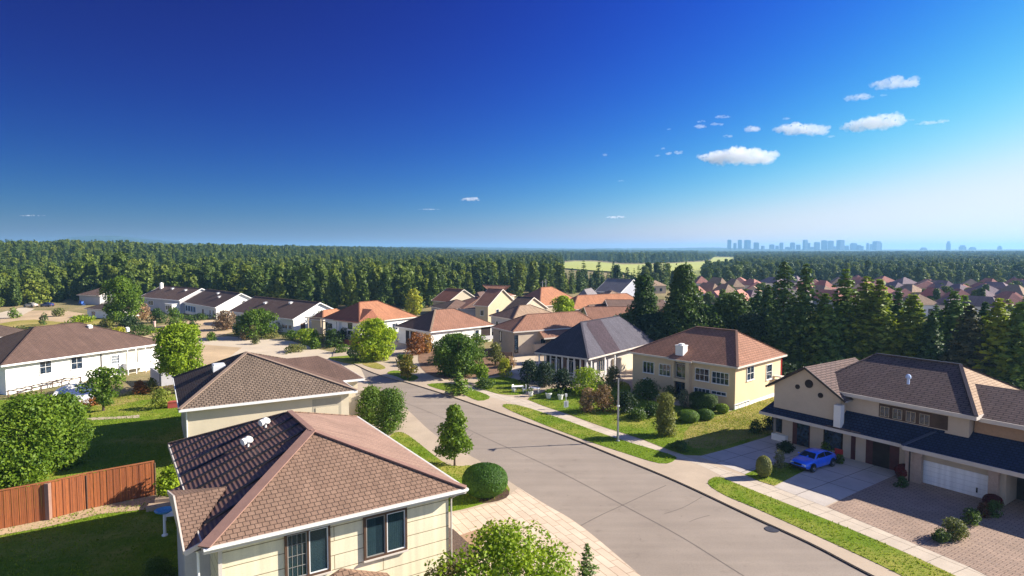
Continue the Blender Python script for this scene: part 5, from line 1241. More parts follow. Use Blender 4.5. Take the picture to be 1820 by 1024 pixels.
T('small tree with an orange-tinged top at the road edge', 725, 676, 632, 36, foliage('leaf_autumn', (.1, .13, .02), (.28, .2, .03)), seed=121, z0f=.25, n=24)
T('big round bushy tree in front of the broad brown roof', 812, 668, 597, 86, L_mid, seed=122, z0f=.05, n=60, base=.12)
T('small lime-green tree with a thin trunk on the gravel bed', 854, 681, 648, 38, L_yel if False else L_bright, seed=123, z0f=.38, n=22)
conifer('low_conifer', 'low wide fir on the strip lawn at the road edge', 'conifer', P(815, 701, .12), height_to(P(815, 701, .12), 661), 2.3, L_con2, 7, levels=16, per=9, cards=9, size=.3, base=.12, droop=.12, tipup=.2)
T('bright green tree rising between the roofs of the middle cluster', 1000, 598, 527, 48, L_bright, seed=124, z0f=.15, n=60, base=0)
T('yellow-leaved tree at the forest edge behind the orange-roofed house', 735, 562, 515, 34, L_yel, seed=125, z0f=.1, n=40, base=0)
# clipped hedges by the beige house
clipped('tall dark rectangular clipped hedge against the beige wall', 1252, 730, 50, 32, L_deep, 'clipped_hedge', power=5, wy=.5, rz=R(-50), seed=3)
L_oval = foliage('leaf_oval', (.06, .13, .014), (.12, .21, .025))
clipped('low oval clipped shrub, left of the two in front of the dark hedge', 1226, 752, 39, 22, L_oval, seed=4); clipped('low oval clipped shrub, right of the two in front of the dark hedge', 1256, 748, 30, 20, L_oval, seed=5)
clipped('small bright ball shrub at the corner of the beige house', 1286, 736, 22, 18, L_bright, seed=6)
# shrubs round the right-hand house
for k, (u, v, w_, h_, lf, lab) in enumerate(((1400, 806, 46, 20, L_dark, 'dark low bush under the patio doors behind the blue car'), (1387, 834, 26, 34, L_grey, 'grey-green round shrub beside the blue car'), (1475, 806, 34, 20, L_mid, 'green bush behind the roof of the blue car'), (1494, 826, 22, 18, L_deep, 'dark round bush at the rear of the blue car'),
        (1607, 868, 26, 20, L_deep, 'small green bush in front of the red bush at the garage pillar'), (1705, 962, 56, 38, L_olive, 'largest olive bush on the brown paver driveway'), (1676, 966, 32, 24, L_deep, 'small dark bush at the left foot of the largest olive bush'), (1733, 936, 42, 30, L_deep, 'dark bush between the largest olive bush and the red-topped bushes'), (1773, 922, 38, 30, L_deep, 'dark bush below the red bush right of the garage door'), (1750, 922, 28, 28, foliage('leaf_redgreen', (.06, .05, .02), (.16, .05, .03)), 'reddish-green bush in the row along the driveway'))):
    bush(lab, u, v, w_, h_, lf, seed=140 + k, z=.13)
clipped('pale upright clipped shrub on the small lawn island by the footway', 1360, 851, 27, 40, foliage('leaf_pale', (.16, .18, .05), (.27, .28, .09)), power=2.2, seed=9)
clipped('red ball shrub at the left pillar of the garage', 1612, 852, 30, 26, L_maroon, seed=10, z=.13); clipped('red ball shrub at the right pillar of the garage', 1770, 906, 30, 26, L_maroon, seed=12, z=.13)
# dark shrub low left bottom
bush('dark shrub in the shade at the bottom edge left of the near house', 270, 1046, 70, 46, L_deep, seed=160, z=.03)
# white flowers
fl = P(1134, 744, .15); mb = MB(); rr = random.Random(2)
for k in range(60):
    x, y, z = rr.gauss(0, .5), rr.gauss(0, .5), .55 + rr.random() * .5; s = .07; mb.face([(x - s, y, z), (x, y - s, z + .03), (x + s, y, z), (x, y + s, z + .03)])
for k in range(14):
    a = rr.random() * 6.3; mb.tube([(0, 0, 0), (math.cos(a) * .4, math.sin(a) * .4, .6)], .012, 4)
o = mb.build('flower_clump', fascw); o.location = fl; tag(o, 'clump of white flowers by the footpath right of the lamp post', 'flowers')

# --- big conifers and trees behind the beige and the tan houses
big = [(1390, 655, 461, 96, L_con, 0), (1428, 660, 466, 84, L_con, 0), (1362, 640, 505, 70, L_con, 0), (1497, 662, 477, 92, L_con2, 1), (1535, 668, 490, 92, L_con3, 2), (1462, 668, 520, 70, L_con2, 1), (1558, 672, 494, 70, L_con3, 2),
       (1592, 668, 512, 60, L_con, 0), (1618, 678, 522, 84, L_con3, 2), (1690, 682, 516, 100, L_con2, 1), (1652, 690, 555, 60, L_con, 0), (1718, 700, 542, 88, foliage('needle_brown', (.07, .075, .035), (.12, .12, .055), .2), 3), (1768, 706, 530, 92, L_con3, 2), (1806, 712, 535, 96, L_con2, 1), (1850, 700, 520, 90, L_con3, 2), (1745, 680, 535, 60, L_con, 0), (1575, 650, 520, 60, L_con2, 1), (1335, 628, 528, 60, L_con, 0)]
desc = ['dark blue-green spruce', 'mid-green fir', 'sunlit yellow-green larch-like conifer', 'brownish-green conifer']
blabels = ['tallest dark spruce with a bare spiky left side behind the beige house', 'second tall dark spruce, directly right of the tallest one', 'dark spruce left of the tallest spruce behind the beige house', 'mid-green fir with a slender top, right of the two tall dark spruces',
  'bright yellow-green conifer, tallest of the yellow-green ones', 'lower mid-green fir between the dark spruces and the bright conifer', 'yellow-green conifer leaning against the right of the tallest yellow-green one', 'slim very dark conifer in the gap among the yellow-green conifers', 'pale yellow-green rounded conifer right of the slim dark one',
  'dense green fir in front of the far red roofs', 'dark conifer in the shade between two bright ones', 'brownish-green conifer behind the right end of the plum-brown roof', 'yellow-green conifer right of the brownish one', 'mid-green conifer cut off near the right edge', 'yellow-green conifer beyond the right edge of the frame', 'slim dark conifer behind the brownish-green one', 'mid-green fir peeping out behind the bright conifers', 'dark spruce half behind the big broadleaf tree']
for k, ((u, v, vt, wp, lf, kk), lab) in enumerate(zip(big, blabels)):
    p = P(u, v, 0); H = height_to(p, vt); Wd = wp * p.y / F / 2
    conifer('conifer', lab, 'conifer', p, H, Wd * 1.45, lf, 200 + k, levels=34, per=13, cards=22, size=.5 if kk != 0 else .44, z0=H * .03, droop=(.28, .2, .12, .15)[kk], asp=1.9, tipup=(0, .1, .2, .1)[kk])
for k in range(20):
    u = 1345 + k * 26 + (k * 37 % 11); v = 640 + (k * 53 % 17); p = P(u, v - 8, 0); H = height_to(p, 505 + (k * 29 % 40) + (u - 1345) * .03); lf = (L_con, L_con3, L_con2, L_con3)[k % 4]
    conifer('conifer', 'conifer of the back row filling the gaps behind the big conifers', 'conifer', p, H, 4.2, lf, 400 + k, levels=26, per=11, cards=13, size=.5, z0=.5, droop=.18, asp=1.9, group='back row of conifers at the right')
for u, v, vt, wp, lf, sh, lab in ((1143, 625, 492, 84, L_deep, 'pyramid', 'tall dark ragged tree left of the biggest broadleaf tree'), (1212, 640, 473, 136, L_deep, 'pyramid', 'biggest broadleaf tree with a pointed crown behind the slate roof'), (1255, 640, 545, 84, L_deep, 'round', 'broad shaded tree at the right foot of the biggest broadleaf tree'),
        (1300, 640, 524, 84, L_deep, 'round', 'round grey-green tree between the broadleaf tree and the dark spruces'), (1165, 640, 560, 90, L_dark, 'round', 'very dark tree in the shade right behind the slate roof'), (1110, 612, 560, 50, L_dark, 'round', 'dark small tree behind the brown roofs of the cluster'), (1330, 650, 560, 70, L_dark, 'round', 'dark tree behind the right end of the terracotta roof')):
    T(lab, u, v, vt, wp, lf, name='broadleaf_tree', shape=sh, z0f=.04, n=130, base=0, seed=int(u), cr=1.55 if wp > 60 else 1.2, size=.30)
for k, (u, v, w_, h_) in enumerate(((1400, 690, 70, 40), (1470, 690, 80, 40), (1540, 690, 80, 40), (1620, 700, 80, 44), (1700, 712, 80, 44), (1780, 724, 80, 44))):
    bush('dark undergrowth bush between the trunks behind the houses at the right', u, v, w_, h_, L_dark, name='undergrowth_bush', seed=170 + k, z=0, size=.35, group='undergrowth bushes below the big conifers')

# --- forest
def proto_leafy(seed, H, Wd, lf, shape):
    rs = np.random.RandomState(seed); cl_ = shape_clumps(rs, shape, H, Wd, H * .08, 34, Wd * .34); return clump_cards(rs, cl_, 24, .95, .6)
protos = []
for k, (kind, lf, H, Wd) in enumerate((('round', L_for1, 14, 5.2), ('pyramid', L_for1, 16, 5.0), ('con', L_for2, 17, 4.0), ('con', L_for2, 15, 4.2), ('round', L_for3, 12.5, 5.0), ('con', L_for1, 16, 4.2), ('pyramid', L_for3, 15, 4.8))):
    root = empty('forest_tree', (0, 0, 0), 0, None, 'tree')
    if kind == 'con':
        c_, n_, s_, t_ = conifer_cards(np.random.RandomState(k + 5), H, Wd, H * .05, 16, 8, 6, 1.0, .3); me = cards_mesh('crown', c_, n_, s_, 1.7, lf, t_)
    else:
        c_, n_, s_ = proto_leafy(k + 9, H, Wd, lf, kind); me = cards_mesh('crown', c_, n_, s_, 1.3, lf)
    o = bpy.data.objects.new('crown', me); C.objects.link(o); o.parent = root
    MB().tube([(0, 0, -.4), (0, 0, H * .5), (0, 0, H * .9)], [.3, .2, .05], 6).build('trunk', bark, root)
    protos.append((root, o))
ZB = [(-600, 300), (-300, 230), (0, 215), (60, 225), (130, 242), (200, 240), (260, 240), (330, 238), (430, 225), (520, 205), (560, 190), (700, 185), (770, 215), (830, 262), (900, 262), (1000, 280), (1060, 300), (1160, 300), (1200, 330), (1260, 400), (1330, 400), (1450, 385), (1820, 365), (2400, 330)]
ZF = [(999, 0), (1000, 1090), (1022, 1190), (1058, 1170), (1108, 940), (1159, 930), (1210, 1010), (1258, 1160), (1271, 1740), (1304, 1740), (1312, 0)]
def in_field(u, Z):
    if u < 996 or u > 1320: return False
    far = lerp_tab(ZF, u); near = 350 if u < 1250 else 560
    if u > 1255 and Z < 640: return False
    if far > 300 and near < Z < far * 1.0: return True
    if 1110 < u < 1155 and 2000 < Z < 2650: return True
    return False
rnd = random.Random(77); pts = []
y = 215.0
while y < 3600:
    step = 6.3 if y < 420 else (7.2 if y < 900 else (11 if y < 1700 else 18)); half = y * .98 + 40; x = -half
    while x < half:
        px_ = x + rnd.uniform(-.42, .42) * step; py = y + rnd.uniform(-.42, .42) * step; x += step
        u = CU + F * px_ / py
        if py < lerp_tab(ZB, u) + rnd.uniform(-6, 10) or in_field(u, py): continue
        if u < -250 or u > 2080: continue
        pts.append((px_, py, u))
    y += step
print('forest points', len(pts))
pts.sort(key=lambda p: p[1] - lerp_tab(ZB, p[2]) + abs(p[2] - 910) * .0)
inview = [p for p in pts if 0 < p[2] < 1820]
near = inview[:270]; nearset = set(id(p) for p in near); rest = [p for p in pts if id(p) not in nearset]
labs = ['dark green forest tree with a round crown at the front edge of the forest', 'dark green pointed broadleaf tree at the front edge of the forest', 'slender dark conifer at the front edge of the forest', 'broad dark conifer at the front edge of the forest', 'light green round tree at the front edge of the forest', 'mid-green conifer at the front edge of the forest', 'light green pointed tree at the front edge of the forest']
grp = ['round dark trees along the forest edge', 'pointed dark trees along the forest edge', 'slender conifers along the forest edge', 'broad conifers along the forest edge', 'light round trees along the forest edge', 'mid-green conifers along the forest edge', 'light pointed trees along the forest edge']
used = [False] * len(protos)
def kind_at(u, Z):
    if u > 1240: return rnd.choice([0, 0, 4, 1, 0, 6])
    if Z > 330: return rnd.choice([2, 3, 5, 1, 6, 5])
    if u > 850: return rnd.choice([2, 3, 5, 1, 6, 5])
    if u < 150: return rnd.choice([0, 1, 4, 0, 6])
    return rnd.choice([1, 6, 5, 0, 1, 3, 4, 6])
for (x, y_, u) in near:
    k = kind_at(u, y_); s = rnd.choice([rnd.uniform(.55, .85), rnd.uniform(.8, 1.25)]) * (.82 if u < 140 else 1.0) * (.85 if u > 1240 else 1); s *= .78 if 985 < u < 1240 else (.8 if u > 240 else .95); loc_ = (x, y_, terrain(x, y_) - .1); rz = rnd.uniform(0, 6.28); scv = (s * rnd.uniform(.9, 1.15), s * rnd.uniform(.9, 1.15), s)
    if not used[k]:
        r_ = protos[k][0]; r_.location = loc_; r_.rotation_euler = (0, 0, rz); r_.scale = scv; r_['label'] = labs[k]; r_['group'] = grp[k]; used[k] = True
    else: dup(protos[k][0], loc_, rz, scv)
for k, ok_ in enumerate(used):
    if not ok_:
        r_ = protos[k][0]; r_.location = (near[k][0] + 3, near[k][1] + 3, 0); r_['label'] = labs[k]; r_['group'] = grp[k]
def forest_gn(name, P_, label, ks):
    me = bpy.data.meshes.new(name); me.from_pydata([(p[0], p[1], terrain(p[0], p[1]) - .2) for p in P_], [], [])
    at = me.attributes.new('kind', 'INT', 'POINT'); at.data.foreach_set('value', [ks.index(kind_at(p[2], p[1])) if True else 0 for p in P_])
    sc_ = me.attributes.new('tsc', 'FLOAT_VECTOR', 'POINT'); a = []
    for p in P_:
        s = rnd.choice([rnd.uniform(.5, .8), rnd.uniform(.8, 1.15)]) * (.8 if p[2] < 140 and p[1] < 420 else 1.0) * (.8 if p[2] > 1240 else 1.0) * (.75 if 985 < p[2] <= 1240 and p[1] < 420 else (.84 if p[2] > 240 else .95)); wf = 1.0 if p[1] < 900 else (1.35 if p[1] < 1700 else 2.0); a += [s * wf, s * wf, s]
    sc_.data.foreach_set('vector', a)
    rz_ = me.attributes.new('trz', 'FLOAT', 'POINT'); rz_.data.foreach_set('value', [rnd.uniform(0, 6.28) for _ in P_])
    o = bpy.data.objects.new(name, me); C.objects.link(o); tag(o, label, 'forest', kind='stuff')
    g = bpy.data.node_groups.new(name, 'GeometryNodeTree'); g.interface.new_socket('Geometry', in_out='INPUT', socket_type='NodeSocketGeometry'); g.interface.new_socket('Geometry', in_out='OUTPUT', socket_type='NodeSocketGeometry')
    gi = g.nodes.new('NodeGroupInput'); go_ = g.nodes.new('NodeGroupOutput'); j = g.nodes.new('GeometryNodeJoinGeometry'); ins = g.nodes.new('GeometryNodeInstanceOnPoints'); ins.inputs['Pick Instance'].default_value = True
    for k in reversed(ks):
        oi = g.nodes.new('GeometryNodeObjectInfo'); oi.transform_space = 'ORIGINAL'; oi.inputs['Object'].default_value = protos[k][1]; oi.inputs['As Instance'].default_value = True
        g.links.new(oi.outputs['Geometry'], j.inputs[0])
    def attr(nm, ty):
        a_ = g.nodes.new('GeometryNodeInputNamedAttribute'); a_.data_type = ty; a_.inputs[0].default_value = nm; return a_.outputs[0]
    cx = g.nodes.new('ShaderNodeCombineXYZ'); g.links.new(attr('trz', 'FLOAT'), cx.inputs[2])
    g.links.new(gi.outputs[0], ins.inputs['Points']); g.links.new(j.outputs[0], ins.inputs['Instance']); g.links.new(attr('kind', 'INT'), ins.inputs['Instance Index'])
    g.links.new(cx.outputs[0], ins.inputs['Rotation']); g.links.new(attr('tsc', 'FLOAT_VECTOR'), ins.inputs['Scale']); g.links.new(ins.outputs[0], go_.inputs[0])
    md = o.modifiers.new('scatter', 'NODES'); md.node_group = g
    return o
forest_gn('forest', rest, 'dense dark green forest of mixed trees reaching to the horizon', list(range(len(protos))))
# ================================================================== THINGS
def obj_t(mb, name, mat, label, cat, loc=(0, 0, 0), rz=0, group=None, smooth=False):
    o = mb.build(name, mat, None, smooth); o.location = loc; o.rotation_euler = (0, 0, rz); return tag(o, label, cat, group)
# lamp post
lp = P(1098, 784, .145); root = empty('street_lamp', lp, 0, 'grey street lamp post with a small lamp head on the grass verge', 'street lamp')
Hl = height_to(lp, 672)
MB().tube([(0, 0, 0), (0, 0, Hl * .55), (0, 0, Hl)], [.115, .10, .065], 12).build('pole', steel, root, True)
MB().lathe([(0, 0), (.22, 0), (.22, .06), (.13, .12), (.12, .5), (0, .5)], 12).build('base', steel, root, True)
MB().lathe([(0, 0), (.15, 0), (.15, .14), (0, .14)], 12, (0, 0, Hl * .55)).build('collar', fascw, root)
hd = MB(); hd.beam((-.02, 0, Hl + .05), (.0, -.9, Hl + .2), .09, .08); hd.build('arm', darktrim, root)
hd = MB(); hd.lathe([(0, 0), (.17, .02), (.26, .1), (.22, .22), (.1, .3), (0, .3)], 14); lh = hd.build('lamp_head', darktrim, root, True); lh.location = (0, -.35, Hl + .12)
MB().lathe([(0, 0), (.15, -.01), (.15, .02), (0, .02)], 14).build('lens', plain('lamp_lens', (.7, .7, .65), .05, 2, .2, 0), lh)
MB().box(-.07, -.16, Hl * .32, .07, -.10, Hl * .38).build('plate', steel, root)

# fence
fm1 = None
def mk_fence():
    m, t, b, o = nt('stained_boards')
    co = coords(t, 'UV')
    br = N(t, 'ShaderNodeTexBrick', Scale=1.0); br.offset = 0; br.inputs['Brick Width'].default_value = .21; br.inputs['Row Height'].default_value = 6; br.inputs['Mortar Size'].default_value = .009
    br.inputs['Color1'].default_value = (.36, .105, .026, 1); br.inputs['Color2'].default_value = (.22, .06, .016, 1); br.inputs['Mortar'].default_value = (.03, .01, .005, 1); t.links.new(co, br.inputs[0])
    c2 = coords(t, 'UV', 0, (24, 1.2, 1)); n = N(t, 'ShaderNodeTexNoise', Scale=1.2, Detail=6, Roughness=.7); t.links.new(c2, n.inputs[0])
    c = mixc(t, 1.0, br.outputs[0], mixc(t, ramp(t, n.outputs[0], .3, .7), (.62,) * 3, (1.3,) * 3), 'MULTIPLY')
    t.links.new(c, b.inputs['Base Color']); b.inputs['Roughness'].default_value = .7
    inv = t.nodes.new('ShaderNodeMath'); inv.operation = 'SUBTRACT'; inv.inputs[0].default_value = 1; t.links.new(br.outputs['Fac'], inv.inputs[1]); bump(t, b, inv.outputs[0], .015); return m
fm1 = mk_fence()
f0 = P(-120, 966, .0); f1 = P(88, 923, 0); f2 = P(156, 905, 0); f3 = P(276, 880, 0); FH = 2.75
root = empty('wooden_fence', (f1.x, f1.y, .03), 0, 'tall red-brown wooden board fence crossing the lawn at the lower left', 'fence')
def panel(a, b, h0, h1):
    a = a - f1; b = b - f1; mb = MB(); d = (b - a).normalized(); n = Vector((d.y, -d.x, 0)); m = max(1, int((b - a).length / .21))
    for i in range(m):
        s0, s1 = i / m, (i + 1) / m; p, q = a.lerp(b, s0), a.lerp(b, s1); g = .003
        p = p + d * g; q = q - d * g; z = h0 + (h1 - h0) * s0 + .05 * math.sin(i * 2.3); th = .03 if i % 2 else .055
        A = p + n * th; B = q + n * th; L = (p - a).length; u0 = L; u1 = L + (q - p).length
        mb.face([(A.x, A.y, .0), (B.x, B.y, .0), (B.x, B.y, z), (A.x, A.y, z)], 0, [(u0, 0), (u1, 0), (u1, z), (u0, z)])
        p2 = p - n * .02; q2 = q - n * .02
        mb.face([(q2.x, q2.y, .0), (p2.x, p2.y, .0), (p2.x, p2.y, z), (q2.x, q2.y, z)], 0, [(u1, 0), (u0, 0), (u0, z), (u1, z)])
        mb.face([(A.x, A.y, z), (B.x, B.y, z), (q2.x, q2.y, z), (p2.x, p2.y, z)], 0, [(u0, 0), (u1, 0), (u1, .1), (u0, .1)])
        mb.face([(B.x, B.y, 0), (q2.x, q2.y, 0), (q2.x, q2.y, z), (B.x, B.y, z)], 0, [(0, 0), (.04, 0), (.04, z), (0, z)]); mb.face([(p2.x, p2.y, 0), (A.x, A.y, 0), (A.x, A.y, z), (p2.x, p2.y, z)], 0, [(0, 0), (.04, 0), (.04, z), (0, z)])
    return mb.build('board_panel', fm1, root)
panel(f0, f1, FH, FH); panel(f1, f2, FH, FH); panel(f2, f3, FH, FH * 1.0)
cap = plain('fence_cap', (.32, .11, .04), .15, 3, .8, 0)
for a, b in ((f0, f1), (f1, f2), (f2, f3)):
    MB().beam(a - f1 + Vector((0, 0, FH + .06)), b - f1 + Vector((0, 0, FH + .06)), .16, .07).build('cap_rail', cap, root)
for p, w_, m_ in ((f1 + Vector((.05, -.12, 0)), .3, plain('grey_brown_post', (.27, .16, .12), .12, 3, .9, 0)), (f2 + Vector((0, -.06, 0)), .12, browntrim), (f3, .14, browntrim)):
    q = p - f1; MB().box(q.x - w_ / 2, q.y - w_ / 2, -.1, q.x + w_ / 2, q.y + w_ / 2, FH + (.0 if w_ > .2 else -.1)).build('post', m_, root)

# bird bath and garden bench beside the near house
bp = P(293, 952, .03); root = empty('bird_bath', bp, 0, 'white post bird bath with a bright blue basin beside the near house', 'bird bath')
MB().lathe([(0, 0), (.2, 0), (.2, .08), (.1, .14), (.08, 1.5), (.14, 1.62), (0, 1.62)], 12).build('post', white, root, True)
blue = plain('blue_glaze', (.12, .35, .62), .2, 8, .25, 0)
MB().lathe([(0, 1.6), (.35, 1.64), (.58, 1.78), (.62, 1.86), (.56, 1.86), (.34, 1.74), (0, 1.72)], 20).build('basin', blue, root, True)
bp = P(310, 925, .03); root = empty('garden_bench', bp, R(20), 'white slatted garden bench right behind the blue bird bath', 'bench')
MB().box(-.7, -.25, .42, .7, .25, .5).build('seat', white, root); MB().box(-.7, .26, .5, .7, .32, 1.0).build('backrest', white, root)
for x in (-.6, .6):
    for y_ in (-.2, .2): MB().box(x - .04, y_ - .04, 0, x + .04, y_ + .04, .419).build('leg', white, root)
bp = P(290, 893, .03); root = empty('wooden_deck', P(305, 900, .03), R(15), 'small tan wooden deck step between the lime shrub and the near house', 'deck')
MB().box(-1.6, -.7, .0, 2.0, .8, .35).build('step', plain('deck_wood', (.38, .28, .19), .15, 4, .85, 0), root)
MB().box(-1.2, .1, .351, 1.9, .7, .62).build('upper_step', plain('deck_wood2', (.33, .24, .17), .15, 4, .85, 0), root)
# stone edging at the bottom left
rr = random.Random(4); mb = MB()
for k in range(9):
    q = P(262 + k * 9, 1036 - rr.random() * 10, .03)
    o = MB(); s = .18 + rr.random() * .14; o.lathe([(0, -.05), (s, 0), (s * 1.1, s * .5), (s * .6, s * .95), (0, s)], 7); b_ = o.build('edging_stone', rock); b_.location = q; b_.rotation_euler = (0, 0, k); b_.scale = (1, .8, 1); tag(b_, 'small grey stone of the border at the bottom edge left of the near house', 'stone', 'border stones by the near house')

# white curved garden wall, grey low wall, posts
cw = [P(u, v, 0) for u, v in ((96, 716), (104, 704), (118, 697), (135, 693), (152, 692), (170, 694))]
mb = MB(); cws = open_smooth(cw, 4)
for a, b in zip(cws, cws[1:]): mb.beam(a + Vector((0, 0, .45)), b + Vector((0, 0, .45)), .35, .95)
tag(mb.build('garden_wall', white), 'low curved white garden wall in front of the long white house', 'wall')
mb = MB(); pl = [P(u, v, 0) for u, v in ((98, 718), (106, 706), (120, 699), (137, 695), (168, 696), (165, 716), (120, 722))]
q = [Vector((p.x, p.y, .5)) for p in pl]
for t_ in tessellate_polygon([q]):
    a, b, c = (q[k] for k in t_); mb.face([a, b, c] if (b - a).cross(c - a).z > 0 else [a, c, b])
L_ = len(q)
for i in range(L_): mb.face([(q[i].x, q[i].y, 0), (q[(i + 1) % L_].x, q[(i + 1) % L_].y, 0), q[(i + 1) % L_], q[i]])
tag(mb.build('white_terrace', plain('white_concrete', (.78, .76, .74), .06, .8, .9, 0)), 'raised white terrace slab inside the curved garden wall', 'terrace')
a, b = P(286, 687, 0), P(330, 680, 0); mb = MB(); mb.beam(a + Vector((0, 0, 1.0)), b + Vector((0, 0, 1.0)), .4, 2.0); mb.beam(P(270, 676, 0) + Vector((0, 0, 1.0)), a + Vector((0, 0, 1.0)), .4, 2.0)
tag(mb.build('low_wall', plain('blue_grey_render', (.36, .35, .37), .1, 1, .9, 0)), 'grey rendered low wall at the right end of the long white house', 'wall')
# pergola lattice under the white house
root = empty('lattice_pergola', P(84, 694, 0), math.atan2((P(120, 684, 0) - P(60, 698, 0)).y, (P(120, 684, 0) - P(60, 698, 0)).x), 'low dark wooden lattice pergola along the foot of the long white house', 'pergola')
for k in range(9): MB().box(-5 + k * 1.2, -.9, 1.0, -4.9 + k * 1.2, .9, 1.08).build('rafter', browntrim, root)
for y_ in (-.8, .8): MB().box(-5.2, y_ - .05, .9, 4.9, y_ + .05, .999).build('beam', browntrim, root)
for x in (-5, -1.6, 1.6, 4.7):
    for y_ in (-.8, .8): MB().box(x - .05, y_ - .05, -.1, x + .05, y_ + .05, .899).build('post', browntrim, root)
obj_t(MB().lathe([(0, 0), (.28, 0), (.28, 2.6), (.34, 2.62), (.34, 2.85), (0, 2.9)], 12), 'pink_post', plain('pink_render', (.62, .42, .36), .08, 2, .9, 0), 'pink round post standing by the dark clipped hedge at the upper left', 'post', P(275, 592, 0))
# red box
obj_t(MB().box(-.6, -.4, 0, .6, .4, .7).box(-.65, -.45, .701, .65, .45, .78), 'garden_box', plain('red_crate', (.4, .08, .06), .15, 3, .7, 0), 'red garden box in the shade at the left foot of the second hip roof', 'box', P(308, 724, .03), R(25))

# garden furniture before the slate-roofed house
def table(label, u, v, rz):
    root = empty('garden_table', P(u, v, .145), rz, label, 'table'); MB().box(-.75, -.45, .72, .75, .45, .78).build('tabletop', fascw, root)
    for x in (-.65, .65):
        for y_ in (-.36, .36): MB().box(x - .035, y_ - .035, 0, x + .035, y_ + .035, .719).build('leg', fascw, root)
    return root
table('white garden table on the shaded lawn left of the pots', 921, 696, R(10)); tb2 = table('white garden table nearest the pale driveway end', 950, 699, R(-20))
def chair(label, u, v, rz):
    root = empty('garden_chair', P(u, v, .145), rz, label, 'chair'); MB().box(-.25, -.25, .42, .25, .25, .47).build('seat', fascw, root); MB().box(-.25, .22, .471, .25, .26, 1.05).build('backrest', fascw, root)
    for x in (-.22, .22):
        for y_ in (-.2, .2): MB().box(x - .025, y_ - .025, 0, x + .025, y_ + .025, .419).build('leg', fascw, root)
chair('white garden chair left of the first garden table', 914, 697, R(60)); chair('white garden chair right of the first garden table', 932, 697, R(-70))
def pot(label, u, v, lf, s=1):
    root = empty('flower_pot', P(u, v, .145), 0, label, 'flower pot'); MB().lathe([(0, 0), (.24 * s, 0), (.34 * s, .5 * s), (.38 * s, .52 * s), (.38 * s, .6 * s), (.3 * s, .6 * s), (0, .55 * s)], 14).build('pot', white, root, True)
    rs = np.random.RandomState(int(u)); c_, n_, s_ = clump_cards(rs, [((0, 0, .85 * s), (.42 * s, .42 * s, .36 * s))], 420, .14, .4); o = bpy.data.objects.new('plant', cards_mesh('plant', c_, n_, s_, 1.5, lf)); C.objects.link(o); o.parent = root
pot('white pot with dark leaves at the driveway end, leftmost of three', 943, 704, L_deep); pot('white pot with green leaves in the middle of three by the driveway', 975, 708, L_mid, 1.2); pot('white pot with dark leaves near the small sign', 996, 710, L_deep, 1.1)
root = empty('yard_sign', P(1006, 726, .145), R(15), 'small white yard sign on a short post on the lawn', 'sign'); MB().box(-.04, -.04, 0, .04, .04, 1.5).build('post', fascw, root); MB().box(-.3, -.07, .15, .3, -.041, .95).build('board', fascw, root); MB().box(-.08, -.085, .3, .08, -.071, .85).build('panel', greyw, root); MB().box(-.13, -.12, 1.5, .13, .12, 1.85).build('mailbox', fascw, root)
# parked dark car-like shape hidden by shrubs, low garden stones
for k, (u, v, s, lab) in enumerate(((803, 664, 1.0, 'pinkish boulder in the bark bed under the big round bushy tree'), (742, 616, .9, 'pale boulder left of the big round bushy tree'), (785, 676, .35, 'small pale stone at the edge of the bark bed'), (842, 686, .4, 'pale flat stone beside the low fir'), (716, 668, .45, 'round dark stone at the foot of the orange-tinged tree'))):
    mb = MB(); mb.lathe([(0, -.1), (s, 0), (s * 1.15, s * .35), (s * .8, s * .75), (s * .3, s * .92), (0, s * .93)], 9)
    o = mb.build('boulder', plain('pink_rock', (.42, .30, .24), .2, 2, .95, .04) if k < 2 else rock); o.location = P(u, v, .14); o.rotation_euler = (0, 0, k); o.scale = (1.25, .8, .8); tag(o, lab, 'boulder')
# stone patio retaining step by house 9/8 and utility poles
for u, v, vt, lab in ((964, 528, 499, 'thin pale utility pole at the forest edge behind the orange roofs, left of two'), (970, 528, 496, 'thin pale utility pole at the forest edge behind the orange roofs, right of two'), (488, 545, 522, 'thin grey pole at the forest edge behind the nearest ranch house'), (1012, 520, 506, 'short white pole behind the wide orange roof')):
    p = P(u, v, 0); mb = MB(); hh = height_to(p, vt); mb.tube([(0, 0, -.2), (0, 0, hh)], [.14, .09], 8); mb.beam((-.7, 0, hh * .9), (.7, 0, hh * .9), .12, .12); obj_t(mb, 'utility_pole', plain('pale_pole', (.5, .48, .45), .1, 2, .8, 0), lab, 'utility pole', p)
# gate posts by the ranch house
root = empty('timber_frame', P(560, 602, 0), R(-20), 'thin timber frame standing left of the orange-roofed house', 'timber frame')
for x in (-1.8, 1.6): MB().box(x - .09, -.09, 0, x + .09, .09, 4.6).build('post', plain('light_timber', (.42, .33, .22), .12, 3, .85, 0), root)
MB().box(-2.6, -.08, 4.6, 2.8, .08, 4.8).build('beam', MATS['light_timber'], root)
# wooden fence low behind road
root = empty('low_garden_fence', P(895, 640, .12), R(-10), 'low brown board fence beside the pale driveway of the beige house with narrow windows', 'fence')
for x in (-1.5, 0, 1.5): MB().box(x - .06, -.06, 0, x + .06, .06, 1.5).build('post', browntrim, root)
MB().box(-1.6, .061, .1, 1.6, .10, 1.45).build('board_panel', plain('weathered_boards', (.30, .2, .13), .2, 4, .9, .01), root)

sheet('driveway', [(895, 640), (930, 628), (955, 624), (950, 640), (965, 660), (925, 668), (900, 660)], .150, palesand, 1)
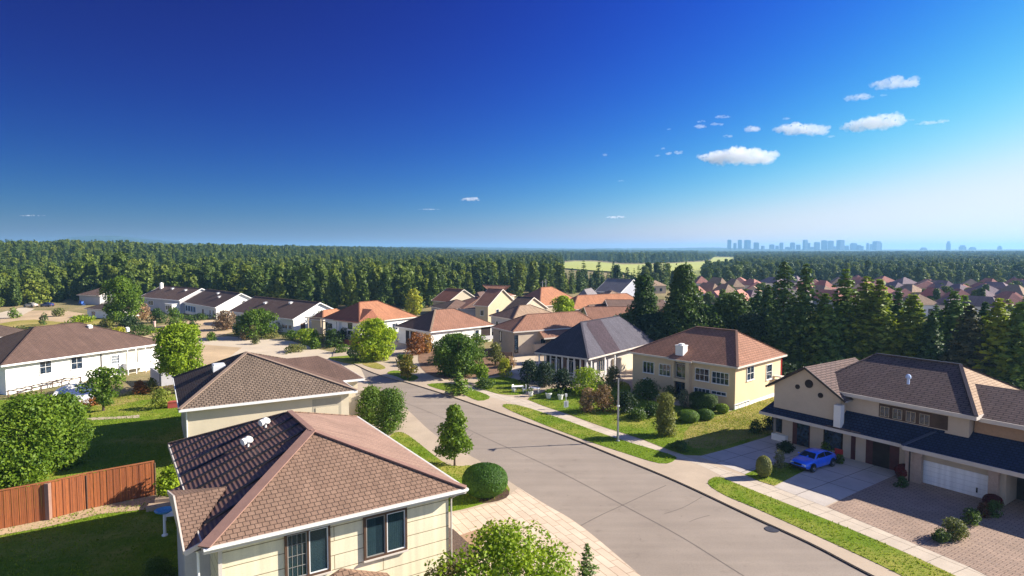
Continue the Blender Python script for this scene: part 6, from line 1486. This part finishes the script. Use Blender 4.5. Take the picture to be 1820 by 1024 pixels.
# parked cars by the left houses (partly seen)
# ---------------------------------------------------------------- car builder
def mk_paint(name, col):
    if name in MATS: return MATS[name]
    m, t, b, o = nt(name); b.inputs['Base Color'].default_value = (*col, 1); b.inputs['Metallic'].default_value = .1; b.inputs['Roughness'].default_value = .3; b.inputs['Coat Weight'].default_value = 1; b.inputs['Coat Roughness'].default_value = .05
    n = N(t, 'ShaderNodeTexNoise', Scale=2, Detail=5); t.links.new(coords(t), n.inputs[0]); c = mixc(t, ramp(t, n.outputs[0], .3, .7), scl(col, .85), scl(col, 1.12)); t.links.new(c, b.inputs['Base Color']); return m
chrome = plain('chrome', (.7, .7, .72), .05, 3, .15, 0, 1.0)
rubber = plain('tyre_rubber', (.02, .02, .02), .2, 8, .85, 0)
def car(name, label, pos, rz, col, s=1.0, group=None):
    root = empty(name, pos, rz, label, 'car', group); root.scale = (s, s, s)
    paint = mk_paint(name + '_paint_%d' % int(col[2] * 1000), col); L = 2.15
    # x forward; sections: (x, belt half width, sill z, belt z, roof half width or None, roof z)
    xs = [-2.12, -2.05, -1.75, -1.3, -.8, -.3, .2, .62, .95, 1.3, 1.7, 2.02, 2.14]
    hw = [.58, .70, .80, .84, .855, .86, .86, .85, .84, .82, .78, .70, .58]
    bz = [.72, .84, .90, .93, .94, .94, .93, .92, .90, .86, .80, .72, .62]
    lz = [.38, .30, .24, .22, .21, .21, .21, .21, .22, .23, .26, .32, .40]
    mb = MB(); rings = []
    for x, h, b_, l in zip(xs, hw, bz, lz):
        m_ = (b_ + l) / 2
        rings.append([(x, -h * .88, l), (x, -h * 1.0, l + .1), (x, -h * 1.02, m_), (x, -h * .97, b_ - .06), (x, -h * .86, b_), (x, -h * .4, b_ + .025), (x, h * .4, b_ + .025), (x, h * .86, b_), (x, h * .97, b_ - .06), (x, h * 1.02, m_), (x, h, l + .1), (x, h * .88, l)])
    for r0_, r1_ in zip(rings, rings[1:]):
        k_ = len(r0_)
        for i in range(k_): mb.face([r0_[i], r1_[i], r1_[(i + 1) % k_], r0_[(i + 1) % k_]])
    mb.face(rings[0]); mb.face(rings[-1][::-1])
    body = mb.build('body', paint, root, True, True)
    # cabin: fastback roofline
    cab = [(-1.98, .66, .90, .60, .93), (-1.45, .74, .93, .58, 1.14), (-.95, .77, .94, .57, 1.30), (-.35, .78, .94, .57, 1.37), (.12, .78, .93, .57, 1.36), (.42, .78, .92, .58, 1.27), (.95, .75, .90, .66, .93)]
    mb = MB(); rr_ = []
    for x, bw, b_, rw, rz_ in cab: rr_.append([(x, -bw, b_ - .03), (x, -bw * .97, b_ + .02), (x, -rw * 1.02, rz_ - .05), (x, -rw * .9, rz_), (x, 0, rz_ + .025), (x, rw * .9, rz_), (x, rw * 1.02, rz_ - .05), (x, bw * .97, b_ + .02), (x, bw, b_ - .03)])
    for a_, b_ in zip(rr_, rr_[1:]):
        for i in range(8): mb.face([a_[i], b_[i], b_[i + 1], a_[i + 1]])
    mb.face(rr_[0]); mb.face(rr_[-1][::-1])
    mb.build('cabin', paint, root, True, True)
    wg = glassy('car_glass', (.012, .015, .03), .04, .2)
    def pane(nm, p4, n_):
        n_ = Vector(n_) * .012; mb = MB(); q = [Vector(p) + n_ for p in p4]; mb.face(q); mb.face([Vector(p) - n_ * .3 for p in p4][::-1])
        for i in range(len(q)): mb.face([q[i], Vector(p4[i]) - n_ * .3, Vector(p4[(i + 1) % len(q)]) - n_ * .3, q[(i + 1) % len(q)]])
        return mb.build(nm, wg, root)
    pane('windscreen', [(.92, -.64, .955), (.92, .64, .955), (.46, .50, 1.265), (.46, -.50, 1.265)], (.5, 0, .8))
    pane('rear_window', [(-1.9, .52, .965), (-1.9, -.52, .965), (-1.02, -.48, 1.285), (-1.02, .48, 1.285)], (-.4, 0, .9))
    for sgn in (-1, 1):
        o1 = [(.78, sgn * .745, .985), (.40, sgn * .61, 1.235), (-.36, sgn * .605, 1.315), (-.36, sgn * .765, .985)]; o2 = [(-.46, sgn * .765, .985), (-.46, sgn * .605, 1.31), (-.95, sgn * .61, 1.24), (-1.5, sgn * .725, .99)]
        for q in (o1, o2): pane('side_window', q if sgn > 0 else q[::-1], (0, sgn * .95, .3))
        MB().beam((1.9, sgn * .77, .66), (-1.9, sgn * .80, .74), .05, .035).build('side_trim', chrome, root)
        MB().lathe([(0, 0), (.05, 0), (.07, .05), (.05, .1), (0, .1)], 8, (.7, sgn * .87, .98)).build('mirror', paint, root)
        for k_, x in enumerate((1.33, -1.32)):
            wh = empty('wheel', (x, sgn * .80, .31)); wh.parent = root; wh.rotation_euler = (R(90), 0, 0)
            MB().lathe([(.19, -.10), (.30, -.10), (.32, -.06), (.32, .06), (.30, .10), (.19, .10), (.19, -.10)], 24).build('tyre', rubber, wh, False)
            ri = MB(); ri.lathe([(0, -.085), (.07, -.09), (.09, -.07), (.17, -.06), (.195, -.095), (.2, -.09), (.2, .09), (.195, .095), (.17, .06), (.09, .07), (.07, .09), (0, .085)], 20)
            ri.build('rim', chrome, wh, True)
            ar = MB(); ar.lathe([(0, 0), (.37, 0), (.37, .03), (0, .03)], 20, (0, 0, 0)); w2 = ar.build('wheel_arch', rubber, root); w2.location = (x, sgn * .853 - (.03 if sgn > 0 else 0) + sgn * .006, .36); w2.rotation_euler = (R(90), 0, 0); w2.location.y = sgn * .862 + .015
        MB().box(2.05, sgn * .52 - .14, .54, 2.13, sgn * .52 + .14, .68).build('headlight', plain('headlamp', (.7, .75, .8), .05, 2, .15, 0), root)
        MB().box(-2.14, sgn * .52 - .14, .62, -2.10, sgn * .52 + .14, .74).build('tail_light', plain('red_lens', (.4, .02, .02), .05, 2, .2, 0), root)
    MB().box(2.08, -.7, .34, 2.2, .7, .46).build('bumper', darktrim, root); MB().box(-2.2, -.7, .36, -2.08, .7, .48).build('bumper', darktrim, root)
    MB().box(2.1, -.34, .54, 2.15, .34, .68).build('grille', black, root); MB().box(-.1, -.62, .1, .1, .62, .2).build('underbody', black, root)
    return root
cf = P(1446, 837, .135); cr_ = P(1481, 826.5, .135)
hd_ = (cf - cr_).normalized(); hd_ = Vector((-.85, -.53, 0)).normalized()
rzc = math.atan2(hd_.y, hd_.x); side = Vector((-hd_.y, hd_.x, 0))   # left side of the car
# visible side faces the viewer's right: the car's left side (+Y local)
cc = cf - hd_ * 1.33 * .82 * 1.0 - side * .8 * .9
car('parked_car', 'bright blue fastback car parked on the driveway among the shrubs', Vector((cc.x, cc.y, .135)), rzc, (.03, .17, .9), 1.12)
obj_t(MB().lathe([(0, 0), (.5, 0), (.5, .02), (0, .02)], 20), 'dark_disc', plain('disc_black', (.05, .05, .06), .2, 6, .6, 0), 'round dark disc on the road near the kerb at the lower right', 'drain cover', P(1372, 941, .016))  # flat dark disc stands for a dark spot on the road
# outdoor things upper left: white parasol / chairs
for k, (u, v) in enumerate(((142, 541), (148, 543))):
    root = empty('garden_chair', P(u, v, 0), k * 1.1, ('blue garden chair in front of the small brown-roofed house, left of two', 'blue garden chair in front of the small brown-roofed house, right of two')[k], 'chair'); bc = plain('blue_plastic', (.05, .15, .5), .1, 2, .5, 0)
    MB().box(-.4, -.4, .5, .4, .4, .58).build('seat', bc, root); MB().box(-.4, .36, .58, .4, .44, 1.4).build('backrest', bc, root)
    for x in (-.35, .35):
        for y_ in (-.35, .35): MB().box(x - .04, y_ - .04, 0, x + .04, y_ + .04, .499).build('leg', bc, root)
car('parked_car', 'dark blue car parked under the trees at the far left', P(84, 545, .05), R(170), (.03, .05, .16), 1.1)
car('parked_car', 'pale silver car parked by the forest edge, left of the dark blue car', P(55, 546, .05), R(165), (.55, .5, .42), 1.2)
sheet('pale_yard', [(0, 556), (40, 546), (62, 549), (40, 560), (10, 566), (-60, 566)], .02, palesand)

# ---------------------------------------------------------------- far red-roofed settlement (right)
def far_house(label, u, v, wpx, D, eh, rise, roof, wall, rz, group):
    p = P(u, v, eh); Wm = wpx * p.y / F; root = empty('far_house', (p.x, p.y, 0), rz, label, 'house', group)
    mb = MB(); z = eh; t = eh + rise; k = D * .45
    a = [(-Wm / 2, 0, z), (Wm / 2, 0, z), (Wm / 2, D, z), (-Wm / 2, D, z)]; r0_ = (-Wm / 2 + k, D / 2, t); r1_ = (Wm / 2 - k, D / 2, t)
    if Wm < D: r0_ = (0, Wm * .45, t); r1_ = (0, D - Wm * .45, t)
    if Wm >= D: mb.face([a[0], a[1], r1_, r0_]); mb.face([a[1], a[2], r1_]); mb.face([a[2], a[3], r0_, r1_]); mb.face([a[3], a[0], r0_])
    else: mb.face([a[0], a[1], r0_]); mb.face([a[1], a[2], r1_, r0_]); mb.face([a[2], a[3], r1_]); mb.face([a[3], a[0], r0_, r1_])
    mb.build('roof', roof, root)
    w_ = MB(); w_.box(-Wm / 2 + .4, .4, -.3, Wm / 2 - .4, D - .4, z + .01); wl_ = w_.build('wall', wall, root)
    for q in (.25, .6): MB().box(-Wm / 2 + Wm * q, .33, 1.0, -Wm / 2 + Wm * q + 1.2, .399, 2.4).build('window', glass, root)
    return root
pinkr = shingle('pink_roof', (.50, .22, .17), (.44, .20, .15), (.25, .13, .1), .6, .4, .03, .15, .01); plumr = shingle('mauve_roof', (.26, .19, .20), (.23, .17, .18), (.15, .11, .12), .6, .4, .03, .15, .01)
tfar = {0: ('pink-red hip roof among the far houses beyond the conifers', 'pink-red roofed houses of the far settlement', pinkr), 1: ('mauve-grey hip roof among the far houses beyond the conifers', 'mauve roofed houses of the far settlement', plumr), 2: ('tan-brown hip roof among the far houses beyond the conifers', 'tan roofed houses of the far settlement', rf_tan)}
rnd3 = random.Random(9)
for u0, u1, rows in ((1250, 1560, (505, 513, 522, 533)), (1548, 1860, (508, 516, 525, 535, 546))):
    for j, v in enumerate(rows):
        u = u0 + (j % 2) * 14
        while u < u1:
            wpx = rnd3.uniform(26, 50) * (v - 444) / 85; k = rnd3.choice([0, 0, 0, 1, 1, 2] if u0 > 1400 else [0, 0, 0, 1, 2]); vv = v + rnd3.uniform(-3, 3) + (-3 if u < 1650 and u0 > 1400 else 0)
            far_house(tfar[k][0], u, vv, wpx, rnd3.uniform(9, 14), 3.6, rnd3.uniform(2.6, 3.8), tfar[k][2], rnd3.choice([white, greyw, tanw]), R(rnd3.uniform(-35, 35)), tfar[k][1]); u += wpx * 1.04 + rnd3.uniform(-4, 12)
far_house('tan roof seen between the two tall trees beyond the grey-roofed house', 1170, 508, 34, 10, 3.6, 2.4, rf_tan, tanw, R(10), None)
far_house('small pale-roofed house at the far left edge in front of the forest', -8, 492, 30, 10, 4, 2.4, rf_tan, white, R(30), None)
tgrp = 'small trees between the far red-roofed houses'
for k in range(64):
    u = rnd3.choice([rnd3.uniform(1250, 1380), rnd3.uniform(1560, 1830), rnd3.uniform(1560, 1830)]); v = rnd3.uniform(528, 560); p = P(u, v, 0)
    s = rnd3.uniform(.3, .5); r_ = dup(protos[rnd3.choice([0, 4, 1])][0], (p.x, p.y, 0), rnd3.uniform(0, 6), (s, s, s), 'small dark tree standing between the far red-roofed houses', tgrp)
for k in range(34):
    u = 1235 + k * 19 + rnd3.uniform(-6, 6); v = rnd3.uniform(500, 512); p = P(u, v, 0)
    if 1400 < u < 1545: continue
    s = rnd3.uniform(.55, .8); dup(protos[rnd3.choice([0, 4, 0])][0], (p.x, p.y, 0), rnd3.uniform(0, 6), (s, s, s), 'round tree at the far side of the red-roofed settlement, in front of the woods', 'round trees behind the far red-roofed houses')

# ---------------------------------------------------------------- field, hills, skyline
fieldm = plain('meadow', (.40, .42, .10), .10, .02, .95, 0, fine=.4)
FP = [(985, 465), (1002, 464.5), (1022, 462.5), (1058, 463), (1108, 467.5), (1159, 467), (1210, 465), (1261, 462.5), (1268, 456.5), (1306, 456.5), (1290, 467), (1262, 480), (1310, 482), (1310, 498), (1180, 500), (1140, 492), (1108, 480), (1037, 476), (985, 472)]
def fpt(u, v):
    p = P(u, v, 3.0); return Vector((p.x, p.y, 0))
o_, FP3 = sheet('field', None, .5, fieldm, pts=[fpt(*q) for q in FP])
for vx in o_.data.vertices: vx.co.z = max(terrain(vx.co.x, vx.co.y), 0) + 1.2
o_, _ = sheet('field', None, .5, fieldm, pts=[fpt(*q) for q in ((1112, 453.6), (1120, 452), (1150, 452), (1158, 453.8))])
for vx in o_.data.vertices: vx.co.z = terrain(vx.co.x, vx.co.y) + 6
hillm = plain('wooded_hill', (.028, .052, .024), .35, .004, .95, 0, fine=.05)
def hills():
    V = []; Fc = []; na, nr = 420, 90; rad = [2300 * (9800 / 2300) ** (j / (nr - 1)) for j in range(nr)]
    for j, r in enumerate(rad):
        for i in range(na):
            a = R(-52) + R(104) * i / (na - 1); x = r * math.sin(a); y_ = r * math.cos(a); u = CU + F * math.tan(a)
            h = 10 + 5 * noise.noise(Vector((x * .012, y_ * .012, 0))) + 3.5 * noise.noise(Vector((x * .05, y_ * .05, 3)))
            h += 12 * sstep(2300, 4500, r) * (.5 + noise.noise(Vector((x * .0011, y_ * .0011, 5))))
            h += 20 * sstep(4500, 7500, r) * (.7 + .6 * noise.noise(Vector((x * .0007, y_ * .0007, 9))))
            # long blue hill on the left
            h += 98 * sstep(5200, 6600, r) * max(0, math.exp(-((u - 175) / 120.0) ** 2)) + 50 * sstep(5200, 6600, r) * math.exp(-((u - 380) / 190.0) ** 2)
            h += 16 * sstep(5200, 6600, r) * math.exp(-((u - 780) / 120.0) ** 2)
            h *= (1 - .35 * sstep(1250, 1400, u))
            h = max(h, 1) if j else -4
            V.append((x, y_, h))
    for j in range(nr - 1):
        for i in range(na - 1): a = j * na + i; Fc.append((a, a + 1, a + na + 1, a + na))
    me = bpy.data.meshes.new('hills'); me.from_pydata(V, [], Fc); me.materials.append(hillm); o = bpy.data.objects.new('hills', me); C.objects.link(o); o['kind'] = 'structure'
hills()
Zs = lambda x, y: (1240 + x / 5.6875, 410 + y / 5.68)
tower_m = plain('tower_facade', (.15, .19, .25), .08, .02, .6, 0, fine=.1)
tower_m2 = shingle('tower_windows', (.13, .17, .23), (.11, .15, .20), (.2, .24, .3), 4, 3.6, .9, .05, .0)
tow = [(293, 336, 92, 'square tower at the left end of the distant skyline'), (358, 385, 126, 'short tower between the first two tall towers of the skyline'), (400, 441, 92, 'second tall tower from the left in the distant skyline'), (470, 524, 94, 'third tall tower from the left, widest of the first group'), (562, 612, 120, 'lower square tower right of the first three tall towers'),
    (640, 668, 154, 'small low block after the first group of towers'), (722, 766, 140, 'low wide block left of the slim tower'), (780, 815, 152, 'low block touching the slim tower'), (824, 855, 122, 'slim tower standing alone in the middle gap of the skyline'), (878, 925, 165, 'low long block in the middle of the skyline'), (932, 972, 120, 'mid-height tower left of the tallest central tower'), (990, 1030, 142, 'low tower beside the tallest central tower'),
    (1060, 1098, 92, 'tallest central tower of the skyline'), (1100, 1128, 124, 'lower tower attached right of the tallest central tower'), (1128, 1172, 165, 'low block right of the central tower'), (1176, 1222, 116, 'square tower right of the central group'), (1245, 1300, 98, 'tall slanted tower in the right half of the skyline'), (1315, 1360, 101, 'tall tower with a sloping top right of the slanted tower'), (1362, 1400, 160, 'low block before the widest right tower'), (1405, 1466, 94, 'widest tall tower in the right half of the skyline'),
    (1470, 1515, 152, 'low block directly right of the widest tower'), (1535, 1600, 127, 'broad mid-height block near the right end of the skyline'), (1602, 1640, 146, 'low block right of the broad block'), (1640, 1668, 156, 'lowest block between the broad block and the last group'), (1700, 1722, 126, 'thin tower left of the last group of the skyline'), (1735, 1768, 136, 'mid tower in the last group of the skyline'), (1770, 1830, 106, 'stepped tower group at the right end of the skyline'), (1824, 1850, 122, 'last tower at the right end of the skyline')]
for k, (x0, x1, yt, lab) in enumerate(tow):
    u0, vt = Zs(x0, yt); u1, _ = Zs(x1, yt); D_ = 5600 + (k * 137) % 500; Wm = (u1 - u0) * D_ / F; xc = ((u0 + u1) / 2 - CU) / F * D_
    top = height_to(Vector((xc, D_, 0)), vt); root = empty('tower', (xc, D_, 0), R((k * 23) % 40 - 20), lab, 'tower', 'towers of the distant skyline')
    k2 = .86; mb = MB(); mb.box(-Wm / 2 * k2, -Wm / 2 * k2, 0, Wm / 2 * k2, Wm / 2 * k2, top * .97); mb.build('facade', tower_m2, root)
    mb = MB(); mb.box(-Wm * .3, -Wm * .3, top * .97, Wm * .3, Wm * .3, top); mb.build('roof_plant', tower_m, root)
for u, vt, wp, lab in ((1684, 429, 5, 'lone distant tower right of the skyline'), (1709, 436, 8, 'low distant block right of the lone tower'), (1775, 437, 5, 'small distant tower near the right edge of the horizon'), (1727, 439, 8, 'very low distant block between the lone tower and the right edge'), (1640, 440, 8, 'very low distant block left of the lone tower')):
    D_ = 6000; xc = (u - CU) / F * D_; Wm = wp * D_ / F; top = height_to(Vector((xc, D_, 0)), vt); root = empty('tower', (xc, D_, 0), 0, lab, 'tower', 'towers of the distant skyline')
    MB().box(-Wm / 2, -Wm / 2, 0, Wm / 2, Wm / 2, top * .8).build('facade', tower_m2, root); MB().box(-Wm / 3, -Wm / 3, top * .8, Wm / 3, Wm / 3, top).build('upper_block', tower_m, root)

# ---------------------------------------------------------------- clouds
def mk_cloud():
    m = bpy.data.materials.new('cloud_vapour'); m.use_nodes = True; t = m.node_tree; t.nodes.clear(); o = t.nodes.new('ShaderNodeOutputMaterial'); pv = t.nodes.new('ShaderNodeVolumePrincipled')
    pv.inputs['Color'].default_value = (1, 1, 1, 1); pv.inputs['Density'].default_value = .008; pv.inputs['Anisotropy'].default_value = .0; t.links.new(pv.outputs[0], o.inputs['Volume']); return m
cm_ = mk_cloud()
def cloud(label, u, v, wpx, hpx, tilt=0, seed=1, group=None, alt=None):
    el = (V0 - v) / F; D_ = min(17000, 880 / el); x = (u - CU) / F * D_; z = CAMH + el * D_; Wm = wpx * D_ / F; Hm = hpx * D_ / F; rnd_ = random.Random(seed)
    import bmesh
    bm = bmesh.new(); n = 12 + int(wpx / 1.4)
    for k in range(n):
        t = rnd_.uniform(-1, 1); env = (1 - t * t) ** .6; r = Hm * .42 * (.22 + .7 * env) * rnd_.uniform(.35, 1.1); cx = t * Wm * .47; cz = tilt * t * Hm * .5 + rnd_.uniform(-.2, .45) * Hm * env * .8
        g = bmesh.ops.create_icosphere(bm, subdivisions=3, radius=1); sx = r * rnd_.uniform(1.0, 2.0)
        for q in g['verts']:
            d = q.co.copy(); f = 1 + .34 * noise.noise(d * 1.7 + Vector((k, seed, 0))) + .26 * noise.noise(d * 4 + Vector((k, 0, seed)))
            q.co = Vector((cx + d.x * sx * f, rnd_.random() * 0 + d.y * sx * f + (k % 5 - 2) * r * .5, cz + d.z * (1 if d.z > 0 else .75) * r * f * .8))
    me = bpy.data.meshes.new('cloud'); bm.to_mesh(me); bm.free(); me.materials.append(cm_); me.polygons.foreach_set('use_smooth', [True] * len(me.polygons))
    o = bpy.data.objects.new('cloud', me); C.objects.link(o); o.location = (x, D_, z); tag(o, label, 'cloud', group)
    rm = o.modifiers.new('remesh', 'REMESH'); rm.mode = 'VOXEL'; rm.voxel_size = max(Hm / 30, Wm / 170)
    tx = bpy.data.textures.new('cloud_noise', 'CLOUDS'); tx.noise_scale = Hm * .3; tx.noise_depth = 5; dm = o.modifiers.new('billow', 'DISPLACE'); dm.texture = tx; dm.strength = Hm * .62; dm.mid_level = .52; dm.texture_coords = 'LOCAL'
cl_list = [(1305, 283, 140, 31, .0, 'largest white cloud, lowest of the big ones'), (1418, 236, 96, 22, -.2, 'white puffy cloud upper right of the largest one'), (1545, 225, 112, 26, .5, 'long tilted white cloud in the upper right sky'), (1646, 222, 66, 8, .9, 'thin streak of cloud at the right end of the row'),
    (1580, 156, 80, 22, .1, 'topmost white cloud in the upper right sky'), (1516, 180, 52, 13, .3, 'small cloud just left below the topmost cloud'), (1331, 234, 30, 12, 0, 'small round cloud left of the puffy one')]
for k, (u, v, w_, h_, t_, lab) in enumerate(cl_list): cloud(lab, u, v, w_, h_, t_, 20 + k)
for k, (u, v, w_, h_) in enumerate(((1559, 175, 12, 5), (1240, 229, 20, 8), (1242, 220, 16, 5), (1280, 212, 30, 7), (1269, 225, 24, 6), (1288, 246, 18, 7), (1391, 215, 14, 5), (1202, 274, 16, 7), (1185, 276, 9, 6), (1176, 267, 7, 4), (1166, 279, 11, 4), (1185, 233, 8, 4), (1073, 278, 10, 4), (1102, 323, 12, 3), (1470, 246, 16, 5), (1610, 217, 14, 4))):
    cloud('tiny scrap of white cloud in the right half of the sky', u, v, w_, h_, .1, 60 + k, 'tiny scraps of cloud')
for u, v, w_, h_, lab in ((837, 356, 36, 8, 'small low cloud left of the middle of the sky'), (763, 373, 42, 3, 'faint thin cloud below left of the small low cloud'), (1093, 387, 38, 5, 'small low cloud right of the middle, just above the horizon'), (62, 384, 50, 3, 'faint pinkish streak of cloud low at the left')): cloud(lab, u, v, w_, h_, 0, int(u))

# ---------------------------------------------------------------- haze
HAZE = 1.4e-4
m = bpy.data.materials.new('haze_air'); m.use_nodes = True; t = m.node_tree; t.nodes.clear(); o_ = t.nodes.new('ShaderNodeOutputMaterial'); pv = t.nodes.new('ShaderNodeVolumePrincipled')
pv.inputs['Color'].default_value = (.30, .62, 1.0, 1); pv.inputs['Density'].default_value = HAZE; pv.inputs['Anisotropy'].default_value = .2; t.links.new(pv.outputs[0], o_.inputs['Volume'])
hz = MB().box(-12000, -600, -6, 12000, 12000, 122).build('haze', m); tag(hz, 'thin pale blue air between the viewer and the horizon', 'haze', kind='stuff')
